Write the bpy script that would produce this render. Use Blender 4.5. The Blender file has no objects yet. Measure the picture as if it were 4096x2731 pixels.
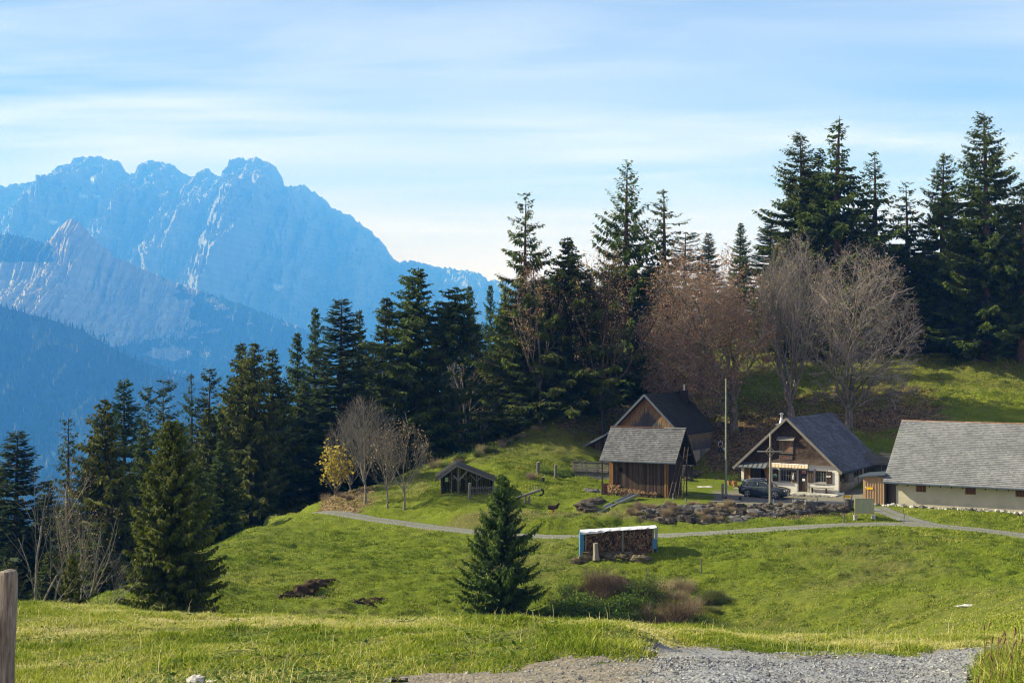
import bpy, bmesh, math, random
import numpy as np
from mathutils import Vector, Matrix, Euler
from math import radians as R, sin, cos, pi, sqrt, atan2

# ------------------------------------------------------------------ camera, sky, sun, exposure
scene = bpy.context.scene
F = 1422.2            # focal length in pixels of the 1024 wide frame
HY = 341.0            # horizon row
cam_d = bpy.data.cameras.new('camera'); cam = bpy.data.objects.new('camera', cam_d)
scene.collection.objects.link(cam); scene.camera = cam
cam_d.sensor_width = 36.0; cam_d.lens = 36.0 * F / 1024.0
cam_d.clip_start = 0.3; cam_d.clip_end = 60000
cam.location = (0, 0, 0); cam.rotation_euler = (R(90), 0, 0)

SUN_AZ = -78.0        # degrees clockwise from the view direction (+Y): the sun stands to the left
SUN_EL = 30.0
world = bpy.data.worlds.new('World'); scene.world = world; world.use_nodes = True
SKY_STRENGTH = 0.076
def build_sky():
    nt = world.node_tree; n = nt.nodes; L = nt.links; n.clear()
    out = n.new('ShaderNodeOutputWorld'); bg = n.new('ShaderNodeBackground')
    sky = n.new('ShaderNodeTexSky'); sky.sky_type = 'NISHITA'; sky.sun_disc = False
    sky.sun_elevation = R(SUN_EL); sky.sun_rotation = R(SUN_AZ)
    sky.altitude = 1200; sky.air_density = 1.0; sky.dust_density = 0.6; sky.ozone_density = 2.0
    tc = n.new('ShaderNodeTexCoord'); sep = n.new('ShaderNodeSeparateXYZ'); L.new(tc.outputs['Generated'], sep.inputs[0])
    def M(op, a, b=None, clamp=False):
        m = n.new('ShaderNodeMath'); m.operation = op; m.use_clamp = clamp
        for i, v in enumerate((a, b)):
            if v is None: continue
            if isinstance(v, (int, float)): m.inputs[i].default_value = v
            else: L.new(v, m.inputs[i])
        return m.outputs[0]
    z = M('MAXIMUM', sep.outputs['Z'], 0.0)
    zd = M('ADD', z, 0.16)
    px = M('DIVIDE', sep.outputs['X'], zd); py = M('DIVIDE', sep.outputs['Y'], zd)
    comb = n.new('ShaderNodeCombineXYZ'); L.new(px, comb.inputs[0]); L.new(py, comb.inputs[1])
    def cloud(scale, rot, stretch, detail, rough, dist, lo, hi, seed):
        mp = n.new('ShaderNodeMapping'); L.new(comb.outputs[0], mp.inputs['Vector'])
        mp.inputs['Rotation'].default_value = (0, 0, R(rot)); mp.inputs['Scale'].default_value = (stretch, 1, 1)
        mp.inputs['Location'].default_value = (seed, seed * 1.7, 0)
        t = n.new('ShaderNodeTexNoise'); L.new(mp.outputs[0], t.inputs['Vector'])
        t.inputs['Scale'].default_value = scale; t.inputs['Detail'].default_value = detail
        t.inputs['Roughness'].default_value = rough; t.inputs['Distortion'].default_value = dist
        mr = n.new('ShaderNodeMapRange'); mr.interpolation_type = 'SMOOTHSTEP'
        L.new(t.outputs['Fac'], mr.inputs['Value'])
        mr.inputs['From Min'].default_value = lo; mr.inputs['From Max'].default_value = hi
        return mr.outputs[0]
    c1 = cloud(1.15, 32, 0.42, 7, 0.55, 0.7, 0.38, 0.64, 3.1)
    c2 = cloud(3.6, 36, 0.20, 8, 0.58, 0.9, 0.40, 0.72, 7.7)
    c3 = cloud(0.75, 10, 0.5, 3, 0.5, 0.2, 0.34, 0.56, 1.3)
    cl = M('MULTIPLY', M('ADD', M('MULTIPLY', c1, 1.0), M('MULTIPLY', c2, 0.36)), M('ADD', M('MULTIPLY', c3, 0.75), 0.35), clamp=True)
    hi = n.new('ShaderNodeMapRange'); hi.interpolation_type = 'SMOOTHSTEP'; L.new(z, hi.inputs['Value']); hi.inputs['From Min'].default_value = 0.17; hi.inputs['From Max'].default_value = 0.235; hi.inputs['To Min'].default_value = 1.0; hi.inputs['To Max'].default_value = 0.42
    cl = M('MULTIPLY', cl, hi.outputs[0])
    # thin veil that thickens toward the horizon
    hz = n.new('ShaderNodeMapRange'); hz.interpolation_type = 'SMOOTHSTEP'; L.new(z, hz.inputs['Value'])
    hz.inputs['From Min'].default_value = 0.185; hz.inputs['From Max'].default_value = 0.02
    hz.inputs['To Min'].default_value = 0.0; hz.inputs['To Max'].default_value = 1.0
    inv = M('SUBTRACT', 1.0, M('ADD', M('MULTIPLY', cl, 0.78), 0.10)); inv2 = M('SUBTRACT', 1.0, M('MULTIPLY', hz.outputs[0], 0.93))
    fac = M('SUBTRACT', 1.0, M('MULTIPLY', inv, inv2), clamp=True)
    hs = n.new('ShaderNodeHueSaturation'); L.new(sky.outputs[0], hs.inputs['Color'])
    hs.inputs['Saturation'].default_value = 1.08; hs.inputs['Value'].default_value = 0.80; tint = n.new('ShaderNodeMix'); tint.data_type = 'RGBA'; tint.blend_type = 'MULTIPLY'; tint.inputs[0].default_value = 1.0; L.new(hs.outputs[0], tint.inputs[6]); tint.inputs[7].default_value = (1.0, 0.83, 0.93, 1)
    mix = n.new('ShaderNodeMix'); mix.data_type = 'RGBA'
    L.new(fac, mix.inputs['Factor']); L.new(tint.outputs[2], mix.inputs[6])
    cc = n.new('ShaderNodeMix'); cc.data_type = 'RGBA'; L.new(hz.outputs[0], cc.inputs['Factor'])
    cc.inputs[6].default_value = (8.3, 7.4, 7.3, 1); cc.inputs[7].default_value = (12.6, 8.6, 8.4, 1); L.new(cc.outputs[2], mix.inputs[7])
    L.new(mix.outputs[2], bg.inputs['Color']); bg.inputs['Strength'].default_value = SKY_STRENGTH
    L.new(bg.outputs[0], out.inputs[0])
build_sky()
sd = bpy.data.lights.new('sun', 'SUN'); sun = bpy.data.objects.new('sun', sd); scene.collection.objects.link(sun)
sd.energy = 5.0; sd.angle = R(0.53); sd.color = (1.0, 0.94, 0.84)
_sv = Vector((sin(R(SUN_AZ)) * cos(R(SUN_EL)), cos(R(SUN_AZ)) * cos(R(SUN_EL)), sin(R(SUN_EL))))
sun.rotation_euler = _sv.to_track_quat('Z', 'Y').to_euler()
scene.view_settings.view_transform = 'Standard'; scene.view_settings.look = 'None'
scene.view_settings.exposure = 0.98; scene.view_settings.gamma = 1.0
scene.render.engine = 'CYCLES'
cy = scene.cycles
cy.max_bounces = 6; cy.diffuse_bounces = 2; cy.glossy_bounces = 2; cy.transmission_bounces = 4
cy.transparent_max_bounces = 8; cy.volume_bounces = 2; cy.use_denoising = True
cy.filter_width = 1.15; cy.caustics_reflective = False; cy.caustics_refractive = False

# ------------------------------------------------------------------ helpers
rng = np.random.default_rng(11)
random.seed(5)
C = scene.collection.objects
def P(px, py, Y): return Vector(((px - 512.0) / F * Y, Y, -(py - HY) / F * Y))
def XU(px, Y): return (px - 512.0) / F * Y

def _hash(ix, iy, seed):
    h = (ix.astype(np.int64) * 374761393 + iy.astype(np.int64) * 668265263 + seed * 1442695041) & 0x7fffffff
    h = ((h ^ (h >> 13)) * 1274126177) & 0x7fffffff
    h = ((h ^ (h >> 16)) * 668265263) & 0x7fffffff
    return ((h >> 7) & 0xffff) / 65535.0
def vnoise(x, y, seed=0):
    x = np.asarray(x, float); y = np.asarray(y, float)
    ix = np.floor(x); iy = np.floor(y); fx = x - ix; fy = y - iy
    fx = fx * fx * fx * (fx * (fx * 6 - 15) + 10); fy = fy * fy * fy * (fy * (fy * 6 - 15) + 10)
    a = _hash(ix, iy, seed); b = _hash(ix + 1, iy, seed); c = _hash(ix, iy + 1, seed); d = _hash(ix + 1, iy + 1, seed)
    return (a * (1 - fx) + b * fx) * (1 - fy) + (c * (1 - fx) + d * fx) * fy * 1.0
def fbm(x, y, seed=0, oct=4, gain=0.5, lac=2.03):
    s = 0; a = 1.0; t = 0
    for i in range(oct):
        s = s + a * (vnoise(x, y, seed + i * 17) - 0.5); t += a; a *= gain; x = x * lac + 13.7; y = y * lac + 7.3
    return s / t * 2.0          # about -1..1
def ridged(x, y, seed=0, oct=5, gain=0.55, lac=2.1):
    s = 0; a = 1.0; t = 0
    for i in range(oct):
        n = 1 - np.abs(2 * vnoise(x, y, seed + i * 31) - 1); s = s + a * n * n; t += a; a *= gain; x = x * lac + 3.1; y = y * lac + 9.2
    return s / t
def smooth(a, b, x):
    t = np.clip((x - a) / (b - a), 0, 1); return t * t * (3 - 2 * t)

def tag(o, label=None, cat=None, group=None, kind=None):
    if label: o['label'] = label
    if cat: o['category'] = cat
    if group: o['group'] = group
    if kind: o['kind'] = kind
    return o
def empty(name, loc=(0, 0, 0), rz=0.0, label=None, cat=None, group=None):
    o = bpy.data.objects.new(name, None); C.link(o); o.location = loc; o.rotation_euler = (0, 0, rz)
    o.empty_display_size = 0.3
    return tag(o, label, cat, group)
def npmesh(name, verts, faces, mats, parent=None, tone=None, mi=None, smooth_=False, attrs=None, uv=None):
    """verts (n,3); faces (m,k) array of equal k, or list of such arrays; tone per-face float"""
    if not isinstance(faces, (list, tuple)): faces = [faces]
    faces = [np.asarray(f, dtype=np.int32) for f in faces if len(f)]
    me = bpy.data.meshes.new(name)
    verts = np.asarray(verts, dtype=np.float32)
    me.vertices.add(len(verts)); me.vertices.foreach_set('co', verts.ravel())
    lt = np.concatenate([np.full(len(f), f.shape[1], np.int32) for f in faces])
    lv = np.concatenate([f.ravel() for f in faces])
    ls = np.concatenate([[0], np.cumsum(lt)[:-1]]).astype(np.int32)
    me.loops.add(len(lv)); me.loops.foreach_set('vertex_index', lv)
    me.polygons.add(len(lt)); me.polygons.foreach_set('loop_start', ls)
    if mi is not None: me.polygons.foreach_set('material_index', np.asarray(mi, np.int32))
    me.polygons.foreach_set('use_smooth', np.full(len(lt), bool(smooth_)))
    me.update(calc_edges=True)
    if tone is not None:
        a = me.attributes.new('tone', 'FLOAT', 'FACE'); a.data.foreach_set('value', np.asarray(tone, np.float32))
    if attrs:
        for k, v in attrs.items():
            a = me.attributes.new(k, 'FLOAT', 'POINT'); a.data.foreach_set('value', np.asarray(v, np.float32))
    if not isinstance(mats, (list, tuple)): mats = [mats]
    for m in mats: me.materials.append(m)
    o = bpy.data.objects.new(name, me); C.link(o)
    if parent is not None: o.parent = parent
    return o

class MB:
    """collects boxes, tubes, prisms; build() links them as ONE mesh object"""
    def __init__(s): s.v = []; s.f = []; s.t = []; s.m = []; s.cm = 0
    def add(s, vs, fs, tone=None):
        b = len(s.v); s.v.extend([tuple(v) for v in vs])
        t = random.random() if tone is None else tone
        for f in fs: s.f.append(tuple(b + i for i in f)); s.t.append(t); s.m.append(s.cm)
    def box(s, lo, hi, tone=None, jit=0.0, M=None):
        x0, y0, z0 = lo; x1, y1, z1 = hi
        vs = [(x0, y0, z0), (x1, y0, z0), (x1, y1, z0), (x0, y1, z0), (x0, y0, z1), (x1, y0, z1), (x1, y1, z1), (x0, y1, z1)]
        if jit: vs = [tuple(c + random.uniform(-jit, jit) for c in v) for v in vs]
        if M is not None: vs = [tuple(M @ Vector(v)) for v in vs]
        s.add(vs, [(0, 3, 2, 1), (4, 5, 6, 7), (0, 1, 5, 4), (1, 2, 6, 5), (2, 3, 7, 6), (3, 0, 4, 7)], tone)
    def beam(s, a, b, w, h=None, tone=None, up=(0, 0, 1)):
        a = Vector(a); b = Vector(b); h = w if h is None else h; d = (b - a)
        if d.length < 1e-6: return
        d.normalize(); u = Vector(up)
        if abs(d.dot(u)) > 0.98: u = Vector((0, 1, 0))
        x = d.cross(u).normalized(); y = x.cross(d).normalized()
        vs = [p + x * (sx * w / 2) + y * (sy * h / 2) for p in (a, b) for sx, sy in ((-1, -1), (1, -1), (1, 1), (-1, 1))]
        s.add(vs, [(0, 1, 2, 3), (4, 7, 6, 5), (0, 4, 5, 1), (1, 5, 6, 2), (2, 6, 7, 3), (3, 7, 4, 0)], tone)
    def tube(s, pts, rad, n=8, tone=None, cap=True, wob=0.0):
        pts = [Vector(p) for p in pts]; k = len(pts)
        if not isinstance(rad, (list, tuple)): rad = [rad] * k
        vs = []; 
        for i, p in enumerate(pts):
            d = (pts[min(i + 1, k - 1)] - pts[max(i - 1, 0)])
            d = d.normalized() if d.length > 1e-9 else Vector((0, 0, 1))
            u = Vector((1, 0, 0)) if abs(d.x) < 0.8 else Vector((0, 1, 0))
            x = d.cross(u).normalized(); y = d.cross(x).normalized()
            for j in range(n):
                a = 2 * pi * j / n; r = rad[i] * (1 + (random.uniform(-wob, wob) if wob else 0))
                vs.append(p + x * (r * cos(a)) + y * (r * sin(a)))
        fs = [(i * n + j, i * n + (j + 1) % n, (i + 1) * n + (j + 1) % n, (i + 1) * n + j) for i in range(k - 1) for j in range(n)]
        if cap: fs += [tuple(range(n - 1, -1, -1)), tuple((k - 1) * n + j for j in range(n))]
        s.add(vs, fs, tone)
    def prism(s, poly, axis, d0, d1, tone=None):
        """poly: list of 2D points; extruded along axis 'x','y' or 'z' from d0 to d1"""
        def mk(p, d):
            return (d, p[0], p[1]) if axis == 'x' else (p[0], d, p[1]) if axis == 'y' else (p[0], p[1], d)
        n = len(poly); vs = [mk(p, d0) for p in poly] + [mk(p, d1) for p in poly]
        fs = [tuple(range(n)), tuple(range(2 * n - 1, n - 1, -1))] + [(i, i + n, (i + 1) % n + n, (i + 1) % n) for i in range(n)]
        s.add(vs, fs, tone)
    def quad(s, a, b, c, d, tone=None): s.add([a, b, c, d], [(0, 1, 2, 3)], tone)
    def rock(s, c, r, tone=None, flat=1.0, seg=8, rings=6, rough=0.28):
        c = Vector(c); r = (r, r, r) if isinstance(r, (int, float)) else r
        ph = random.uniform(0, 9); vs = []; 
        for i in range(rings + 1):
            th = pi * i / rings
            for j in range(seg):
                a = 2 * pi * j / seg + ph
                k = 1 + random.uniform(-rough, rough) * (0 < i < rings)
                q = 0.75 if i in (0, rings) else 1
                vs.append(c + Vector((r[0] * k * sin(th) * cos(a), r[1] * k * sin(th) * sin(a), r[2] * k * cos(th) * q * flat)))
        fs = [(i * seg + j, i * seg + (j + 1) % seg, (i + 1) * seg + (j + 1) % seg, (i + 1) * seg + j) for i in range(rings) for j in range(seg)]
        s.add(vs, fs, tone)
    def build(s, name, mats, parent=None, smooth_=False, recalc=True):
        me = bpy.data.meshes.new(name); me.from_pydata(s.v, [], s.f); me.update()
        if recalc:
            bm = bmesh.new(); bm.from_mesh(me); bmesh.ops.recalc_face_normals(bm, faces=bm.faces); bm.to_mesh(me); bm.free()
        a = me.attributes.new('tone', 'FLOAT', 'FACE'); a.data.foreach_set('value', np.asarray(s.t, np.float32))
        if not isinstance(mats, (list, tuple)): mats = [mats]
        for m in mats: me.materials.append(m)
        if any(s.m): me.polygons.foreach_set('material_index', np.asarray(s.m, np.int32))
        if smooth_: me.polygons.foreach_set('use_smooth', [True] * len(s.f))
        o = bpy.data.objects.new(name, me); C.link(o)
        if parent is not None: o.parent = parent
        return o

# ------------------------------------------------------------------ materials
class NT:
    def __init__(s, name, rough=0.8, spec=0.3, metal=0.0):
        s.m = bpy.data.materials.new(name); s.m.use_nodes = True; s.t = s.m.node_tree; s.n = s.t.nodes; s.L = s.t.links
        s.b = s.n['Principled BSDF']; s.b.inputs['Roughness'].default_value = rough
        s.b.inputs['Specular IOR Level'].default_value = spec; s.b.inputs['Metallic'].default_value = metal
    def lk(s, a, b): s.L.new(a, b)
    def inp(s, sock, v):
        if v is None: return
        if isinstance(v, (int, float, tuple, list)): sock.default_value = v
        else: s.L.new(v, sock)
    def obj(s): return s.n.new('ShaderNodeTexCoord').outputs['Object']
    def attr(s, name):
        a = s.n.new('ShaderNodeAttribute'); a.attribute_name = name; return a.outputs['Fac']
    def mapping(s, v, scale=(1, 1, 1), rot=(0, 0, 0), loc=(0, 0, 0)):
        m = s.n.new('ShaderNodeMapping'); s.L.new(v, m.inputs[0]); m.inputs['Scale'].default_value = scale
        m.inputs['Rotation'].default_value = rot; m.inputs['Location'].default_value = loc; return m.outputs[0]
    def noise(s, v=None, scale=5.0, detail=4, rough=0.55, dist=0.0):
        t = s.n.new('ShaderNodeTexNoise'); 
        if v is not None: s.L.new(v, t.inputs['Vector'])
        t.inputs['Scale'].default_value = scale; t.inputs['Detail'].default_value = detail
        t.inputs['Roughness'].default_value = rough; t.inputs['Distortion'].default_value = dist
        return t.outputs['Fac']
    def voro(s, v=None, scale=5.0, out='Distance', feature='F1'):
        t = s.n.new('ShaderNodeTexVoronoi'); t.feature = feature
        if v is not None: s.L.new(v, t.inputs['Vector'])
        t.inputs['Scale'].default_value = scale; return t.outputs[out]
    def wave(s, v, scale=5.0, dist=0.0, direction='X', profile='SIN', detail=2, dscale=1.0):
        t = s.n.new('ShaderNodeTexWave'); s.L.new(v, t.inputs['Vector']); t.bands_direction = direction; t.wave_profile = profile
        t.inputs['Scale'].default_value = scale; t.inputs['Distortion'].default_value = dist
        t.inputs['Detail'].default_value = detail; t.inputs['Detail Scale'].default_value = dscale; return t.outputs['Fac']
    def math(s, op, a, b=None, clamp=False):
        m = s.n.new('ShaderNodeMath'); m.operation = op; m.use_clamp = clamp; s.inp(m.inputs[0], a); s.inp(m.inputs[1], b); return m.outputs[0]
    def rng(s, v, a, b, c=0.0, d=1.0, sm=False):
        m = s.n.new('ShaderNodeMapRange'); m.interpolation_type = 'SMOOTHSTEP' if sm else 'LINEAR'
        s.inp(m.inputs['Value'], v); m.inputs['From Min'].default_value = a; m.inputs['From Max'].default_value = b
        m.inputs['To Min'].default_value = c; m.inputs['To Max'].default_value = d; return m.outputs[0]
    def ramp(s, v, stops):
        r = s.n.new('ShaderNodeValToRGB'); s.inp(r.inputs[0], v); e = r.color_ramp.elements
        e[0].position = stops[0][0]; e[0].color = (*stops[0][1], 1); e[1].position = stops[-1][0]; e[1].color = (*stops[-1][1], 1)
        for p, c in stops[1:-1]: k = e.new(p); k.color = (*c, 1)
        return r.outputs[0]
    def mix(s, f, a, b, mode='MIX'):
        m = s.n.new('ShaderNodeMix'); m.data_type = 'RGBA'; m.blend_type = mode; s.inp(m.inputs[0], f)
        for i, v in ((6, a), (7, b)):
            if isinstance(v, (tuple, list)): m.inputs[i].default_value = (*v[:3], 1)
            else: s.L.new(v, m.inputs[i])
        return m.outputs[2]
    def bump(s, h, strength=0.3, dist=0.05, n=None):
        b = s.n.new('ShaderNodeBump'); s.L.new(h, b.inputs['Height']); b.inputs['Strength'].default_value = strength
        b.inputs['Distance'].default_value = dist
        if n is not None: s.L.new(n, b.inputs['Normal'])
        s.L.new(b.outputs[0], s.b.inputs['Normal']); return b.outputs[0]
    def color(s, c):
        s.inp(s.b.inputs['Base Color'], (*c[:3], 1) if isinstance(c, (tuple, list)) else c); return s
    def separate(s, v):
        q = s.n.new('ShaderNodeSeparateXYZ'); s.L.new(v, q.inputs[0]); return q.outputs
MAT = {}
def simple(name, col, rough=0.7, spec=0.3, metal=0.0, var=0.25, scale=6.0, tonev=0.0, bump=0.0):
    k = NT(name, rough, spec, metal); o = k.obj()
    f = k.noise(o, scale, 4, 0.6); lo = tuple(c * (1 - var) for c in col); hi = tuple(min(1, c * (1 + var)) for c in col)
    c = k.mix(k.rng(f, 0.3, 0.7), lo, hi)
    if tonev: 
        t = k.rng(k.attr('tone'), 0, 1, 1 - tonev, 1 + tonev); m = k.n.new('ShaderNodeVectorMath'); m.operation = 'SCALE'
        k.L.new(c, m.inputs[0]); k.L.new(t, m.inputs['Scale']); c = m.outputs[0]
    k.color(c)
    if bump: k.bump(f, bump, 0.03)
    MAT[name] = k.m; return k.m
# ------------------------------------------------------------------ terrain height function
TU = [-100, 0, 100, 200, 250, 300, 350, 400, 500, 557, 600, 700, 800, 900, 1024, 1130]
# for every column: (distance, image row or None, height or None)
def zrow(py, Y): return -(py - HY) / F * Y
TT = {
 -100: [(2,-1.6),(10,-2.7),(22,-4.3),(40,-10.5),(60,-17),(90,-24),(120,-31),(150,-40),(180,-50),(230,-66),(300,-90)],
 0:    [(2,-1.6),(10,-2.55),(22,zrow(606,22)),(40,-10.0),(60,-15.5),(90,-21.6),(110,-26),(130,-33),(160,-43),(200,-58),(300,-90)],
 100:  [(2,-1.6),(10,-2.5),(22,zrow(610,22)),(40,-9.6),(60,-14),(80,-17.3),(95,-18.6),(105,zrow(597,105)),(114,-21),(130,-29),(160,-41),(200,-56),(300,-88)],
 200:  [(2,-1.6),(10,-2.45),(22,zrow(617,22)),(40,-9.6),(60,-14),(80,-17.6),(95,-18.9),(107,-18.3),(117,zrow(554,117)),(128,-20),(142,-27),(160,-36),(200,-52),(300,-84)],
 250:  [(2,-1.6),(10,-2.42),(22,zrow(619,22)),(40,-9.6),(60,-14.1),(80,-18.0),(98,-19.3),(112,-18.2),(127,zrow(530,127)),(135,-18.8),(150,-26),(170,-36),(220,-51),(300,-82)],
 350:  [(2,-1.6),(10,-2.38),(22,zrow(622,22)),(40,-9.7),(60,-14.4),(80,-18.5),(98,-20.0),(116,-18.1),(131,-16.7),(134.5,-16.4),(138,-15.9),(146,zrow(492,146)),(152,-17),(165,-25),(220,-46),(300,-76)],
 300:  [(2,-1.6),(10,-2.4),(22,zrow(620,22)),(40,-9.6),(60,-14.2),(80,-18.2),(98,-19.6),(118,-17.9),(134,-16.6),(139,-16.3),(146,-18),(160,-24),(180,-34),(220,-50),(300,-80)],
 400:  [(2,-1.6),(10,-2.35),(21,zrow(624,21)),(40,-9.8),(60,-14.6),(80,-18.8),(98,-20.4),(115,-18.2),(129.5,-16.8),(132.5,-16.6),(136,-15.6),(144,-14.9),(152,zrow(477,152)),(162,-16),(175,-23),(220,-45),(300,-72)],
 500:  [(2,-1.6),(10,-2.3),(20,zrow(624,20)),(40,-10.0),(60,-15.0),(80,-19.3),(98,-21.2),(108,-19.5),(122.5,-17.0),(126.5,-16.8),(129.5,-15.4),(134,-14.7),(139,-14.6),(146,-13.9),(158,zrow(448,158)),(168,-13),(185,-20),(220,-36),(300,-65)],
 557:  [(2,-1.6),(9.5,-2.2),(20,zrow(626,20)),(40,-10.1),(60,-15.1),(80,-19.4),(98,-21.3),(107,-19.8),(121,-16.95),(125.2,-16.8),(128,-15.6),(131,-15.5),(136,-14.95),(143,-14.8),(150,-14.1),(156,-11.9),(162.5,zrow(417,162.5)),(170,-10.5),(185,-17),(215,-30),(260,-48),(330,-70)],
 600:  [(2,-1.6),(9,-2.1),(20,zrow(627,20)),(40,-10.2),(60,-15.2),(80,-19.5),(98,-21.4),(106,-20.0),(119.8,-16.9),(124,-16.8),(126.5,-15.7),(130,-15.5),(134,-15.1),(140,-15.1),(149,-14.6),(155,-13.1),(162,-10.2),(171,zrow(405,171)),(185,-9.5),(210,-16),(260,-34),(330,-55)],
 700:  [(2,-1.6),(9,-2.05),(14,-3.12),(20,zrow(631,20)),(40,-10.2),(60,-15.4),(80,-19.8),(96,-21.4),(105,-20.2),(119,-16.5),(123.5,-16.3),(126,-16.2),(129.5,-15.05),(134,-15.15),(141,-15.2),(148,-15.0),(153,-14.6),(155.5,-13.4),(157.5,-12.5),(165,zrow(433,165)),(176,-7.9),(195,-5.3),(230,-1.5),(270,3.0),(320,5.5),(400,0)],
 800:  [(2,-1.6),(9,-2.1),(15,-3.30),(20,zrow(638,20)),(40,-9.9),(60,-14.8),(80,-18.6),(96,-20.3),(106,-18.6),(119.5,-15.9),(124,-15.85),(127,-15.75),(129.5,-15.2),(134,-15.4),(142,-15.5),(150,-14.8),(154,-12.9),(163,-10.3),(172,-8.0),(182,-5.6),(193,-3.0),(210,-1.6),(250,0.2),(320,2),(400,0)],
 900:  [(2,-1.6),(9,-2.15),(15,-3.32),(20,zrow(640,20)),(40,-8.9),(60,-12.9),(80,-16.6),(96,-18.6),(104,-18.2),(117.5,-15.75),(123,-15.6),(131,-15.2),(142,-14.9),(150,-13.7),(163,-9.3),(178,-5.5),(190,-2.3),(210,-1.2),(260,0.5),(330,2),(400,0)],
 1024: [(2,-1.6),(9,-2.1),(15,-3.25),(20,zrow(640,20)),(40,-8.1),(60,-11.3),(80,-14.5),(96,-16.8),(102,-17.2),(114,-16.0),(119,-15.9),(127,-15.3),(140,-13.9),(155,-10.8),(163,-9.3),(176,-6.0),(190,-2.1),(210,-1.0),(260,1),(330,3),(400,0)],
 1130: [(2,-1.6),(9,-1.9),(15,-3.2),(20,-4.2),(40,-7.6),(60,-10.5),(80,-13.3),(96,-15.6),(110,-16.3),(120,-15.9),(130,-14.9),(155,-10.5),(163,-9.0),(176,-5.6),(190,-1.8),(210,-.8),(260,1),(330,3),(400,0)],
}
YS = np.concatenate([np.arange(2, 30, 0.5), np.arange(30, 200, 1.0), np.arange(200, 402, 4.0)])
def _pchip(xs, ys, q):
    xs = np.asarray(xs, float); ys = np.asarray(ys, float); h = np.diff(xs); d = np.diff(ys) / h
    m = np.zeros(len(xs)); m[0] = d[0]; m[-1] = d[-1]
    for i in range(1, len(xs) - 1):
        if d[i - 1] * d[i] <= 0: m[i] = 0
        else:
            w1 = 2 * h[i] + h[i - 1]; w2 = h[i] + 2 * h[i - 1]; m[i] = (w1 + w2) / (w1 / d[i - 1] + w2 / d[i])
    i = np.clip(np.searchsorted(xs, q) - 1, 0, len(h) - 1); t = np.clip((q - xs[i]) / h[i], 0, 1); hh = h[i]
    return (ys[i] * (2 * t**3 - 3 * t**2 + 1) + m[i] * hh * (t**3 - 2 * t**2 + t) + ys[i + 1] * (-2 * t**3 + 3 * t**2) + m[i + 1] * hh * (t**3 - t**2))
TZ = np.array([_pchip([a for a, _ in TT[u]], [b for _, b in TT[u]], YS) for u in TU])   # (cols, YS)
UF = np.arange(-100, 1131, 10.0)
TZF = np.array([_pchip(TU, TZ[:, k], UF) for k in range(len(YS))]).T                     # (len UF, len YS)
_ker = np.array([1, 2, 3, 2, 1.0]); _ker /= _ker.sum()
TZF = np.apply_along_axis(lambda c: np.convolve(np.pad(c, 2, mode='edge'), _ker, 'valid'), 0, TZF)
def base_h(x, y):
    x = np.asarray(x, float); y = np.asarray(y, float); yc = np.clip(y, 2, 400)
    u = np.clip(512 + F * x / np.maximum(yc, 6.0), -100, 1130)
    fu = (u + 100) / 10.0; iu = np.clip(np.floor(fu).astype(int), 0, len(UF) - 2); tu = fu - iu
    iy = np.clip(np.searchsorted(YS, yc) - 1, 0, len(YS) - 2); ty = (yc - YS[iy]) / (YS[iy + 1] - YS[iy])
    z = (TZF[iu, iy] * (1 - tu) + TZF[iu + 1, iy] * tu) * (1 - ty) + (TZF[iu, iy + 1] * (1 - tu) + TZF[iu + 1, iy + 1] * tu) * ty
    return z
# far gravel lane: centre line as image pixel columns and distances in metres
LANE = [(1060, 113.8), (1024, 117), (980, 119.5), (940, 121.2), (905, 122.3), (865, 122.3), (800, 121.8), (740, 121.2), (690, 121.3), (640, 121.8), (590, 122.3),
        (540, 123.3), (500, 124.6), (450, 127.2), (400, 130.6), (360, 133.6), (330, 136.2), (300, 138.8), (282, 141.5)]
SIDE = [(940, 121.2), (915, 123.2), (893, 126.5), (876, 131), (858, 134.5), (835, 137), (800, 138)]
def _poly(pts):
    a = np.array([(XU(u, Y), Y) for u, Y in pts]); out = []
    for i in range(len(a) - 1):
        n = max(2, int(np.linalg.norm(a[i + 1] - a[i]) / 0.5)); t = np.linspace(0, 1, n, endpoint=False)[:, None]
        out.append(a[i] * (1 - t) + a[i + 1] * t)
    out.append(a[-1:]); c = np.concatenate(out)
    for _ in range(3):
        c[3:-3] = sum(c[3 + k:len(c) - 3 + k] for k in range(-3, 4)) / 7
    return c
LANE_C = _poly(LANE); SIDE_C = _poly(SIDE[:4])
LANE_Z = base_h(LANE_C[:, 0], LANE_C[:, 1])
def _sm(z, k=9):
    p = np.pad(z, k, mode='edge'); return np.convolve(p, np.ones(2 * k + 1) / (2 * k + 1), 'valid')
LANE_Z = _sm(LANE_Z); SIDE_Z = _sm(base_h(SIDE_C[:, 0], SIDE_C[:, 1]), 4)
def near_line(x, y, c, z):
    x = np.ravel(x); y = np.ravel(y); dist = np.full(len(x), 1e9); zz = np.zeros(len(x))
    sel = np.where((x > c[:, 0].min() - 5) & (x < c[:, 0].max() + 5) & (y > c[:, 1].min() - 5) & (y < c[:, 1].max() + 5))[0]
    for s in np.array_split(sel, max(1, len(sel) // 20000)):
        if not len(s): continue
        d = (x[s, None] - c[None, :, 0])**2 + (y[s, None] - c[None, :, 1])**2; k = d.argmin(1)
        dist[s] = np.sqrt(d[np.arange(len(s)), k]); zz[s] = z[k]
    return dist, zz
LANE_HW = 1.35; SIDE_HW = 1.2
PADS = []      # (x, y, radius, z, soft) level ground
PADS += [(XU(468, 137), 137.0, 3.6, -14.62, 2.0)]
PADS += [(XU(578, 128.6), 128.8, 2.6, -15.62, 2.2), (XU(548, 129.5), 129.2, 2.8, -15.6, 2.0)]
MOUNDS = []    # (x, y, rx, ry, h)
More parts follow.
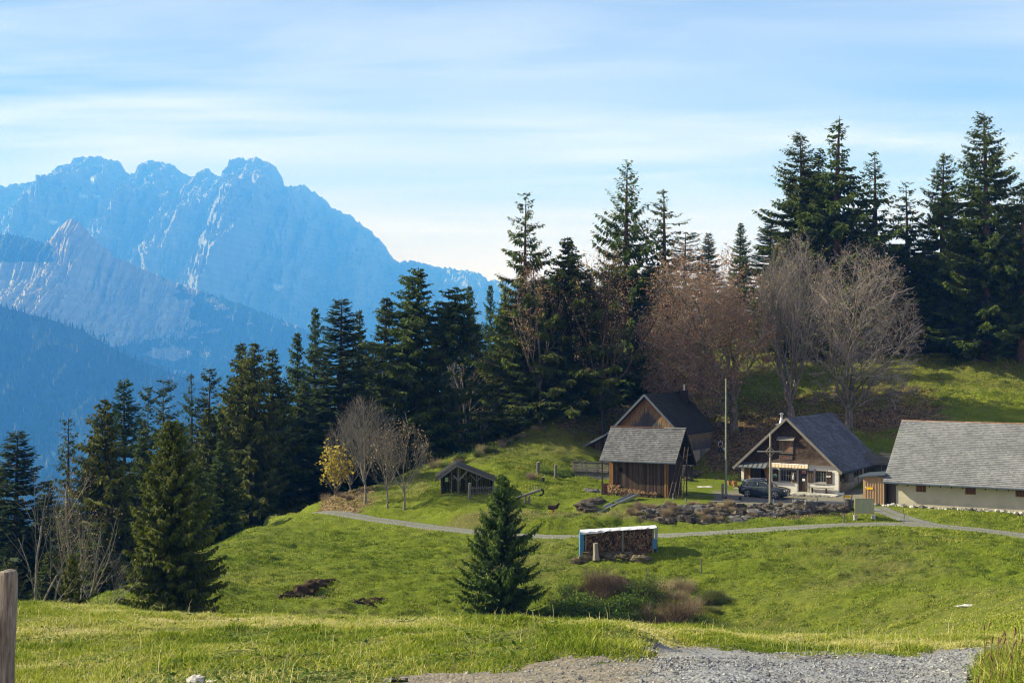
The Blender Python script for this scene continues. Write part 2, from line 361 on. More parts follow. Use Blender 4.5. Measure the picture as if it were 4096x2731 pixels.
MOUNDS += [(XU(610, 110.2), 110.2, 2.6, 0.9, 0.75), (XU(302, 108), 108.5, 2.4, 0.9, 0.35), (XU(589, 129.5), 129.6, 1.0, 0.8, 0.7),
           (XU(978, 8.0), 7.3, 0.9, 1.5, 0.10), (XU(420, 139), 141, 3.0, 2.0, 0.5), (XU(890, 114), 116.5, 3.4, 1.6, 0.45)]
def near_road_mask(x, y):
    """1 on the gravel turning place in front of the camera"""
    u = 512 + F * x / np.maximum(y, 3.0); z = base_h(x, y); row = HY - z * F / np.maximum(y, 3.0)
    w = fbm(x * 1.3, y * 0.9, 91, 4) * 5 + fbm(x * 5, y * 4, 92, 3) * 4
    top = np.interp(u, [300, 430, 500, 560, 640, 700, 750, 785, 850, 912, 940, 1024, 1100], [690, 674, 664, 654, 649, 646, 649, 654, 656, 655, 649, 646, 646])
    right = np.interp(row, [640, 648, 652, 659, 670, 685, 720, 900], [1200, 1060, 1000, 975, 968, 966, 962, 950])
    m = smooth(-2.0, 4.0, row - top + w * np.clip((900 - u) / 260, 0.06, 1)) * smooth(-6, 6, right - u + w * 0.8)
    return m * (y < 24) * (y > 1.5)
def H(x, y, detail=True, road=True):
    x = np.asarray(x, float); y = np.asarray(y, float); sh = x.shape; xf = x.ravel(); yf = y.ravel()
    z = base_h(xf, yf)
    for (cx, cy, r, pz, s) in PADS:
        w = smooth(r + s, r, np.hypot(xf - cx, yf - cy)); z = z * (1 - w) + pz * w
    for (cx, cy, rx, ry, h) in MOUNDS:
        d = ((xf - cx) / rx)**2 + ((yf - cy) / ry)**2; z = z + h * np.exp(-d * 1.2)
    d1, z1 = near_line(xf, yf, LANE_C, LANE_Z); d2, z2 = near_line(xf, yf, SIDE_C, SIDE_Z)
    w2 = smooth(SIDE_HW + 1.0, SIDE_HW, d2); z = z * (1 - w2) + z2 * w2
    w1 = smooth(LANE_HW + 1.1, LANE_HW + 0.1, d1); z = z * (1 - w1) + z1 * w1
    if detail:
        off = 1 - np.maximum(w1, w2)
        far = smooth(30, 80, yf); nearw = 1 - smooth(20, 32, yf)
        # cow terraces and tussocks on the pasture
        tt = fbm(xf * 0.10 + 5, yf * 0.42, 3, 3)
        terr = np.abs(np.mod(z * 1.9 + tt * 1.6, 1.0) - 0.5) * 0.20
        flat = smooth(127, 129.5, yf) * (1 - smooth(149, 153, yf)) * smooth(8, 13, xf)
        steep_r = smooth(160, 168, yf)
        dz = fbm(xf * 0.22, yf * 0.3, 8, 4) * 0.35 + fbm(xf * 0.8, yf * 1.3, 21, 3) * 0.24 + np.abs(fbm(xf * 1.9, yf * 2.9, 27, 3)) * 0.22 + terr
        z = z + dz * off * far * (1 - 0.82 * flat) * (1 + 0.5 * steep_r)
        nr = near_road_mask(xf, yf)
        dn = fbm(xf * 0.9, yf * 0.9, 33, 4) * 0.09 + fbm(xf * 3, yf * 3, 36, 3) * 0.035
        z = z + dn * nearw * (1 - 0.6 * nr)
        # step down from the turf to the gravel
        z = z - 0.035 * nr * nearw
        # erosion scars
        for (cx, cy, rx, ry, h) in ((XU(306, 107), 107.0, 2.6, 0.7, 0.55), (XU(368, 103.0), 103.0, 1.6, 0.45, 0.45)):
            d = ((xf - cx - (yf - cy) * 0.8) / rx)**2 + ((yf - cy) / ry)**2; z = z - h * np.exp(-d * 1.3) * 0.6
    if road:
        z = z - 0.05 * smooth(LANE_HW - 0.05, LANE_HW - 0.3, d1) - 0.05 * smooth(SIDE_HW - 0.05, SIDE_HW - 0.3, d2) * (d1 > LANE_HW - .1)
    return z.reshape(sh)
def hz(x, y): return float(H(np.array([x]), np.array([y]), True, False)[0])
def G(px, Y, dz=0.0):
    x = XU(px, Y); return Vector((x, Y, hz(x, Y) + dz))
def hit(px, py, y0=80.0, y1=260.0):
    """ground point seen at the pixel"""
    ys = np.arange(y0, y1, 0.1); xs = XU(px, ys); z = H(xs, ys, False, False); row = HY - z * F / ys
    k = np.where(row <= py)[0]; Y = ys[k[0]] if len(k) else y1
    return G(px, Y)
# ------------------------------------------------------------------ ground materials
def mat_ground():
    k = NT('pasture', 0.95, 0.15); o = k.obj()
    big = k.noise(o, 0.06, 4, 0.6); mid = k.noise(k.mapping(o, (0.5, 1.4, 1)), 0.9, 5, 0.65); fine = k.noise(k.mapping(o, (1, 1.6, 1)), 5.0, 4, 0.7)
    tiny = k.noise(o, 38.0, 2, 0.6)
    g1 = k.ramp(mid, [(0.28, (0.08, 0.125, 0.008)), (0.5, (0.155, 0.21, 0.014)), (0.72, (0.25, 0.27, 0.028))])
    g2 = k.ramp(fine, [(0.3, (0.065, 0.105, 0.008)), (0.55, (0.165, 0.215, 0.016)), (0.75, (0.29, 0.275, 0.05))])
    c = k.mix(0.55, g1, g2)
    dry = k.ramp(fine, [(0.3, (0.10, 0.105, 0.03)), (0.7, (0.24, 0.21, 0.085))])
    c = k.mix(k.math('ADD', k.rng(big, 0.52, 0.72, 0, 0.35, True), k.math('MULTIPLY', k.attr('dry'), k.rng(mid, 0.3, 0.6, 0.45, 1.0)), True), c, dry)
    lf = k.voro(o, 7.0, 'Color')
    sp = k.separate(lf)
    litter = k.ramp(sp[0], [(0.0, (0.05, 0.035, 0.018)), (0.35, (0.10, 0.07, 0.035)), (0.7, (0.20, 0.135, 0.07)), (1.0, (0.34, 0.245, 0.14))])
    lm = k.rng(k.math('ADD', k.attr('litter'), k.math('MULTIPLY', k.math('SUBTRACT', mid, 0.5), 1.3)), 0.35, 0.62, 0, 1, True)
    c = k.mix(lm, c, litter)
    soil = k.ramp(fine, [(0.3, (0.05, 0.035, 0.02)), (0.7, (0.15, 0.11, 0.07))])
    c = k.mix(k.rng(k.math('ADD', k.attr('soil'), k.math('MULTIPLY', k.math('SUBTRACT', fine, 0.5), 0.9)), 0.35, 0.6, 0, 1, True), c, soil)
    grav = k.ramp(k.noise(o, 9, 5, 0.7), [(0.3, (0.17, 0.155, 0.13)), (0.7, (0.33, 0.31, 0.27))])
    c = k.mix(k.rng(k.math('ADD', k.attr('worn'), k.math('MULTIPLY', k.math('SUBTRACT', mid, 0.5), 1.5)), 0.4, 0.7, 0, 0.9, True), c, grav)
    k.color(c)
    h = k.math('ADD', k.math('MULTIPLY', fine, 0.6), k.math('MULTIPLY', tiny, 0.18))
    k.bump(h, 1.0, 0.28); MAT['ground'] = k.m
mat_ground()
def mat_gravel(name, base, scale):
    k = NT(name, 0.9, 0.25); o = k.obj()
    v = k.voro(o, scale, 'Color'); s = k.separate(v); d = k.voro(o, scale, 'Distance')
    c = k.ramp(s[0], [(0.0, tuple(b * 0.55 for b in base)), (0.5, base), (1.0, tuple(min(0.8, b * 1.5) for b in base))])
    n = k.noise(o, 0.8, 4, 0.6); n2 = k.noise(k.mapping(o, (.6, 2.0, 1)), 2.2, 4, 0.65)
    c = k.mix(k.rng(n, 0.42, 0.68, 0, 0.75), c, (base[0] * 1.05, base[1] * 0.98, base[2] * 0.82))
    c = k.mix(k.math('MULTIPLY', k.rng(k.math('ADD', n2, k.math('MULTIPLY', k.attr('grassy'), 0.4)), 0.62, 0.78, 0, 1), k.attr('grassy')), c, (0.13, 0.17, 0.05))
    dust = k.rng(k.math('ADD', k.attr('dusty'), k.math('SUBTRACT', n2, 0.5)), 0.3, 0.8, 0, 0.85)
    c = k.mix(dust, c, k.ramp(k.noise(o, 14, 3, 0.6), [(0.3, (0.11, 0.088, 0.062)), (0.7, (0.27, 0.23, 0.17))]))
    k.color(c); k.bump(k.math('SUBTRACT', 1.0, d), 0.8, 0.5 / scale); MAT[name] = k.m
mat_gravel('gravel_near', (0.24, 0.25, 0.27), 44)
mat_gravel('gravel_lane', (0.20, 0.20, 0.20), 9)

# ------------------------------------------------------------------ the ground, one sheet out to the valley
def build_ground():
    rows = np.concatenate([[-40, -12, -4, 0, 2, 3.5, 5], np.arange(6, 25, 0.09), np.arange(25, 84, 1.1), np.arange(84, 172, 0.26), np.arange(172, 262, 0.8), np.arange(262, 400, 5.0), [400, 450, 520, 650, 850, 1150, 1600, 2300, 4000, 8000, 14000, 24000]])
    n = 440; s = np.linspace(-1, 1, n)
    W = np.where(rows < 26, 13.0 + 0 * rows, np.where(rows < 84, 13 + (rows - 26) * 0.42, np.where(rows < 180, 37.4 + (rows - 84) * 0.5, 85 + (rows - 180) * 0.8)))
    W = np.where(rows < 0, 40, W)
    sx = s[None, :]
    X = np.where((rows > 0)[:, None], sx, sx) * W[:, None]; Y = np.repeat(rows[:, None], n, 1)
    # open the outer columns so that the sheet reaches far to the sides
    edge = smooth(0.97, 1.0, np.abs(sx)) * np.sign(sx); X = X + edge * np.where(rows < 400, 60, rows * 0.8)[:, None]
    Z = H(X, np.minimum(Y, 400))
    far = smooth(400, 2600, Y); Z = Z * (1 - far) - 1150 * far
    Z = Z + fbm(X * 0.004, Y * 0.004, 55, 4) * 30 * far * (1 - smooth(15000, 20000, Y))
    v = np.stack([X, Y, Z], -1).reshape(-1, 3)
    i = np.arange(len(rows) - 1)[:, None] * n + np.arange(n - 1)[None, :]
    f = np.stack([i, i + 1, i + n + 1, i + n], -1).reshape(-1, 4)
    x = v[:, 0]; y = v[:, 1]; u = 512 + F * x / np.maximum(y, 6)
    row = HY - base_h(x, y) * F / np.maximum(y, 6)
    litter = smooth(159, 163, y) * (1 - smooth(172, 182, y)) * smooth(670, 740, u) * (1 - smooth(880, 1000, u))
    litter = np.maximum(litter, smooth(150, 156, y) * (1 - smooth(163, 168, y)) * smooth(700, 712, u) * (1 - smooth(790, 800, u)) * 0.9)
    litter = np.maximum(litter, 0.55 * smooth(156, 160, y) * (1 - smooth(172, 180, y)) * smooth(540, 560, u) * (1 - smooth(640, 660, u)))
    litter = np.maximum(litter, 0.8 * smooth(134, 137, y) * (1 - smooth(147, 150, y)) * smooth(300, 335, u) * (1 - smooth(350, 400, u)))
    litter = np.maximum(litter, (1 - smooth(120, 150, y)) * 0 + 0.7 * smooth(176, 190, y) * (u > 780) * smooth(188, 194, y))
    forest = ((u < 640) & (y > 112)) * smooth(4, 9, (base_h(x, y - 9) - base_h(x, y)))
    litter = np.maximum(litter, forest)
    soil = np.zeros(len(x))
    for (cx, cy, rx, ry) in ((XU(306, 107), 106.4, 2.6, 0.7), (XU(368, 103), 102.7, 1.6, 0.45), (XU(547, 101), 101, 2.2, 1.5), (XU(610, 109.8), 109.6, 2.4, 0.8)):
        soil = np.maximum(soil, np.exp(-1.2 * (((x - cx - (y - cy) * .8) / rx)**2 + ((y - cy) / ry)**2)))
    soil = np.maximum(soil, 0.62 * smooth(628, 645, u) * (1 - smooth(842, 856, u)) * smooth(125.6, 126.4, y) * (1 - smooth(129.2, 129.7, y)))
    worn = smooth(700, 722, u) * (1 - smooth(870, 900, u)) * smooth(131.5, 134, y) * (1 - smooth(144, 147, y)) * 0.85
    worn = np.maximum(worn, 0.35 * smooth(655, 690, u) * (1 - smooth(735, 745, u)) * smooth(134, 138, y) * (1 - smooth(146, 150, y)))
    nr = near_road_mask(x, y)
    worn = np.maximum(worn, nr * 0.9)
    dry0 = 0.6 * smooth(0.05, 0.45, fbm(x * 0.07, y * 0.12, 501, 3)) * (y > 30)
    dry = 0.95 * smooth(126.0, 126.8, y) * (1 - smooth(129, 130, y)) * (u > 420) * (u < 900)
    dry = np.maximum(dry, 0.75 * smooth(136, 140, y) * (1 - smooth(150, 156, y)) * (u > 320) * (u < 430))
    dry = np.maximum(dry, 0.45 * (u > 860) * smooth(0, 1, (y - 40) / 20) * (1 - smooth(96, 104, y)))
    dry = np.maximum(dry, 0.55 * (y < 30) + 0.6 * smooth(172, 178, y) * (u > 700) * (1 - smooth(188, 190, y)))
    dry = np.maximum(dry, 0.5 * smooth(148, 158, y) * (u < 620) * (1 - smooth(0.0, 8, -(base_h(x, y) - base_h(x, y - 9)))))
    dry = np.maximum(dry, dry0)
    o = npmesh('ground', v, f, MAT['ground'], attrs=dict(litter=litter, soil=soil, worn=worn, dry=dry), smooth_=True)
    tag(o, 'green alpine pasture running down from the gravel and up to the farm', None, None, 'structure')
    return o
build_ground()
def build_lane():
    for name, c, z, hw, lab in (('lane', LANE_C, LANE_Z, LANE_HW, 'grey gravel lane crossing the pasture below the farm'), ('side_lane', SIDE_C, SIDE_Z, SIDE_HW, 'short gravel drive leading up to the farmyard')):
        d = np.gradient(c, axis=0); d /= np.linalg.norm(d, axis=1)[:, None]; nrm = np.stack([-d[:, 1], d[:, 0]], 1)
        m = 15; t = np.linspace(-1, 1, m); k = len(c); si = np.arange(k)
        w = hw * (1 + 0.10 * fbm(si[:, None] * 0.35, t[None, :] * 0 + 3, 44, 3)); w = w * (1 + 0.16 * fbm(si[:, None] * 0.9 + 50 * np.sign(t[None, :]), 0 * t[None, :], 46, 3) * np.abs(t[None, :]))
        X = c[:, 0, None] + nrm[:, 0, None] * t[None, :] * w; Y = c[:, 1, None] + nrm[:, 1, None] * t[None, :] * w
        Z = H(X, Y, True, False) + 0.012 + fbm(X * 2, Y * 2, 9, 3) * 0.012
        Z[:, 0] -= 0.07; Z[:, -1] -= 0.07
        v = np.stack([X, Y, Z], -1).reshape(-1, 3); i = np.arange(k - 1)[:, None] * m + np.arange(m - 1)[None, :]
        f = np.stack([i, i + 1, i + m + 1, i + m], -1).reshape(-1, 4)
        gr = np.repeat((np.exp(-(t / 0.22)**2) * 0.9 + smooth(0.7, 1.0, np.abs(t)))[None, :], k, 0).ravel()
        npmesh(name, v, f, MAT['gravel_lane'], smooth_=True, attrs=dict(grassy=gr, dusty=gr * 0)); tag(bpy.data.objects[name], lab, None, None, 'structure')
build_lane()
def build_near_road():
    xs = np.arange(-6, 13, 0.06); ys = np.arange(4.0, 21.5, 0.06); X, Y = np.meshgrid(xs, ys)
    m = near_road_mask(X, Y); u = 512 + F * X / Y
    Z = H(X, Y) + 0.03 * smooth(0.35, 0.6, m) - 0.012 + fbm(X * 7, Y * 7, 14, 3) * 0.012 + 0.004
    rut = np.exp(-((Y - 12.3 - 0.12 * X) / 0.5)**2) * smooth(0.8, 0, np.abs(u - 620) / 260)
    Z = Z + fbm(X * 1.4, Y * 2.2, 15, 3) * 0.03 * (1 - smooth(640, 800, u)) 
    n = len(xs); i = np.arange(len(ys) - 1)[:, None] * n + np.arange(n - 1)[None, :]
    mm = (m[:-1, :-1] > 0.4)
    i = i[mm]; f = np.stack([i, i + 1, i + n + 1, i + n], -1)
    used = np.unique(f); remap = -np.ones(X.size, int); remap[used] = np.arange(len(used)); f = remap[f]
    v = np.stack([X.ravel(), Y.ravel(), Z.ravel()], -1)[used]; uu = u.ravel()[used]; mr = m.ravel()[used]
    dusty = 0.85 * (1 - smooth(560, 740, uu)) + 0.2 + 0.5 * (1 - smooth(0.5, 0.95, mr)); 
    npmesh('road', v, f, MAT['gravel_near'], smooth_=True, attrs=dict(grassy=0 * dusty, dusty=dusty))
    tag(bpy.data.objects['road'], 'light grey gravel turning place of the near road', None, None, 'structure')
    # loose stones
    rg = np.random.default_rng(3); N = 60000
    y = rg.uniform(6.2, 19.5, N); u = rg.uniform(380, 1060, N); x = (u - 512) / F * y
    mk = near_road_mask(x, y); keep = (mk > 0.02) & (rg.random(N) < np.where(u < 640, 0.35, 0.9) * np.clip(mk * 2.2, .12, 1)); x = x[keep]; y = y[keep]; u = u[keep]; mk = mk[keep]; N = len(x)
    z = H(x, y) + 0.025
    s = rg.lognormal(math.log(0.0062), 0.42, N); s = np.clip(s, 0.003, 0.032)
    oc = np.array([(1, 0, 0), (0, 1, 0), (-1, 0, 0), (0, -1, 0), (0, 0, 1), (0, 0, -1)], float)
    vv = oc[None] * (1 + rg.uniform(-0.45, 0.45, (N, 6, 1))) * s[:, None, None] * np.stack([rg.uniform(0.8, 1.5, N), rg.uniform(0.8, 1.3, N), rg.uniform(0.5, 0.9, N)], -1)[:, None, :]
    a = rg.uniform(0, 2 * pi, N); ca, sa = np.cos(a)[:, None], np.sin(a)[:, None]
    vx = vv[..., 0] * ca - vv[..., 1] * sa + x[:, None]; vy = vv[..., 0] * sa + vv[..., 1] * ca + y[:, None]; vz = vv[..., 2] + z[:, None]
    fo = np.array([(0, 1, 4), (1, 2, 4), (2, 3, 4), (3, 0, 4), (1, 0, 5), (2, 1, 5), (3, 2, 5), (0, 3, 5)])
    f = (np.arange(N)[:, None, None] * 6 + fo[None]).reshape(-1, 3)
    k = NT('stone_chips', 0.85, 0.3); t = k.attr('tone'); k.color(k.ramp(t, [(0, (0.10, 0.105, 0.115)), (0.5, (0.22, 0.23, 0.25)), (0.9, (0.36, 0.36, 0.37)), (1, (0.5, 0.48, 0.46))])); MAT['chips'] = k.m
    npmesh('gravel', np.stack([vx, vy, vz], -1).reshape(-1, 3), f, k.m, tone=np.repeat(rg.random(N), 8))
    tag(bpy.data.objects['gravel'], 'loose grey stones scattered over the near road', None, None, 'stuff')
build_near_road()
# ------------------------------------------------------------------ far mountains, outlines from image pixels, size and distance scaled up about the camera
def mat_mountain(name, forest_lo, forest_hi, tree_bias, rock=(0.25, 0.235, 0.225)):
    k = NT(name, 0.95, 0.1); o = k.obj(); tc = k.n.new('ShaderNodeTexCoord'); geo = k.n.new('ShaderNodeNewGeometry')
    sep = k.separate(o); nz = k.separate(geo.outputs['Normal'])[2]
    n1 = k.noise(o, 0.0007, 6, 0.6); n2 = k.noise(k.mapping(o, (1, 1, 2.2)), 0.0036, 6, 0.65); n3 = k.noise(k.mapping(o, (1, 1, 0.4)), 0.012, 5, 0.7)
    band = k.wave(k.mapping(o, (0.05, 0.05, 1), (R(6), R(9), 0)), 0.0065, 6.0, 'Z', 'SIN', 4, 1.2)
    rk = k.ramp(n2, [(0.3, tuple(c * 0.6 for c in rock)), (0.55, rock), (0.75, tuple(c * 1.45 for c in rock))])
    rk = k.mix(k.rng(band, 0.2, 0.8, 0.0, 0.35), rk, tuple(c * 0.5 for c in rock))
    gr = k.ramp(n3, [(0.3, (0.17, 0.13, 0.08)), (0.55, (0.28, 0.22, 0.135)), (0.75, (0.33, 0.29, 0.19))])
    steep = k.rng(k.math('ADD', nz, k.math('MULTIPLY', k.math('SUBTRACT', n2, 0.5), 0.55)), 0.50, 0.68, 0, 1, True)
    c = k.mix(steep, rk, gr)
    hgt = k.math('ADD', k.attr('wood'), k.math('MULTIPLY', k.math('SUBTRACT', n1, 0.5), 0.9))
    hgt = k.math('ADD', hgt, k.math('MULTIPLY', k.math('SUBTRACT', n3, 0.5), 0.35))
    fr = k.ramp(n3, [(0.3, (0.012, 0.028, 0.014)), (0.7, (0.035, 0.055, 0.022))])
    c = k.mix(k.rng(hgt, 0.48, 0.56, 0, 1, True), c, fr)
    c = k.mix(k.attr('snow'), c, (0.85, 0.87, 0.9))
    k.color(c); k.bump(k.math('ADD', n2, k.math('MULTIPLY', n3, 0.4)), 0.35, 40.0); MAT[name] = k.m
mat_mountain('massif_rock', 0, 0, 0); mat_mountain('horn_rock', 0, 0, 0, (0.36, 0.33, 0.30)); mat_mountain('wooded', 0, 0, 0)
MASSIF = [(-900, 330), (-500, 270), (-300, 238), (-120, 215), (-40, 207), (0, 200.6), (13, 185.4), (28, 183), (39, 182), (43.5, 179), (55.5, 176.7), (60, 171), (67.5, 166), (76, 162.5), (78, 159), (91.4, 157.5), (106.7, 157.5), (110, 160), (120, 160.4), (124, 168), (131.7, 176.2), (139, 172), (150, 162.5), (152.8, 160), (155.6, 162.5), (171, 162.5), (178.5, 170), (184, 172.8), (191, 178.4), (200, 172.3), (209, 169.5), (217.7, 176.7), (228.6, 177.8), (230.7, 172.3), (233, 165), (236, 164.7), (237, 158.8), (242.7, 157.5), (246, 159.7), (255.8, 157.5), (270, 162.5), (277.5, 169), (283, 177.8), (284.2, 185.4), (291.7, 185.8), (303.7, 183.9), (308, 188.7), (317.8, 194.5), (330.9, 206), (337.4, 209.8), (352.6, 217), (370, 230), (382, 242), (391.8, 257), (396, 261), (413.6, 262), (435, 265.5), (459, 270), (471, 270.3), (481, 275), (488.7, 281), (500.7, 280), (540, 288), (640, 305), (800, 318), (1200, 330), (1700, 340)]
HORN = [(-700, 310), (-300, 262), (-120, 240), (-60, 236), (0, 233), (22, 236), (44, 243), (52, 236), (60, 226), (66, 221), (72, 218.5), (80, 223), (92, 236), (104, 247), (115, 256), (130, 263), (152, 272), (187, 287), (215, 295), (244, 305), (300, 327), (345, 350), (420, 388), (500, 420), (700, 470), (1000, 490)]
WOODS = [(-700, 250), (-300, 268), (-50, 296), (0, 306), (30, 314), (60, 322), (85, 332), (120, 352), (170, 372), (240, 396), (340, 430), (450, 470), (600, 510), (1000, 560)]
RIBS = {'M': [([(0, 175), (.25, 168), (.5, 130), (1, 60)], 46, 40, 900), ([(0, 243), (.3, 215), (.6, 165), (1, 110)], 50, 52, 900), ([(0, 306), (.2, 292), (.5, 248), (.75, 228), (1, 205)], 74, 40, 1250), ([(0, 345), (.4, 372), (1, 400)], 30, 30, 500), ([(0, 95), (.4, 66), (1, 20)], 36, 46, 800), ([(0, 413), (1, 470)], 36, 30, 600), ([(0, 20), (1, -40)], 50, 40, 700), ([(0, 205), (.4, 196), (1, 150)], 22, 26, 350)],
 'H': [([(0, 72), (.25, 100), (.5, 128), (1, 150)], 190, 85, 780), ([(0, 152), (.4, 176), (1, 210)], 30, 60, 160), ([(0, 215), (.5, 235), (1, 260)], 40, 60, 170), ([(0, 300), (1, 330)], 50, 60, 200)]}
def rib_field(key, U, t):
    out = np.zeros((t.shape[0], len(U)))
    wu = U[None, :] + fbm(U[None, :] / 22 + 0 * t, t * 5 + 0 * U[None, :], 301, 4) * 13
    for line, wl, wr, amp in RIBS[key]:
        uc = np.interp(t[:, 0], [a for a, _ in line], [b for _, b in line])[:, None]; d = wu - uc; s = np.where(d < 0, 1 + d / (wl * (.5 + t)), 1 - d / (wr * (.5 + t))); out = np.maximum(out, np.clip(s, 0, 1) * amp * 1.75 * (.12 + t))
    return out
def ridge_mesh(name, prof, Y0, Y1, zb, nu, nt, u0, u1, shape, spur_amp, spur_s, seed, mat, woodf, snowf, rough, curve=1.0, back=900, rib=None):
    rs = spur_s / 600.0
    U = np.linspace(u0, u1, nu); pr = np.interp(U, [p[0] for p in prof], [p[1] for p in prof])
    pr = pr + fbm(U * 0.30, U * 0, seed + 2, 5, 0.6) * rough - np.abs(fbm(U * 0.13, U * 0, seed + 3, 3)) * rough * 0.8
    pr = pr + (vnoise(U * 0.42, U * 0, seed + 40) - .5) * rough * 1.5 + (np.abs(2 * vnoise(U * 0.85, U * 0, seed + 41) - 1) - .5) * rough * 0.9
    zr = -(pr - HY) / F * Y0; xr = (U - 512) / F * Y0
    t = np.linspace(0, 1, nt)[:, None]
    st = t**curve
    X = xr[None, :] * (1 - 0.0 * t); hgt = shape(t); Z = zr[None, :] * (1 - hgt) + zb * hgt
    # spurs and gullies running down the face
    wig = fbm(X / (spur_s * 3), t * 2.0 + X * 0, seed + 7, 3) * spur_s * 0.6
    sp = ridged((X + wig) / spur_s, t * 1.1 + X * 0, seed, 5, 0.5); sp2 = ridged((X + wig * 0.5 + t * spur_s * .8) / (spur_s * 0.27), t * 6.0 + X * 0, seed + 5, 5, 0.6)
    sp3 = ridged(X / (spur_s * 0.09), t * 26.0 + X / 1600, seed + 15, 4, 0.6)
    fade = smooth(0.0, 0.05, t)
    Y = Y0 - (Y0 - Y1) * st - (sp - 0.45) * spur_amp * smooth(0, 0.28, t) * (1 - 0.5 * t) - (rib_field(rib, U, t) if rib else 0) * smooth(0, 0.05, t) - (sp2 - 0.45) * spur_amp * 0.34 * fade - (sp3 - 0.45) * spur_amp * 0.03 * fade
    Z = Z + fade * ((sp2 - 0.45) * spur_amp * 0.13 + fbm(X / 200, t * 22, seed + 9, 4) * spur_amp * 0.05)
    # keep the outline where it is
    rows = HY - Z * F / Y; lim = pr[None, :] + 0.2 + 3 * t; Z = np.where(rows < lim, -(lim - HY) / F * Y, Z)
    Xt = X * (Y / Y0) ** 0.55
    # back side
    Xb = xr[None, :] * 1.0; Zb = (zr - 0.75 * back)[None, :]; Yb = np.full((1, nu), Y0 + back)
    X = np.concatenate([Xb, Xt]); Y = np.concatenate([Yb, Y]); Z = np.concatenate([Zb, Z])
    n = nu; v = np.stack([X, Y, Z], -1).reshape(-1, 3); i = np.arange(nt)[:, None] * n + np.arange(n - 1)[None, :]
    f = np.stack([i, i + n, i + n + 1, i + 1], -1).reshape(-1, 4)
    u = 512 + F * v[:, 0] / v[:, 1]; row = HY - v[:, 2] * F / v[:, 1]
    wood = woodf(u, row, v); snow = snowf(u, row, v)
    o = npmesh(name, v, f, mat, attrs=dict(wood=wood, snow=snow), smooth_=False)
    return o, v, wood
z0 = lambda u, r, v: np.zeros(len(u))
def cliffs(t): return np.where(t < 0.06, t * 0.9, 0.054 + (t - 0.06) * 0.72 + 0.20 * smooth(0.25, 0.6, t) + 0.0693 * smooth(0.8, 1, t))
def massif_snow(u, r, v):
    s = np.zeros(len(u))
    for cx, cy, rx, ry in ((93, 180, 3, 3.5), (84, 196, 4.5, 1.4), (96, 196.5, 4, 1.5), (54, 222, 5, 1.8), (278, 287, 6, 3), (165, 214, 2, 2)):
        s = np.maximum(s, smooth(1.3, 0.5, np.hypot((u - cx) / rx, (r - cy) / ry + 0.5 * np.abs((u - cx) / rx)) + fbm(u / 2, r / 1.3, 404, 3) * .7))
    return s
M1, v1, _ = ridge_mesh('mountain', MASSIF, 15000, 9100, -900, 1500, 360, -320, 1250, cliffs, 1080, 740, 71, MAT['massif_rock'],
    lambda u, r, v: 0.0 + 0.62 * smooth(300, 345, r), massif_snow, 1.7, 0.85, 2600, 'M')
tag(M1, 'jagged limestone massif with rounded towers fading to blue', None, None, 'structure')
def hornshape(t): return np.where(t < 0.1, t * 1.55, 0.155 + (t - 0.1) * 0.66 + 0.25 * smooth(0.55, 1, t))
def horn_wood(u, r, v):
    w = smooth(318, 352, r) * 0.75
    w = np.maximum(w, 0.9 * smooth(150, 235, u) * smooth(8, 24, r - np.interp(u, [130, 250, 320, 450], [266, 308, 340, 400])))
    w = np.maximum(w, 0.85 * (u < 58) * (r < 262) * smooth(64, 40, u))
    w = np.maximum(w, 0.8 * smooth(150, 235, u + fbm(u / 12, r / 9, 403, 3) * 40 - (r - 300) * .5))
    for cx, cy, rx, ry in ((88, 344, 26, 3.2), (118, 340, 10, 5), (172, 353, 22, 6), (150, 330, 14, 3), (30, 318, 14, 2), (215, 330, 12, 2.5)):
        w = w - 0.9 * np.exp(-(((u - cx) / rx)**2 + ((r - cy + (u - cx) * .12) / ry)**2))
    return w + fbm(u / 14, r / 6, 401, 4) * 0.5 + fbm(u / 4, r / 2.2, 402, 3) * 0.25
M2, v2, w2 = ridge_mesh('mountain', HORN, 8400, 5100, -1120, 1100, 320, -320, 760, hornshape, 380, 260, 23, MAT['horn_rock'], horn_wood, z0, 1.3, 0.9, 1200, 'H')
tag(M2, 'pointed lower horn with bare pinkish slopes and forest below', None, None, 'structure')
M3, v3, w3 = ridge_mesh('wooded_slope', WOODS, 5400, 3300, -1120, 420, 150, -600, 1000, lambda t: t, 260, 450, 37, MAT['wooded'], lambda u, r, v: 0.85 + fbm(u / 30, r / 16, 405, 3) * .35, z0, 0.8, 1.0, 700)
tag(M3, 'dark wooded valley slope below the horn', None, None, 'structure')
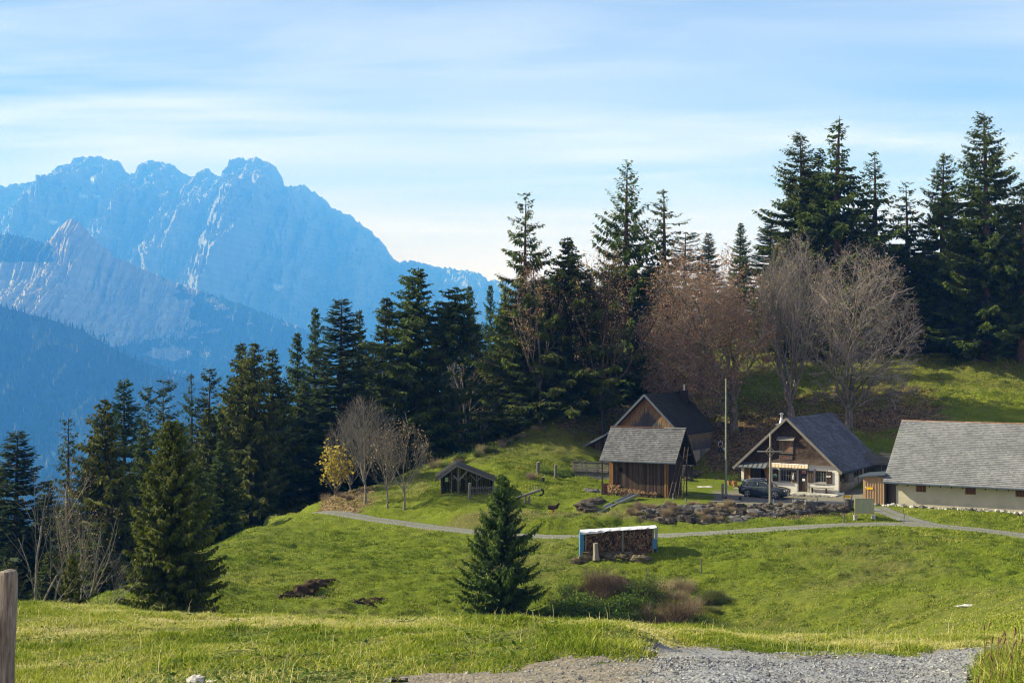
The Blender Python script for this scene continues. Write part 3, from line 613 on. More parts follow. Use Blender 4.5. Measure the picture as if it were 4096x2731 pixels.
def far_trees():
    rg = np.random.default_rng(9); ps = []
    for v, w, thr, N in ((v2, w2, 0.42, 9000), (v3, w3, 0.3, 9000)):
        u = 512 + F * v[:, 0] / v[:, 1]; row = HY - v[:, 2] * F / v[:, 1]
        ww = w + fbm(v[:, 0] / 450, v[:, 2] / 280, 77, 4) * 0.30
        idx = np.where((ww > thr) & (u > -40) & (u < 560) & (row < 620))[0]
        ps.append(v[rg.choice(idx, min(N, len(idx)), replace=False)])
    p = np.concatenate(ps); N = len(p); p = p + np.stack([rg.uniform(-9, 9, N), rg.uniform(-9, 9, N), -2 + 0 * p[:, 0]], -1)
    h = rg.uniform(17, 34, N); r = h * rg.uniform(0.13, 0.2, N); k = 6; a = np.arange(k) * 2 * pi / k
    ring = np.stack([np.cos(a), np.sin(a), 0 * a], -1)
    low = p[:, None, :] + ring[None] * r[:, None, None] * rg.uniform(0.75, 1.2, (N, k, 1)); top = p + np.stack([0 * h, 0 * h, h], -1)
    v = np.concatenate([low, top[:, None, :]], 1).reshape(-1, 3)
    f = np.array([(j, (j + 1) % k, k) for j in range(k)]); f = (np.arange(N)[:, None, None] * (k + 1) + f[None]).reshape(-1, 3)
    m = NT('far_conifer', 0.95, 0.1); m.color(m.ramp(m.attr('tone'), [(0, (0.012, 0.028, 0.015)), (0.93, (0.03, 0.05, 0.02)), (0.98, (0.12, 0.09, 0.03)), (1, (0.22, 0.15, 0.05))]))
    o = npmesh('far_forest', v, f, m.m, tone=np.repeat(rg.random(N), k)); tag(o, 'spruce forest covering the distant slopes', None, None, 'stuff')
far_trees()
def build_haze():
    m = bpy.data.materials.new('haze_air'); m.use_nodes = True; n = m.node_tree.nodes; n.clear()
    out = n.new('ShaderNodeOutputMaterial'); v = n.new('ShaderNodeVolumePrincipled'); m.node_tree.links.new(v.outputs[0], out.inputs['Volume'])
    v.inputs['Color'].default_value = (0.07, 0.305, 0.97, 1); v.inputs['Density'].default_value = HAZE_D
    v.inputs['Anisotropy'].default_value = 0.0; v.inputs['Absorption Color'].default_value = (0.6, 0.8, 1, 1)
    mb = MB(); mb.box((-22000, -60, -1230), (22000, 18600, 2060)); o = mb.build('haze', m); tag(o, 'blue autumn haze in the valley air', None, None, 'stuff')
HAZE_D = 1.32e-4
build_haze()
# ------------------------------------------------------------------ trees
def mat_bark(name, a, b, moss=0.0, scale=3.0):
    k = NT(name, 0.95, 0.1); o = k.obj(); n = k.noise(k.mapping(o, (1, 1, 0.22)), scale * 2.2, 5, 0.7, 0.5); n2 = k.noise(o, scale * 0.35, 3, 0.5)
    c = k.ramp(n, [(0.3, tuple(x * 0.45 for x in a)), (0.52, a), (0.72, b)])
    if moss: c = k.mix(k.rng(n2, 0.5, 0.62, 0, moss), c, (0.075, 0.10, 0.02))
    k.color(c); k.bump(n, 0.8, 0.06); MAT[name] = k.m
mat_bark('bark_spruce', (0.085, 0.062, 0.05), (0.17, 0.14, 0.12))
mat_bark('bark_maple', (0.16, 0.145, 0.125), (0.36, 0.34, 0.31), 0.85)
mat_bark('bark_pale', (0.24, 0.22, 0.20), (0.46, 0.44, 0.41), 0.2)
mat_bark('bark_twig', (0.24, 0.22, 0.185), (0.44, 0.415, 0.37))
mat_bark('bark_limb', (0.30, 0.28, 0.255), (0.52, 0.50, 0.47))
mat_bark('bark_dead', (0.22, 0.205, 0.19), (0.40, 0.38, 0.36))
def mat_leaf(name, stops, transl=0.25, rough=0.75):
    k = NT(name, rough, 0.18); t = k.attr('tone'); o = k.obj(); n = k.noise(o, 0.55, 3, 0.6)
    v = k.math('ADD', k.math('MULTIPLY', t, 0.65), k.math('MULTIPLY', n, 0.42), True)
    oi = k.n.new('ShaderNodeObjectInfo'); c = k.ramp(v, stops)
    hs = k.n.new('ShaderNodeHueSaturation'); k.lk(c, hs.inputs['Color']); k.lk(k.rng(oi.outputs['Random'], 0, 1, 0.485, 0.512), hs.inputs['Hue']); k.lk(k.rng(oi.outputs['Random'], 0, 1, 0.82, 1.18), hs.inputs['Value'])
    c = hs.outputs[0]; k.color(c)
    tr = k.n.new('ShaderNodeBsdfTranslucent'); k.lk(c, tr.inputs['Color']); ms = k.n.new('ShaderNodeMixShader'); ms.inputs[0].default_value = transl
    k.lk(k.b.outputs[0], ms.inputs[1]); k.lk(tr.outputs[0], ms.inputs[2]); k.lk(ms.outputs[0], k.n['Material Output'].inputs['Surface']); MAT[name] = k.m
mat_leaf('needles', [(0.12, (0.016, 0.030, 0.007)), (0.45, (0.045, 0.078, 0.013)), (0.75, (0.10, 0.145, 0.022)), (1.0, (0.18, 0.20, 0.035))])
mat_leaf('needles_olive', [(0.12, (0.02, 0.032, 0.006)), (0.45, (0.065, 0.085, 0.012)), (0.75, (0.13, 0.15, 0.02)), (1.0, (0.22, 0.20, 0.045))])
mat_leaf('needles_blue', [(0.12, (0.012, 0.026, 0.010)), (0.5, (0.034, 0.066, 0.022)), (1.0, (0.09, 0.14, 0.045))])
mat_leaf('leaf_brown', [(0.1, (0.14, 0.095, 0.045)), (0.5, (0.36, 0.25, 0.13)), (0.85, (0.54, 0.41, 0.24)), (1.0, (0.64, 0.52, 0.33))], 0.35)
mat_leaf('leaf_rust', [(0.1, (0.20, 0.12, 0.055)), (0.5, (0.46, 0.30, 0.16)), (0.85, (0.64, 0.46, 0.28)), (1.0, (0.74, 0.58, 0.38))], 0.35)
mat_leaf('leaf_yellow', [(0.1, (0.22, 0.18, 0.02)), (0.5, (0.50, 0.42, 0.05)), (1.0, (0.70, 0.60, 0.12))], 0.4)
mat_leaf('leaf_green', [(0.1, (0.035, 0.085, 0.014)), (0.5, (0.085, 0.17, 0.025)), (0.9, (0.18, 0.25, 0.05)), (1.0, (0.28, 0.28, 0.08))], 0.3)

def conifer_mesh(seed, Ht, Rm, base=0.06, pw=0.85, up=0.5, droop=0.45, whorl=0.42, nb=6, dens=1.0, top_open=0.0, hang=0.35, gap=0.0, lean=0.0, irregular=0.25, spray=0.34, bulge=0.0, tops=None, tip=0.0):
    """returns trunk(v,f) and crown(v,f,tone) in metres, origin at the foot"""
    rg = np.random.default_rng(seed)
    stems = [(0.0, 0.0, 0.0, Ht, Rm, base)]
    if tops: stems += tops          # (dx,dy,z_start,height_top,radius,base_frac)
    TR = MB(); cv = []; ct = []
    for (sx, sy, z0_, Hs, Rs, bs) in stems:
        L = Hs - z0_; r0 = 0.016 * Hs if z0_ == 0 else 0.011 * L
        n = 14; pts = []; rad = []
        kx, ky = rg.uniform(-1, 1, 2) * 0.012 * Hs
        for i in range(n + 1):
            t = i / n; pts.append((sx * min(1, t * 4) + kx * sin(t * 3.1) + lean * t * t * L, sy * min(1, t * 4) + ky * sin(t * 2.5), z0_ + t * L - (0.6 if i == 0 and z0_ == 0 else 0)))
            rad.append(max(0.012, r0 * (1 - t) ** 0.85 + 0.01 + (r0 * 0.45 if i == 0 and z0_ == 0 else 0)))
        TR.tube(pts, rad, 8, 0.5, True, 0.08)
        pa = np.array(pts)
        h = bs * L; wi = 0
        lob = rg.uniform(0, 100)
        while h < L * 0.985:
            t = h / L; prof = ((1 - t) ** (pw * 0.85)) * (1 + bulge * sin(pi * min(1, t * 1.6))) * (0.55 + 0.45 * min(1, (t - bs) / 0.10 + 0.15)) + 0.02
            if tip: prof *= 1 - tip * float(smooth(0.70, 0.82, t))
            k = max(3, int(round(nb * (0.75 + 0.5 * rg.random())))); a0 = rg.uniform(0, 2 * pi)
            open_ = top_open * float(smooth(0.35, 0.95, t))
            for b in range(k):
                az = a0 + 2 * pi * b / k + rg.uniform(-0.35, 0.35)
                lb = float(fbm(np.array([az * 1.1 + lob]), np.array([h * 0.33 + lob]), seed, 3)[0])
                if gap and lb < -0.55 + gap: continue
                bl = Rs * prof * (1 + irregular * lb * 2.3) * rg.uniform(0.58, 1.15)
                if bl < 0.12: bl = 0.12
                ang = up * (t ** 1.5) - droop * (1 - t) ** 0.8 * 0.9 + rg.uniform(-0.12, 0.12)
                hb = min(L * 0.99, max(bs * L, h + rg.uniform(-0.6, 0.6) * whorl * 1.3)); 
                m = max(4, int(bl / (0.13 / dens ** 0.5)) + 1); s = (np.arange(m) + rg.random(m) * 0.8) / m
                # branch path: sags then lifts at the tip
                hz_ = bl * s * cos(ang); vz = bl * (np.sin(ang) * s - 0.22 * droop * np.sin(s * pi * 0.8) + 0.20 * s**3 * (0.6 + up))
                ox = np.interp(t, np.linspace(0, 1, n + 1), pa[:, 0]); oy = np.interp(t, np.linspace(0, 1, n + 1), pa[:, 1])
                ca, sa = cos(az), sin(az)
                if bl > 1.0: TR.tube([(ox, oy, z0_ + hb), (ox + ca * hz_[m // 2], oy + sa * hz_[m // 2], z0_ + hb + vz[m // 2]), (ox + ca * hz_[-1] * .97, oy + sa * hz_[-1] * .97, z0_ + hb + vz[-1])], [0.012 + 0.012 * bl, 0.008 + 0.007 * bl, 0.008], 3, 0.3, False)
                cx = ox + ca * hz_; cyy = oy + sa * hz_; cz = z0_ + hb + vz
                inner = (s > 0.10 + 0.25 * open_) | (rg.random(m) < 0.3)
                tf = 1 - 0.26 * float(smooth(0.55, 0.95, t))
                for side in (-1, 1, 0, 0):
                    keep = inner & (rg.random(m) < (1 - 0.55 * open_) * (1.0 if side else (0.9 if hang > 0.2 else 0.5) * (2 * tf - 1)))
                    q = np.where(keep)[0]
                    if not len(q): continue
                    N = len(q); ss = s[q]
                    ln = (0.22 + 0.42 * np.sin(pi * np.clip(0.12 + 0.8 * ss, 0, 1)) * min(1.6, 0.35 + bl * 0.30)) * rg.uniform(0.65, 1.25, N) * spray / 0.34 * tf
                    if side:
                        da = az + side * (0.55 + 0.5 * rg.random(N)); dx = np.cos(da); dy = np.sin(da); dz = -hang * rg.uniform(0.2, 1.3, N) + 0.1 * up
                    else:
                        da = az + rg.uniform(-0.8, 0.8, N); w = rg.uniform(0.15, 0.8, N) if hang > 0.2 else rg.uniform(0.6, 1, N)
                        dx = np.cos(da) * w; dy = np.sin(da) * w; dz = (-hang * rg.uniform(0.9, 2.6, N)) if hang > 0.2 else rg.uniform(-0.2, 0.35, N)
                    d = np.stack([dx, dy, dz + 0 * dx], -1); d /= np.linalg.norm(d, axis=1)[:, None]
                    o = np.stack([cx[q], cyy[q], cz[q]], -1) + rg.normal(0, 0.03, (N, 3))
                    wv = np.cross(d, np.stack([rg.normal(0, 0.5, N), rg.normal(0, 0.5, N), np.ones(N)], -1)); wv /= (np.linalg.norm(wv, axis=1)[:, None] + 1e-9)
                    wd = (0.035 + 0.11 * ln) * rg.uniform(0.8, 1.25, N)
                    e = o + d * ln[:, None]; mid = o + d * (ln * 0.55)[:, None] + np.array([0, 0, 0.02])
                    cv.append(np.stack([o, mid + wv * wd[:, None], e + np.stack([0 * ln, 0 * ln, -0.12 * ln * hang * 2], -1), mid - wv * wd[:, None]], 1))
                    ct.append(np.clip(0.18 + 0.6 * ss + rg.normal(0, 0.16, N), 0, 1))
            h += whorl * 1.3 * (0.5 + 0.8 * (1 - t)) * rg.uniform(0.6, 1.4) / max(0.35, dens ** 0.5)
        # leader
    v = np.concatenate(cv).reshape(-1, 3); f = np.arange(len(v)).reshape(-1, 4); tone = np.concatenate(ct)
    return TR, v, f, tone
class Proto: pass
PROTO = {}
def proto(key, mat, **kw):
    TR, v, f, tone = conifer_mesh(**kw); p = Proto(); p.key = key; p.H = kw['Ht']; p.R = kw['Rm']
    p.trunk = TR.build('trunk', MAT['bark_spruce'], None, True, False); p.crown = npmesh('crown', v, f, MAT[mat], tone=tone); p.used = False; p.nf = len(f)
    PROTO[key] = p; return p
def plant(key, px, top, Y, width=None, label='', group='spruces and firs of the forest edge', name='spruce', cat='spruce tree', base=None, rz=None, dz=0.0):
    """stands a tree with its tip seen at (px, top) at distance Y; width in picture rows"""
    p = PROTO[key]; g = G(px, Y); x, y, z = g
    if base is not None: z = base
    ztop = -(top - HY) / F * Y; hgt = ztop - z; sz = hgt / p.H
    sxy = sz if width is None else (width * 1.56 / F * Y / 2) / p.R
    e = empty(name, (x, y, z + dz), random.uniform(0, 6.28) if rz is None else rz, label, cat, group)
    if not p.used: t, c = p.trunk, p.crown; p.used = True
    else: t = p.trunk.copy(); c = p.crown.copy(); C.link(t); C.link(c)
    t.parent = e; c.parent = e
    e.scale = (sxy, sxy, sz)
    return e
proto('s1', 'needles', seed=1, Ht=26, Rm=4.0, base=0.08, pw=0.85, up=0.5, droop=0.45, whorl=0.42, nb=6, dens=1.0, hang=0.40)
proto('s2', 'needles', seed=2, Ht=28, Rm=3.4, base=0.08, pw=0.75, up=0.35, droop=0.55, whorl=0.45, nb=6, dens=1.0, hang=0.58, irregular=0.4)
proto('s3', 'needles_olive', seed=3, Ht=24, Rm=4.2, base=0.04, pw=0.8, up=0.4, droop=0.5, whorl=0.42, nb=6, dens=1.05, hang=0.58, irregular=0.35, bulge=0.15)
proto('fir', 'needles_blue', seed=4, Ht=24, Rm=3.9, base=0.05, pw=0.62, up=0.25, droop=0.2, whorl=0.40, nb=7, dens=1.15, hang=0.14, irregular=0.2, bulge=0.25, spray=0.36)
proto('fir2', 'needles_blue', seed=5, Ht=22, Rm=3.0, base=0.10, pw=0.55, up=0.3, droop=0.2, whorl=0.46, nb=6, dens=0.95, hang=0.17, irregular=0.45, gap=0.08, bulge=0.2)
proto('sparse', 'needles', seed=6, Ht=30, Rm=3.2, base=0.18, pw=0.62, up=0.35, droop=0.35, whorl=0.62, nb=5, dens=0.8, top_open=0.7, hang=0.52, irregular=0.6, gap=0.18)
proto('open', 'needles', seed=7, Ht=30, Rm=5.4, base=0.05, pw=0.80, up=0.75, droop=0.35, whorl=0.60, nb=6, dens=0.9, top_open=0.85, hang=0.48, irregular=0.15, tip=0.0)
proto('droopy', 'needles', seed=8, Ht=27, Rm=4.6, base=0.04, pw=0.7, up=0.3, droop=0.7, whorl=0.46, nb=6, dens=1.1, hang=0.81, irregular=0.5, gap=0.05, tops=[(2.2, 0.4, 15.0, 24.6, 3.0, 0.1)])
proto('ragged', 'needles', seed=9, Ht=26, Rm=4.8, base=0.16, pw=0.45, up=0.3, droop=0.3, whorl=0.58, nb=5, dens=0.9, top_open=0.5, hang=0.46, irregular=0.5, gap=0.12, tip=0.55)
proto('dense', 'needles', seed=10, Ht=24, Rm=5.0, base=0.10, pw=0.62, up=0.3, droop=0.6, whorl=0.42, nb=7, dens=1.2, hang=0.80, irregular=0.35, tip=0.5)
proto('giant', 'needles', seed=12, Ht=34, Rm=5.6, base=0.04, pw=0.72, up=0.5, droop=0.5, whorl=0.52, nb=6, dens=1.0, top_open=0.45, hang=0.58, irregular=0.35, gap=0.03)
proto('twin', 'needles', seed=13, Ht=31, Rm=4.4, base=0.06, pw=0.5, up=0.3, droop=0.5, whorl=0.50, nb=6, dens=1.0, top_open=0.5, hang=0.81, irregular=0.4, gap=0.05, tip=0.6, tops=[(2.6, 0.2, 12.0, 27.5, 3.3, 0.1)])
proto('near', 'needles_olive', seed=14, Ht=14, Rm=4.2, base=0.03, pw=0.78, up=0.45, droop=0.42, whorl=0.30, nb=8, dens=2.2, hang=0.63, irregular=0.3, spray=0.24, top_open=0.1)
proto('near2', 'needles', seed=15, Ht=10.5, Rm=3.6, base=0.03, pw=0.85, up=0.55, droop=0.40, whorl=0.27, nb=7, dens=2.2, hang=0.48, irregular=0.45, gap=0.06, spray=0.21)
proto('young', 'needles_olive', seed=16, Ht=4.5, Rm=1.9, base=0.03, pw=0.9, up=0.6, droop=0.2, whorl=0.24, nb=6, dens=2.0, hang=0.29, irregular=0.3, spray=0.2)
TREES = [
 # key, px, top, Y, width, label
 ('fir', 18, 429, 122, 84, 'dense dark fir at the left edge of the photo, above the bare tree'),
 ('sparse', 68, 416, 150, 44, 'thin ragged fir standing between the two broad conifers at far left'),
 ('s3', 106, 396, 120, 86, 'broad olive green spruce left of the lone lawn edge spruce'),
 ('fir', 124, 377, 148, 62, 'dark round topped fir rising behind the broad olive spruce'),
 ('fir2', 148, 384, 168, 38, 'left one of two small dark firs peeping over the left slope'),
 ('fir2', 164, 377, 165, 44, 'right one of two small dark firs peeping over the left slope'),
 ('sparse', 191, 371, 150, 34, 'slender open spruce just left of the tall paired firs'),
 ('fir2', 210, 366, 152, 46, 'narrow dark fir right beside the slender open spruce'),
 ('s2', 240, 341, 136, 62, 'tall olive tinged spruce on the left shoulder of the tree mass'),
 ('s3', 256, 340, 133, 70, 'tall spruce with cone laden top beside the grass spur'),
 ('s2', 272, 347, 140, 60, 'spruce behind the cone laden one, slightly lower'),
 ('s1', 296, 331, 152, 52, 'pointed dark spruce filling the dip left of the high trio'),
 ('s1', 317, 306, 160, 48, 'leftmost of the high trio of conifers above the yellow shrub'),
 ('fir', 342, 297, 142, 78, 'broad layered fir in the middle of the high trio'),
 ('s2', 359, 308, 156, 44, 'rightmost of the high trio of conifers above the yellow shrub'),
 ('s1', 389, 296, 150, 72, 'dark smooth sided spruce right of the high trio'),
 ('droopy', 418, 266, 148, 96, 'large drooping spruce with a double top before the mountain end'),
 ('s1', 471, 284, 190, 40, 'small far spruce, left of the three behind the reddish thicket'),
 ('s1', 489, 283, 196, 36, 'small far spruce, middle of the three behind the reddish thicket'),
 ('s2', 505, 290, 186, 42, 'small far spruce, right of the three behind the reddish thicket'),
 ('ragged', 527, 191, 165, 66, 'tall ragged spruce with a thin tufted tip against the white sky'),
 ('dense', 566, 236, 164, 92, 'dense dark drooping spruce with a column top left of the old barn'),
 ('open', 628, 159, 176, 78, 'tall regular spruce with upswept open branches above the old barn'),
 ('sparse', 663, 188, 178, 46, 'thin see through spruce behind the upswept one'),
 ('fir2', 687, 231, 186, 50, 'low dark fir right behind the thin see through spruce'),
 ('fir', 709, 232, 236, 28, 'small far fir above the brown maple, left of two'),
 ('s1', 742, 222, 232, 34, 'small far fir above the brown maple, right of two'),
 ('fir', 771, 219, 222, 46, 'far fir left of the three great spruces on the hill'),
 ('giant', 799, 131, 196, 76, 'leftmost great spruce of the hilltop cluster'),
 ('twin', 842, 115, 192, 84, 'highest dark twin topped spruce of the hilltop cluster'),
 ('sparse', 874, 150, 198, 46, 'thin see through spruce right of the twin topped one'),
 ('ragged', 905, 181, 200, 60, 'shorter open spruce in the gap of the hilltop forest'),
 ('giant', 946, 151, 196, 62, 'tall loose spruce left of the highest right hand spruce'),
 ('giant', 984, 111, 188, 84, 'highest spruce at the right end of the forest'),
 ('ragged', 1020, 188, 186, 66, 'broad spruce cut by the right edge of the photo'),
]
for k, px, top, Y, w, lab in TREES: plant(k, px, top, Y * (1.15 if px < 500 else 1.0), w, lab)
FILL = [
 # lower trees that close the forest
 ('s1', 2, 470, 138, 60), ('s2', 45, 478, 132, 56), ('s1', 88, 452, 140, 56), ('s2', 140, 425, 142, 50), ('s1', 178, 420, 138, 60), ('s3', 205, 405, 134, 56),
 ('s2', 228, 388, 146, 60), ('s1', 222, 440, 127, 50), ('s3', 283, 392, 147, 54), ('s1', 305, 378, 150, 60), ('s2', 326, 372, 158, 60), ('dense', 322, 425, 151, 60), ('s1', 350, 350, 165, 60),
 ('s2', 372, 340, 166, 56), ('s1', 402, 345, 162, 56), ('dense', 372, 410, 158, 58), ('s1', 436, 330, 168, 60), ('s2', 452, 318, 176, 56), ('dense', 408, 415, 158, 54), ('s1', 446, 372, 163, 56),
 ('s2', 478, 322, 176, 52), ('s1', 500, 318, 175, 50), ('dense', 468, 375, 168, 56), ('s3', 508, 305, 160, 54), ('s1', 520, 330, 166, 46), ('s2', 545, 300, 170, 56), ('dense', 540, 340, 164, 50),
 ('s1', 590, 272, 172, 52), ('dense', 596, 318, 170, 60), ('s2', 612, 262, 178, 52), ('s1', 646, 262, 178, 60), ('dense', 640, 300, 173, 56), ('s2', 664, 268, 182, 46), ('s1', 676, 300, 180, 48),
 ('s2', 25, 520, 122, 60), ('s1', 66, 500, 128, 56), ('s2', 128, 470, 128, 60), ('s1', 160, 470, 126, 56), ('s1', 196, 462, 124, 56), ('s3', 8, 560, 110, 46), ('s1', 52, 550, 113, 50), ('s2', 95, 520, 117, 52), ('s1', 262, 430, 137, 44), ('s2', 296, 440, 148, 40),
 ('giant', 818, 170, 204, 60), ('dense', 812, 225, 200, 70), ('dense', 846, 222, 203, 70), ('dense', 868, 238, 199, 64), ('s1', 790, 235, 206, 60), ('dense', 895, 250, 204, 60), ('s2', 924, 238, 206, 56),
 ('dense', 930, 268, 198, 62), ('dense', 958, 232, 200, 68), ('dense', 988, 225, 194, 76), ('s1', 1012, 205, 200, 66), ('dense', 1030, 235, 190, 80), ('s2', 968, 200, 206, 56), ('dense', 905, 285, 196, 50), ('s1', 780, 262, 202, 44),
 ('dense', 945, 290, 192, 56), ('dense', 1005, 285, 189, 56), ('s1', 880, 280, 196, 46), ('dense', 835, 280, 195, 56), ('s2', 860, 262, 208, 60), ('s1', 1050, 180, 196, 90), ('dense', 970, 290, 190, 46), ('giant', 1040, 160, 204, 80),
]
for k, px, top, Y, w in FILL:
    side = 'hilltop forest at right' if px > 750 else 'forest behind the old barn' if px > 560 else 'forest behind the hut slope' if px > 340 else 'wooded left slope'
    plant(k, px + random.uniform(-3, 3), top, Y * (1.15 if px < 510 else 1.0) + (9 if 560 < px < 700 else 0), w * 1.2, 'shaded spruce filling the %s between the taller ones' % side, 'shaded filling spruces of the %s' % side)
plant('near', 170, 418, 97, 80, 'lone full spruce with drooping skirts on the left meadow edge', None, rz=1.0)
plant('near2', 503, 474, 103, 56, 'lone dark young spruce in the middle of the meadow', None, rz=2.2)
plant('young', 72, 554, 84, 34, 'small bright spruce at the dark wood edge between two bare saplings', None)
# ------------------------------------------------------------------ building materials
def mat_plank(name, dark, mid, light, wscale=9.0, zfade=None):
    k = NT(name, 0.85, 0.2); o = k.obj(); t = k.attr('tone'); n = k.noise(k.mapping(o, (9, 9, 0.7)), 2.0, 5, 0.7, 0.3); n2 = k.noise(o, 0.5, 3, 0.5)
    v = k.math('ADD', k.math('MULTIPLY', n, 0.72), k.math('MULTIPLY', t, 0.26), True)
    c = k.ramp(v, [(0.25, dark), (0.5, mid), (0.82, light)])
    if zfade:
        # the boards stay brown where the roof keeps the rain off and weather to grey below
        z = k.separate(o)[2]; x = k.separate(o)[0]
        e = k.math('SUBTRACT', k.math('ADD', z, k.math('MULTIPLY', k.math('ABSOLUTE', k.math('SUBTRACT', x, zfade[0])), zfade[1])), zfade[2])
        e = k.math('ADD', e, k.math('MULTIPLY', k.math('SUBTRACT', k.noise(k.mapping(o, (9, 9, 0.5)), 1.6, 3, 0.6), 0.5), 4.5))
        c = k.mix(k.rng(e, -0.9, -0.35, 0, 1, True), k.mix(0.45, c, (0.055, 0.062, 0.075)), k.mix(k.rng(e, -0.35, 0.7), (0.30, 0.21, 0.12), (0.21, 0.085, 0.03)))
        c = k.mix(k.math('MULTIPLY', k.rng(n, 0.5, 0.35), 0.5), c, (0.03, 0.02, 0.015))
    k.color(c); k.bump(n, 0.5, 0.02); MAT[name] = k.m
mat_plank('plank_brown', (0.022, 0.015, 0.012), (0.065, 0.044, 0.033), (0.17, 0.14, 0.115))
mat_plank('plank_grey', (0.075, 0.07, 0.065), (0.17, 0.16, 0.15), (0.30, 0.285, 0.27))
mat_plank('plank_pale', (0.14, 0.125, 0.105), (0.27, 0.245, 0.21), (0.42, 0.39, 0.35))
mat_plank('plank_fresh', (0.30, 0.19, 0.11), (0.46, 0.31, 0.19), (0.58, 0.42, 0.28))
mat_plank('plank_orange', (0.12, 0.065, 0.03), (0.26, 0.14, 0.06), (0.40, 0.25, 0.13))
mat_plank('plank_black', (0.016, 0.013, 0.012), (0.045, 0.035, 0.03), (0.09, 0.075, 0.065))
mat_plank('gable_planks', (0.045, 0.04, 0.04), (0.09, 0.085, 0.085), (0.16, 0.15, 0.14), zfade=(-3.9, 1.0, 7.6))
mat_plank('side_planks', (0.075, 0.065, 0.058), (0.145, 0.13, 0.12), (0.24, 0.22, 0.20), zfade=(0.0, 0.0, 4.15))
def mat_shingle(name, dark, mid, light, moss=0.0, spec=0.35, streak=0.0, rough=0.62):
    k = NT(name, rough, spec); o = k.obj(); t = k.attr('tone'); n = k.noise(o, 0.45, 4, 0.6); f = k.noise(k.mapping(o, (6, 6, 6)), 2.5, 3, 0.6)
    v = k.math('ADD', k.math('ADD', k.math('MULTIPLY', t, 0.22), 0.10), k.math('ADD', k.math('MULTIPLY', n, 0.52), k.math('MULTIPLY', f, 0.15)), True)
    c = k.ramp(v, [(0.22, dark), (0.5, mid), (0.85, light)])
    if moss: c = k.mix(k.rng(k.noise(o, 0.8, 4, 0.65), 0.46, 0.62, 0, moss), c, (0.055, 0.065, 0.018))
    k.color(c); k.bump(f, 0.3, 0.01); MAT[name] = k.m
mat_shingle('shingle_grey', (0.115, 0.12, 0.13), (0.20, 0.207, 0.22), (0.34, 0.35, 0.365))
mat_shingle('shingle_shed', (0.055, 0.058, 0.066), (0.115, 0.12, 0.13), (0.25, 0.255, 0.27))
mat_shingle('shingle_slate', (0.035, 0.038, 0.046), (0.075, 0.08, 0.095), (0.24, 0.25, 0.28), 0.0, 0.5)
mat_shingle('shingle_dark', (0.014, 0.014, 0.015), (0.028, 0.028, 0.028), (0.06, 0.06, 0.058), 0.3, 0.2)
mat_shingle('shingle_brown', (0.018, 0.013, 0.011), (0.055, 0.034, 0.026), (0.13, 0.105, 0.09), 0.0, 0.15, 0, 0.8)
mat_shingle('shingle_silver', (0.13, 0.12, 0.11), (0.25, 0.235, 0.22), (0.42, 0.40, 0.37), 0.0, 0.2, 0, 0.8)
def mat_plaster(name, c0, dirt=0.4, dcol=(0.22, 0.20, 0.17)):
    k = NT(name, 0.92, 0.15); o = k.obj(); n = k.noise(o, 0.9, 6, 0.65); f = k.noise(o, 22, 3, 0.6); z = k.separate(o)[2]
    c = k.mix(k.rng(n, 0.4, 0.75), c0, tuple(x * 0.86 for x in c0))
    d = k.math('MULTIPLY', k.rng(k.math('ADD', z, k.math('MULTIPLY', n, -1.4)), 0.15, -0.75, 0, 1), dirt)
    c = k.mix(d, c, dcol); k.color(c); k.bump(f, 0.35, 0.02); MAT[name] = k.m
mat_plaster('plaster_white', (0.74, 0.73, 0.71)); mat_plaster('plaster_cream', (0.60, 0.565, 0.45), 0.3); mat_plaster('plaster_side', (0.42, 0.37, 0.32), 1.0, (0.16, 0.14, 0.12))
def mat_stonewall(name, a, b, s=1.6):
    k = NT(name, 0.92, 0.15); o = k.obj(); v = k.voro(k.mapping(o, (1, 1, 1.3)), s, 'Color'); sp = k.separate(v); n = k.noise(o, 1.1, 6, 0.7); e = k.voro(k.mapping(o, (1, 1, 1.3)), s, 'Distance')
    c = k.mix(k.math('MULTIPLY', sp[0], k.rng(n, 0.42, 0.6)), a, b); c = k.mix(k.rng(n, 0.58, 0.72, 0, 0.6), c, tuple(x * 0.35 for x in a)); k.color(c)
    k.bump(k.math('ADD', k.math('MULTIPLY', e, -0.6), n), 0.6, 0.08); MAT[name] = k.m
mat_stonewall('rubble', (0.42, 0.36, 0.29), (0.27, 0.24, 0.20))
simple('concrete', (0.33, 0.325, 0.31), 0.9, 0.2, 0, 0.22, 3, 0, 0.3); simple('concrete_dark', (0.19, 0.19, 0.185), 0.9, 0.2, 0, 0.35, 2.2, 0, 0.3)
simple('rock', (0.15, 0.145, 0.14), 0.9, 0.2, 0, 0.5, 2.6, 0.35, 0.6); simple('rock_white', (0.5, 0.49, 0.47), 0.9, 0.2, 0, 0.4, 4, 0.3, 0.4); simple('rock_dark', (0.085, 0.072, 0.055), 0.9, 0.2, 0, 0.6, 3, 0.5, 0.6)
simple('tile_red', (0.33, 0.19, 0.13), 0.8, 0.3, 0, 0.3, 5, 0.3); simple('sheet_metal', (0.30, 0.32, 0.34), 0.45, 0.5, 0.6, 0.15, 3); simple('zinc_dark', (0.10, 0.13, 0.17), 0.45, 0.5, 0.4, 0.15, 3)
simple('white_paint', (0.80, 0.80, 0.80), 0.45, 0.4, 0, 0.06, 4); simple('black_gap', (0.012, 0.012, 0.013), 0.8, 0.1, 0, 0.3, 3); simple('iron', (0.09, 0.09, 0.095), 0.5, 0.5, 0.5, 0.2, 8); simple('galvanised', (0.45, 0.47, 0.50), 0.35, 0.5, 0.8, 0.12, 6)
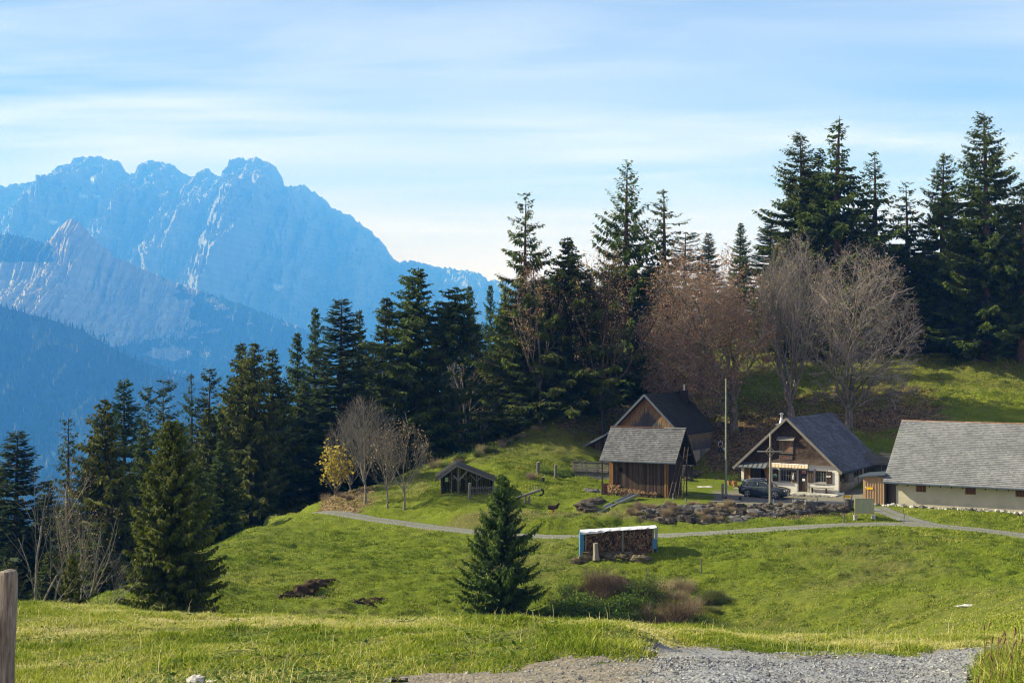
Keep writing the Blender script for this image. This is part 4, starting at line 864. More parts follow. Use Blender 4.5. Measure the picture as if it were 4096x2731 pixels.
simple('rust', (0.16, 0.075, 0.05), 0.8, 0.3, 0, 0.3, 8); simple('red_paint', (0.62, 0.05, 0.04), 0.5, 0.4, 0, 0.1, 5); simple('sign_yellow', (0.85, 0.50, 0.01), 0.45, 0.4, 0, 0.05, 5); simple('sign_white', (0.72, 0.76, 0.78), 0.45, 0.4, 0, 0.05, 5)
simple('board_green', (0.34, 0.38, 0.26), 0.55, 0.35, 0, 0.08, 5); simple('board_frame', (0.36, 0.36, 0.18), 0.5, 0.4, 0, 0.1, 5); simple('green_plastic', (0.02, 0.22, 0.15), 0.45, 0.4, 0, 0.1, 5); simple('terracotta', (0.40, 0.19, 0.11), 0.8, 0.2, 0, 0.15, 6)
simple('ink', (0.03, 0.03, 0.03), 0.7, 0.2, 0, 0.05, 5); simple('tarp_white', (0.74, 0.76, 0.80), 0.5, 0.4, 0, 0.18, 2.2, 0, 0.6); simple('tarp_blue', (0.06, 0.22, 0.45), 0.5, 0.4, 0, 0.12, 3); simple('tarp_slate', (0.30, 0.34, 0.36), 0.6, 0.3, 0, 0.1, 3)
def mat_glass():
    k = NT('window_glass', 0.08, 0.6); o = k.obj(); k.color(k.ramp(k.noise(o, 1.2, 2, 0.5), [(0.3, (0.012, 0.016, 0.02)), (0.7, (0.04, 0.05, 0.06))])); MAT['glass'] = k.m
mat_glass()
def shingles(mb, E0, E1, R0, R1, row=0.27, w=0.24, th=0.03, rag=0.014, sag=0.0, lift=0.03):
    E0, E1, R0, R1 = map(Vector, (E0, E1, R0, R1)); n = (E1 - E0).cross(R0 - E0).normalized()
    if n.z < 0: n = -n
    sl = ((R0 - E0).length + (R1 - E1).length) / 2; nr = max(2, int(sl / row)); rows = []
    for i in range(nr):
        t0 = i / nr; t1 = min(1.0, (i + 1.25) / nr); a0 = E0.lerp(R0, t0); a1 = E1.lerp(R1, t0); b0 = E0.lerp(R0, t1); b1 = E1.lerp(R1, t1)
        L = (a1 - a0).length; m = max(1, int(L / w)); cuts = [0.0] + [(j + (0.5 if i % 2 else 0) + random.uniform(-.14, .14)) / m for j in range(1, m)] + [1.0]
        for j in range(m):
            u0, u1 = cuts[j], cuts[j + 1]; u1 -= 0.008 / L * random.random() * 2; sgz = lambda u: -sag * sin(pi * u) * (0.4 + 0.6 * t0)
            dn = (b0 - a0).normalized() * random.uniform(-rag, rag); k = lift + sag + random.uniform(0, 0.010)
            p = [a0.lerp(a1, u0) - dn, a0.lerp(a1, u1) - dn, b0.lerp(b1, u1), b0.lerp(b1, u0)]; z = [sgz(u0), sgz(u1), sgz(u1), sgz(u0)]
            top = [p[0] + n * k, p[1] + n * k, p[2] + n * (0.004 + sag), p[3] + n * (0.004 + sag)]; bot = [p[0] + n * (k - th), p[1] + n * (k - th)]
            vs = [q + Vector((0, 0, zz)) for q, zz in zip(top, z)] + [q + Vector((0, 0, zz)) for q, zz in zip(bot, z[:2])]
            mb.add(vs, [(0, 1, 2, 3), (4, 5, 1, 0), (4, 0, 3), (5, 2, 1)])
def slab(mb, E0, E1, R0, R1, th=0.14, tone=0.4):
    E0, E1, R0, R1 = map(Vector, (E0, E1, R0, R1)); n = (E1 - E0).cross(R0 - E0).normalized()
    if n.z < 0: n = -n
    t = [E0, E1, R1, R0]; b = [p - n * th for p in t]
    mb.add(t + b, [(0, 1, 2, 3), (7, 6, 5, 4), (0, 4, 5, 1), (1, 5, 6, 2), (2, 6, 7, 3), (3, 7, 4, 0)], tone)
def panel(mb, x0, x1, z0, z1, y0, y1, holes, M=None):
    """wall with rectangular holes (x0,x1,z0,z1) between planes y0 and y1"""
    xs = sorted(set([x0, x1] + [h[0] for h in holes] + [h[1] for h in holes])); 
    for a, b in zip(xs[:-1], xs[1:]):
        hs = sorted([(h[2], h[3]) for h in holes if h[0] <= a + 1e-6 and h[1] >= b - 1e-6]); z = z0
        for lo, hi in hs:
            if lo > z: mb.box((a, y0, z), (b, y1, lo), 0.5, M=M)
            z = hi
        if z < z1: mb.box((a, y0, z), (b, y1, z1), 0.5, M=M)
def window(parent, x0, x1, z0, z1, y, cols=4, rows=2, fr=0.09, mat='plank_grey', gmat='glass', M=None, mull=True, name='window'):
    f = MB(); d = 0.07
    f.box((x0, y, z0), (x0 + fr, y + d, z1), M=M); f.box((x1 - fr, y, z0), (x1, y + d, z1), M=M); f.box((x0 + fr, y, z0), (x1 - fr, y + d, z0 + fr), M=M); f.box((x0 + fr, y, z1 - fr), (x1 - fr, y + d, z1), M=M)
    for i in range(1, cols):
        x = x0 + fr + (x1 - x0 - 2 * fr) * i / cols; w = 0.05 if (mull and i == cols // 2) else 0.02
        f.box((x - w, y + 0.006, z0 + fr), (x + w, y + d - 0.01, z1 - fr), M=M)
    for j in range(1, rows):
        z = z0 + fr + (z1 - z0 - 2 * fr) * j / rows; f.box((x0 + fr, y + 0.012, z - 0.02), (x1 - fr, y + d - 0.02, z + 0.02), M=M)
    o = f.build(name, MAT[mat], parent); g = MB(); g.box((x0 + fr, y + 0.045, z0 + fr), (x1 - fr, y + 0.052, z1 - fr), M=M); g.build('pane', MAT[gmat], o); return o
def boards(mb, x0, x1, z0, ztop, y, w=0.16, th=0.03, M=None, battens=False):
    """vertical boards; ztop is a number or a function of x"""
    n = max(1, int(round((x1 - x0) / w))); w = (x1 - x0) / n; zt = ztop if callable(ztop) else (lambda x: ztop); zb = z0 if callable(z0) else (lambda x: z0)
    for i in range(n):
        a = x0 + i * w; b = a + w - 0.012; d = random.uniform(0, 0.014); t = random.random()
        vs = [(a, y - d, zb(a)), (b, y - d, zb(b)), (b, y + th, zb(b)), (a, y + th, zb(a)), (a, y - d, zt(a)), (b, y - d, zt(b)), (b, y + th, zt(b)), (a, y + th, zt(a))]
        if M is not None: vs = [tuple(M @ Vector(v)) for v in vs]
        mb.add(vs, [(0, 3, 2, 1), (4, 5, 6, 7), (0, 1, 5, 4), (1, 2, 6, 5), (2, 3, 7, 6), (3, 0, 4, 7)], t)
        if battens: 
            vs = [(b - 0.03, y - 0.05, zb(b)), (b + 0.04, y - 0.05, zb(b)), (b + 0.04, y, zb(b)), (b - 0.03, y, zb(b)), (b - 0.03, y - 0.05, zt(b)), (b + 0.04, y - 0.05, zt(b)), (b + 0.04, y, zt(b)), (b - 0.03, y, zt(b))]
            if M is not None: vs = [tuple(M @ Vector(v)) for v in vs]
            mb.add(vs, [(0, 3, 2, 1), (4, 5, 6, 7), (0, 1, 5, 4), (1, 2, 6, 5), (2, 3, 7, 6), (3, 0, 4, 7)], t * 0.6)
class Frame:
    """local frame of a building: origin on the ground, x along the front to the right, y to the back"""
    def __init__(s, x, y, z, yaw): s.o = Vector((x, y, z)); s.yaw = R(yaw); s.xa = Vector((cos(s.yaw), sin(s.yaw), 0)); s.ya = Vector((-sin(s.yaw), cos(s.yaw), 0))
    def front(s, px, py=None, y=0.0):
        k = (px - 512) / F; o = s.o + s.ya * y      # (o.x + xa.x t) = k (o.y + xa.y t)
        t = (k * o.y - o.x) / (s.xa.x - k * s.xa.y); Y = o.y + s.xa.y * t
        return t if py is None else (t, -(py - HY) / F * Y - s.o.z)
    def side(s, px, py=None, x=0.0):
        k = (px - 512) / F; o = s.o + s.xa * x; t = (k * o.y - o.x) / (s.ya.x - k * s.ya.y); Y = o.y + s.ya.y * t
        return t if py is None else (t, -(py - HY) / F * Y - s.o.z)
    def world(s, x, y, z=0): return s.o + s.xa * x + s.ya * y + Vector((0, 0, z))
def text(parent, s, size, M, mat, name='lettering', ext=0.004):
    cu = bpy.data.curves.new(name, 'FONT'); cu.body = s; cu.size = size; cu.extrude = ext; cu.align_x = 'CENTER'; cu.align_y = 'CENTER'; cu.resolution_u = 2
    o = bpy.data.objects.new(name, cu); C.link(o); dg = bpy.context.evaluated_depsgraph_get(); me = bpy.data.meshes.new_from_object(o.evaluated_get(dg)); bpy.data.objects.remove(o)
    me.materials.clear(); me.materials.append(MAT[mat]); q = bpy.data.objects.new(name, me); C.link(q); q.parent = parent; q.matrix_local = M; return q
def upright(x, y, z): return Matrix.Translation((x, y, z)) @ Matrix.Rotation(R(90), 4, 'X')

# ------------------------------------------------------------------ the mountain inn (white walls, brown gable)
HF = Frame(32.6, 142.0, -15.2, -32)
def build_inn():
    e = empty('mountain_inn', HF.o, HF.yaw, 'white walled inn with dark shingled gable and an awning over its door', 'inn')
    W, D, ze, za = 10.4, 12.0, 2.8, 7.35; ov = 0.75; sl = (7.45 - 2.2) / 5.75
    zz = lambda zx: (3060 + zx / 7.84) / 4; yy = lambda zy: (1850 + zy / 7.84) / 4
    fx = lambda a: HF.front(zz(a)); fz = lambda a, b: HF.front(zz(a), yy(b))[1]
    hx = lambda a: HF.front((2800 + a / 2.613) / 4); h2 = lambda a, b: HF.front((2800 + a / 2.613) / 4, (1500 + b / 2.613) / 4)[1]
    w1 = (fx(470), fx(830), fz(650, 570), fz(650, 190)); w2 = (fx(1565), fx(1925), fz(1740, 612), fz(1740, 235)); dr = (fx(1040), fx(1340), 0.0, fz(1190, 210)); pc = (hx(458), hx(722), 0.0, h2(600, 950))
    m = MB(); panel(m, -W, 0, -1.2, ze, 0, 0.35, [w1, w2, dr, pc]); m.build('wall', MAT['plaster_white'], e)
    m = MB(); m.box((-W + .01, 0.36, -1.2), (-W + 0.3, D, ze)); m.box((-W + 0.3, D - .3, -1.2), (-0.35, D, ze)); m.build('wall', MAT['plaster_white'], e)
    # right side wall: grey brown render in the shade, with two windows
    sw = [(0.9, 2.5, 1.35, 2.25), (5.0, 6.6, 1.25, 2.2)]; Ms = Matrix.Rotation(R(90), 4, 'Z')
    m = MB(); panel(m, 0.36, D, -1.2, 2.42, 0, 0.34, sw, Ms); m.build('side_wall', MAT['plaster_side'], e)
    m = MB()       # timber of gable: shingled, in courses
    n = 34; zb = ze + 0.002
    for i in range(n):
        z0 = zb + (za - 0.25 - zb) * i / n; z1 = zb + (za - 0.25 - zb) * (i + 1) / n + 0.03; hw = (7.25 - z0) / sl; hw = min(hw, 5.2); c = -5.2
        k = max(2, int(2 * hw / 0.16)); y0 = -0.03 - (0.22 * (1 - i / 4.0) if i < 4 else 0)
        y1 = -0.03 - (0.22 * (1 - (i + 1) / 4.0) if i < 3 else 0)
        for j in range(k):
            a = c - hw + 2 * hw * j / k; b = c - hw + 2 * hw * (j + 1) / k - 0.006; q = random.uniform(0, .02); zz0 = z0 - random.uniform(0, 0.02)
            m.add([(a, y0 - .022 - q, zz0), (b, y0 - .022 - q, zz0), (b, y1, z1), (a, y1, z1), (a, y0 + 0.01, zz0), (b, y0 + 0.01, zz0)], [(0, 1, 2, 3), (4, 5, 1, 0)], random.random() * (1.0 if i > 5 else 0.5) + (0 if i > 5 else 0.45))
    g = m.build('gable', [MAT['shingle_brown']], e)
    m = MB(); m.prism([(-10.39, ze), (-0.01, ze), (-0.01, 2.85), (-5.2, 7.18), (-10.39, 2.85)], 'y', 0.0, 0.25, 0.3); m.prism([(-10.39, ze - .3), (-0.01, ze - .3), (-0.01, 2.8), (-5.2, 7.18), (-10.39, 2.8)], 'y', D - .3, D - .01, 0.3); m.build('gable_backing', MAT['plank_brown'], e)
    # roof
    y0, y1 = -ov, D + 0.5; eR = (0.55, 2.2); eL = (-10.95, 2.2); ap = (-5.2, 7.45)
    m = MB(); slab(m, (eR[0], y0, eR[1]), (eR[0], y1, eR[1]), (ap[0], y0, ap[1]), (ap[0], y1, ap[1]), 0.12, 0.2); slab(m, (eL[0], y1, eL[1]), (eL[0], y0, eL[1]), (ap[0], y1, ap[1]), (ap[0], y0, ap[1]), 0.12, 0.2)
    rf = m.build('roof', MAT['plank_brown'], e)
    m = MB(); shingles(m, (eR[0], y0, eR[1]), (eR[0], y1, eR[1]), (ap[0], y0, ap[1]), (ap[0], y1, ap[1]), 0.27, 0.26, lift=0.05, sag=0.06); shingles(m, (eL[0], y1, eL[1]), (eL[0], y0, eL[1]), (ap[0], y1, ap[1]), (ap[0], y0, ap[1]), 0.3, 0.3, lift=0.05)
    m.build('shingles', MAT['shingle_slate'], rf)
    m = MB()
    for s_, ex in ((1, eR), (-1, eL)): m.beam((ex[0] + s_ * 0.06, y0 - 0.02, ex[1] - 0.10), (ap[0], y0 - 0.02, ap[1] - 0.06), 0.05, 0.24, 0.8); m.beam((ex[0] + s_ * .0, y0 + 0.1, ex[1] - 0.22), (ap[0], y0 + 0.1, ap[1] - 0.2), 0.10, 0.12, 0.2)
    m.build('bargeboard', MAT['plank_grey'], rf)
    m = MB(); m.tube([(eR[0] + .07, y0, eR[1] - .03), (eR[0] + .07, y1, eR[1] - .03)], 0.06, 6); m.tube([(0.02, 6.0, 2.2), (0.06, 6.0, -1.0)], 0.04, 6); m.build('gutter', MAT['zinc_dark'], rf)
    m = MB(); cx, cyy = -7.0, 2.6; m.box((cx - .42, cyy - .35, 4.8), (cx + .42, cyy + .35, 6.55)); c_ = m.build('chimney', MAT['concrete'], rf)
    m = MB(); m.box((cx - .52, cyy - .45, 6.55), (cx + .52, cyy + .45, 6.65)); m.tube([(cx, cyy, 6.65), (cx, cyy, 6.85), (cx, cyy, 7.25), (cx, cyy, 7.55)], [0.30, 0.24, 0.13, 0.13], 10); m.tube([(cx, cyy, 7.55), (cx, cyy, 7.62), (cx, cyy, 7.72), (cx, cyy, 7.78)], [0.12, 0.22, 0.22, 0.1], 10); m.build('chimney_cap', MAT['galvanised'], c_)
    # windows, shutters, door
    window(e, w1[0], w1[1], w1[2], w1[3], 0.10); window(e, w2[0], w2[1], w2[2], w2[3], 0.10)
    for w in (w1, w2):
        m = MB(); t = 0.12; x0, x1, z0, z1 = w
        m.box((x0 - t, -0.025, z0 - t), (x0 + .02, 0.03, z1 + t)); m.box((x1 - .02, -0.025, z0 - t), (x1 + t, 0.03, z1 + t)); m.box((x0 + .02, -0.022, z1 - .02), (x1 - .02, 0.03, z1 + t)); m.box((x0 - t - .03, -0.09, z0 - t - .02), (x1 + t + .03, -0.026, z0 - .01)); m.build('window_surround', MAT['concrete'], e)
    def shutter(a, b, c, d):
        m = MB(); x0, x1 = fx(a), fx(b); z1 = fz((a + b) / 2, c); z0 = fz((a + b) / 2, d); boards(m, x0, x1, z0, z1, -0.085, 0.11, 0.03)
        for f_ in (0.12, 0.84): z = z0 + (z1 - z0) * f_; m.box((x0 + .02, -0.12, z), (x1 - .02, -0.10, z + 0.09), 0.7)
        return m.build('shutter', MAT['plank_brown'], e)
    s1 = shutter(250, 430, 185, 565); s2 = shutter(828, 1000, 212, 600); s3 = shutter(1350, 1530, 240, 610); s4 = shutter(1932, 2112, 262, 648)
    m = MB(); boards(m, dr[0] + .02, dr[1] - .02, 0.03, dr[3] - .02, 0.12, 0.13, 0.04); dd = m.build('door', MAT['plank_brown'], e)
    m = MB(); a, b = fx(1160), fx(1255); m.box((a, 0.085, fz(1200, 480)), (b, 0.10, fz(1200, 322))); m.build('pane', MAT['glass'], dd)
    m = MB(); m.box((dr[0] + .12, 0.06, 1.0), (dr[0] + .24, 0.12, 1.04)); m.build('handle', MAT['galvanised'], dd)
    m = MB(); t = .14; m.box((dr[0] - t, -0.03, 0), (dr[0] + .02, 0.05, dr[3] + t)); m.box((dr[1] - .02, -0.03, 0), (dr[1] + t, 0.05, dr[3] + t)); m.box((dr[0] + .02, -0.028, dr[3] - .02), (dr[1] - .02, 0.05, dr[3] + t)); m.build('door_frame', MAT['concrete'], e)
    # porch recess at the left
    x0, x1, z1 = pc[0], pc[1], pc[3]; m = MB(); boards(m, x0, x1, 0, z1, 1.5, 0.2, 0.05)
    m2 = MB(); m2.box((hx(580), 1.40, 0), (hx(672), 1.48, h2(600, 965))); m2.build('doorway', MAT['black_gap'], e)
    m.box((x0 - .0, 0.36, 0), (x0 + .04, 1.5, z1), 0.4); m.box((x1 - .04, 0.36, 0), (x1, 1.5, z1), 0.4); m.build('porch_lining', MAT['plank_grey'], e)
    m = MB(); boards(m, x0, hx(522), 0, z1, 0.14, 0.16, 0.04); boards(m, hx(680), x1, 0, z1, 0.14, 0.14, 0.04); m.beam((hx(690), 0.1, z1 - 1.0), (hx(660), 0.1, z1 - .05), 0.09); m.build('porch_boards', MAT['plank_orange'], e)
    m = MB(); m.box((x0, 1.5, 2.55), (x1, 0.36, 2.6)); m.box((x0, .36, -.02), (x1, 1.5, .0)); m.build('porch_ceiling', MAT['plank_brown'], e)
    # glass canopy
    m = MB(); a, b = hx(432), hx(722); za_, zb_ = h2(600, 905) + .02, h2(560, 948); yb = -1.0; slab(m, (a, yb, zb_ - .05), (b, yb, zb_ - .05), (a, -.04, za_ + .1), (b, -.04, za_ + .1), 0.03); cn = m.build('canopy', MAT['sheet_metal'], e)
    m = MB()
    for i in range(7): x = a + (b - a) * i / 6; m.beam((x, yb, zb_ - .02), (x, -.05, za_ + .13), 0.05, 0.05)
    m.beam((a, yb, zb_ - .05), (b, yb, zb_ - .05), 0.07, 0.08); m.build('canopy_bars', MAT['zinc_dark'], cn)
    # awning
    m = MB(); a, b = fx(245), fx(1375); zt = fz(800, 62); m.prism([(-.30, zt - .02), (-.06, zt + .05), (-.06, zt + .22), (-.24, zt + .20), (-.32, zt + .12)], 'x', a, b); aw = m.build('awning', MAT['white_paint'], e)
    v = MB(); n = 44; 
    for i in range(n):
        xa = a + (b - a) * i / n; xb = a + (b - a) * (i + 1) / n; d = 0.26 + 0.045 * abs(sin(pi * (i + .5) / 4)); v.cm = 1 if i % 4 == 0 else 0
        v.add([(xa, -.34, zt + .04), (xb, -.34, zt + .04), (xb, -.36, zt + .04 - d), (xa, -.36, zt + .04 - d), (xa, -.33, zt + .04), (xb, -.33, zt + .04), (xb, -.35, zt + .04 - d), (xa, -.35, zt + .04 - d)], [(0, 3, 2, 1), (4, 5, 6, 7), (3, 7, 6, 2)])
    simple('awning_cream', (0.80, 0.72, 0.55), 0.8, 0.2, 0, 0.08, 5); simple('awning_orange', (0.70, 0.36, 0.16), 0.8, 0.2, 0, 0.1, 5); v.build('valance', [MAT['awning_cream'], MAT['awning_orange']], aw)
    # attic shutters with little roof, and the name board
    ax = lambda a: HF.front((3000 + a / 5.227) / 4, None, -.05); az = lambda a, b: HF.front((3000 + a / 5.227) / 4, (1640 + b / 5.227) / 4, -.05)[1]
    m = MB(); x0, x1 = ax(640), ax(885); z0, z1 = az(760, 870), az(760, 650); boards(m, x0, (x0 + x1) / 2 - .02, z0, z1, -.12, .16); boards(m, (x0 + x1) / 2 + .02, x1, z0, z1, -.12, .16); at = m.build('attic_shutters', MAT['plank_grey'], e)
    at.data.materials.clear(); simple('shutter_tan', (0.20, 0.13, 0.09), 0.85, 0.2, 0, 0.35, 5, 0.25); at.data.materials.append(MAT['shutter_tan'])
    m = MB(); m.box((x0 - .12, -.17, z0 - .14), (x1 + .12, -.06, z0 - .04)); m.box((x0 - .12, -.13, z0 - .04), (x0 - .02, -.06, z1 + .1)); m.box((x1 + .02, -.13, z0 - .04), (x1 + .12, -.06, z1 + .1)); m.box((x0 - .12, -.12, z1 + .02), (x1 + .12, -.06, z1 + .14)); m.build('attic_frame', MAT['plank_grey'], at)
    m = MB(); shingles(m, (x0 - .3, -.5, z1 + .12), (x1 + .3, -.5, z1 + .12), (x0 - .3, -.06, z1 + .5), (x1 + .3, -.06, z1 + .5), .14, .16); m.build('hood', MAT['shingle_silver'], at)
    x0, x1, z0, z1 = ax(628), ax(882), az(750, 1010), az(750, 945); m = MB(); m.box((x0, -.14, z0), (x1, -.07, z1)); sg = m.build('name_board', MAT['plank_black'], e)
    m = MB(); t = .05; m.box((x0 - t, -.17, z0 - t), (x1 + t, -.07, z0)); m.box((x0 - t, -.17, z1), (x1 + t, -.07, z1 + t)); m.box((x0 - t, -.17, z0), (x0, -.07, z1)); m.box((x1, -.17, z0), (x1 + t, -.07, z1)); m.build('frame', MAT['plank_grey'], sg)
    simple('sign_letters', (0.42, 0.20, 0.14), 0.7, 0.2, 0, 0.1, 5); text(sg, 'IBI BÄNGELIG', 0.26, upright((x0 + x1) / 2, -.145, (z0 + z1) / 2) @ Matrix.Scale(0.8, 4, (1, 0, 0)), 'sign_letters')
    # small signs on shutters and door
    def plate(name, cx_, cz_, w_, h_, mat, par, y=-.125):
        m = MB(); X = fx(cx_); Z = fz(cx_, cz_); m.box((X - w_ / 2, y - .012, Z - h_ / 2), (X + w_ / 2, y, Z + h_ / 2)); return m.build(name, MAT[mat], par)
    m = MB(); X, Z = fx(335), fz(335, 380); m.prism([(X - .19, Z - .16), (X + .19, Z - .16), (X + .19, Z + .04)] + [(X + .19 * cos(a), Z + .04 + .15 * sin(a)) for a in (0.5, 1.05, 1.57, 2.1, 2.6)] + [(X - .19, Z + .04)], 'y', -.137, -.125); simple('sign_lightgreen', (0.42, 0.60, 0.30), 0.5, 0.3, 0, 0.1, 4); q = m.build('arched_sign', MAT['sign_lightgreen'], s1)
    m = MB(); m.prism([(X - .17, Z - .05), (X - .05, Z + .03), (X + .03, Z - .02), (X + .1, Z + .04), (X + .17, Z - .04), (X + .17, Z - .14), (X - .17, Z - .14)], 'y', -.142, -.138); m.build('emblem', MAT['green_plastic'], q)
    m = MB(); X, Z = fx(905), fz(905, 405); m.tube([(X, -.13, Z - .32), (X, -.13, Z - .28), (X, -.13, Z + .02), (X, -.13, Z + .10), (X, -.13, Z + .30)], [.07, .085, .085, .045, .035], 8); m.build('bottle_sign', MAT['sign_white'], s2)
    plate('notice', 1203, 285, .38, .28, 'sign_white', dd, .115); q = plate('notice', 1203, 285, .32, .2, 'red_paint', dd, .10); plate('notice', 1200, 525, .28, .24, 'sign_white', dd, .10)
    m = MB(); X, Z = fx(2010), fz(2010, 415); m.prism([(X - .22, Z - .09), (X + .15, Z - .09), (X + .25, Z), (X + .15, Z + .09), (X - .22, Z + .09)], 'y', -.14, -.125); q = m.build('arrow_sign', MAT['sign_white'], s4); text(q, 'WC', 0.17, upright(X - .02, -.143, Z), 'ink')
    # milk can on the sill inside
    m = MB(); X, Z = fx(1750), w2[2]; m.tube([(X, .30, Z + .1), (X, .30, Z + .55), (X, .30, Z + .62), (X, .30, Z + .75)], [.22, .22, .12, .15], 12); 
    # stone terrace and step
    # side wall details
    for (a, b, c, d) in sw: window(e, a, b, c, d, 0.12, 2, 1, M=Ms @ Matrix.Translation((0, -.0, 0)) @ Matrix.Scale(-1, 4, (0, 1, 0)) @ Matrix.Translation((0, -.24, 0)))
    for (a, b) in ((0.45, 0.8), (4.5, 4.9), (6.7, 7.1), (8.0, 8.6)):
        m = MB(); m.box((0.01, a, 1.2), (0.07, b, 2.3)); m.build('shutter', MAT['plank_black'], e)
    m = MB(); m.box((0.02, 0.7, 1.0), (0.55, 3.4, 1.1)); m.box((0.05, 1.6, 1.1), (0.5, 3.2, 1.9)); m.build('side_cupboard', MAT['plank_grey'], e)
    m = MB(); slab(m, (.7, .3, 2.0), (.7, 3.6, 2.0), (.0, .3, 2.25), (.0, 3.6, 2.25), .04); m.build('side_canopy', MAT['zinc_dark'], e)
    # bench along the wall
    x0, x1 = fx(1330), fx(2178); zb = fz(1750, 762); b = empty('bench', HF.world(0, 0), HF.yaw, 'long plank bench against the white wall right of the inn door', 'bench')
    m = MB(); m.box((x0, -.48, zb - .05), (x1, -.12, zb)); m.build('seat', MAT['plank_grey'], b)
    for a in (1515, 1950): X = fx(a); m = MB(); m.box((X - .05, -.42, 0.0), (X + .05, -.18, zb - .05)); m.build('leg', MAT['plank_brown'], b)
    # terrace of flagstones
    t = empty('stone_terrace', HF.world(0, 0), HF.yaw, 'low flagstone terrace with rough stone edge before the inn door', 'terrace')
    m = MB(); xa, xb = fx(600), 0.35
    n = 11
    for i in range(n):
        for j in range(3):
            x = xa + (xb - xa) * i / n; w_ = (xb - xa) / n; ya = -1.75 + j * .58 + (0 if j else random.uniform(-.1, .1)); m.box((x + .015, ya, -.13), (x + w_ - .015, -1.75 + (j + 1) * .58 - .02, random.uniform(-.025, 0.0)), None, .01)
    m.build('flagstones', MAT['rock_white'], t)
    m = MB()
    for i in range(15): x = xa + (xb - xa) * i / 14; m.rock((x, -1.62, -.30), (.36, .24, .21), None, 1, 7, 5, .2)
    m.build('edge_stones', MAT['rock'], t)
    return e
build_inn()

# ------------------------------------------------------------------ long barn at the right
BF = Frame(35.65, 131.8, -15.2, -30)
def build_barn():
    e = empty('long_barn', BF.o, BF.yaw, 'long low barn with cream wall and wide grey shingle roof at the right edge', 'barn')
    Lb, D = 22.0, 11.6; ze = 2.35; ax = -0.0; y_e = -0.85; z_e = 2.17; y_a = 5.8; z_a = 7.55; x0, x1 = -1.05, Lb
    bx_ = lambda zx, zy, y=0: BF.front((3400 + zx / 2.85) / 4, (1600 + zy / 2.85) / 4, y)
    ws = [(bx_(750, 1000)[0], bx_(868, 1000)[0]), (bx_(1312, 1000)[0], bx_(1435, 1000)[0]), (bx_(1885, 1000)[0], bx_(2010, 1000)[0])]
    holes = [(a, b, bx_(800, 1038)[1] - .02, 2.28) for a, b in ws]
    xw = bx_(525, 1100)[0]
    m = MB(); panel(m, xw, Lb, -1.5, ze, 0, .4, holes); m.box((xw, .4, -1.5), (xw + .4, D, ze)); m.box((Lb - .4, .4, -1.5), (Lb, D, ze)); m.box((xw + .4, D - .4, -1.5), (Lb - .4, D, ze)); m.build('wall', MAT['plaster_cream'], e)
    for (a, b, c, d) in holes:
        w = window(e, a, b, c, d, 0.04, 3, 1, .08, 'plank_orange', 'rust', mull=False)
    m = MB(); boards(m, -.75, xw, -1.0, 2.3, -.02, .2); m.build('timber_bay', MAT['plank_brown'], e)
    m = MB(); m.box((-.75, .05, -1), (-.70, 5.6, 2.3)); m.prism([(0, 2.3), (D, 2.3), (y_a, 7.1)], 'x', -.6, -.5); m.prism([(0, 2.3), (D, 2.3), (y_a, 7.1)], 'x', Lb - .2, Lb - .1); m.build('gable', MAT['plank_brown'], e)
    m = MB(); slab(m, (x0, y_e, z_e), (x1, y_e, z_e), (x0, y_a, z_a), (x1, y_a, z_a), .13, .2); slab(m, (x1, D + .85, z_e), (x0, D + .85, z_e), (x1, y_a, z_a), (x0, y_a, z_a), .13, .2)
    for i in range(24): x = x0 + .3 + i * (x1 - x0 - .4) / 23; m.beam((x, y_e + .05, z_e - .19), (x, .2, z_e + .62), .09, .12, .1)
    rf = m.build('roof', MAT['plank_brown'], e)
    m = MB(); shingles(m, (x0, y_e, z_e), (x1, y_e, z_e), (x0, y_a, z_a), (x1, y_a, z_a), .235, .26, lift=.05, sag=.05); shingles(m, (x1, D + .85, z_e), (x0, D + .85, z_e), (x1, y_a, z_a), (x0, y_a, z_a), .5, .5, lift=.05)
    m.build('shingles', MAT['shingle_grey'], rf)
    m = MB()
    for i in range(50):
        x = x0 + (x1 - x0) * i / 50; m.tube([(x, y_a, z_a + .03), (x + (x1 - x0) / 50 + .03, y_a, z_a + .03)], [.075, .06], 8)
    m.build('ridge_tiles', MAT['tile_red'], rf)
    m = MB(); m.tube([(x0, y_e - .09, z_e - .02), (x1, y_e - .09, z_e - .02)], .07, 6); m.build('gutter', MAT['zinc_dark'], rf)
    PRS = {}
    for i in range(150):
        x = -2.2 + i * 15.5 / 150 + random.uniform(-.05, .05); y = -.35 + random.uniform(-.3, .22); wp = BF.world(x, y); z = hz(wp.x, wp.y)
        r = random.uniform(.08, .2) * (1.35 if i % 9 == 0 else 1) * (0.7 if 45 < i < 70 else 1); k = random.randrange(10); white = k < 6
        if k not in PRS: mm = MB(); mm.rock((0, 0, .04), (.18, .15, .12), None, 1, 7, 5); PRS[k] = mm.build('field_stone', MAT['rock_white' if white else 'rock']); o = PRS[k]
        else: o = PRS[k].copy(); C.link(o)
        o.location = (wp.x, wp.y, z); o.rotation_euler = (0, 0, random.uniform(0, 6)); o.scale = (r / .15,) * 3; tag(o, ('pale' if white else 'dark') + ' loose field stone in the row along the foot of the long barn', 'stone', ('pale' if white else 'dark') + ' stones along the barn foot')
build_barn()
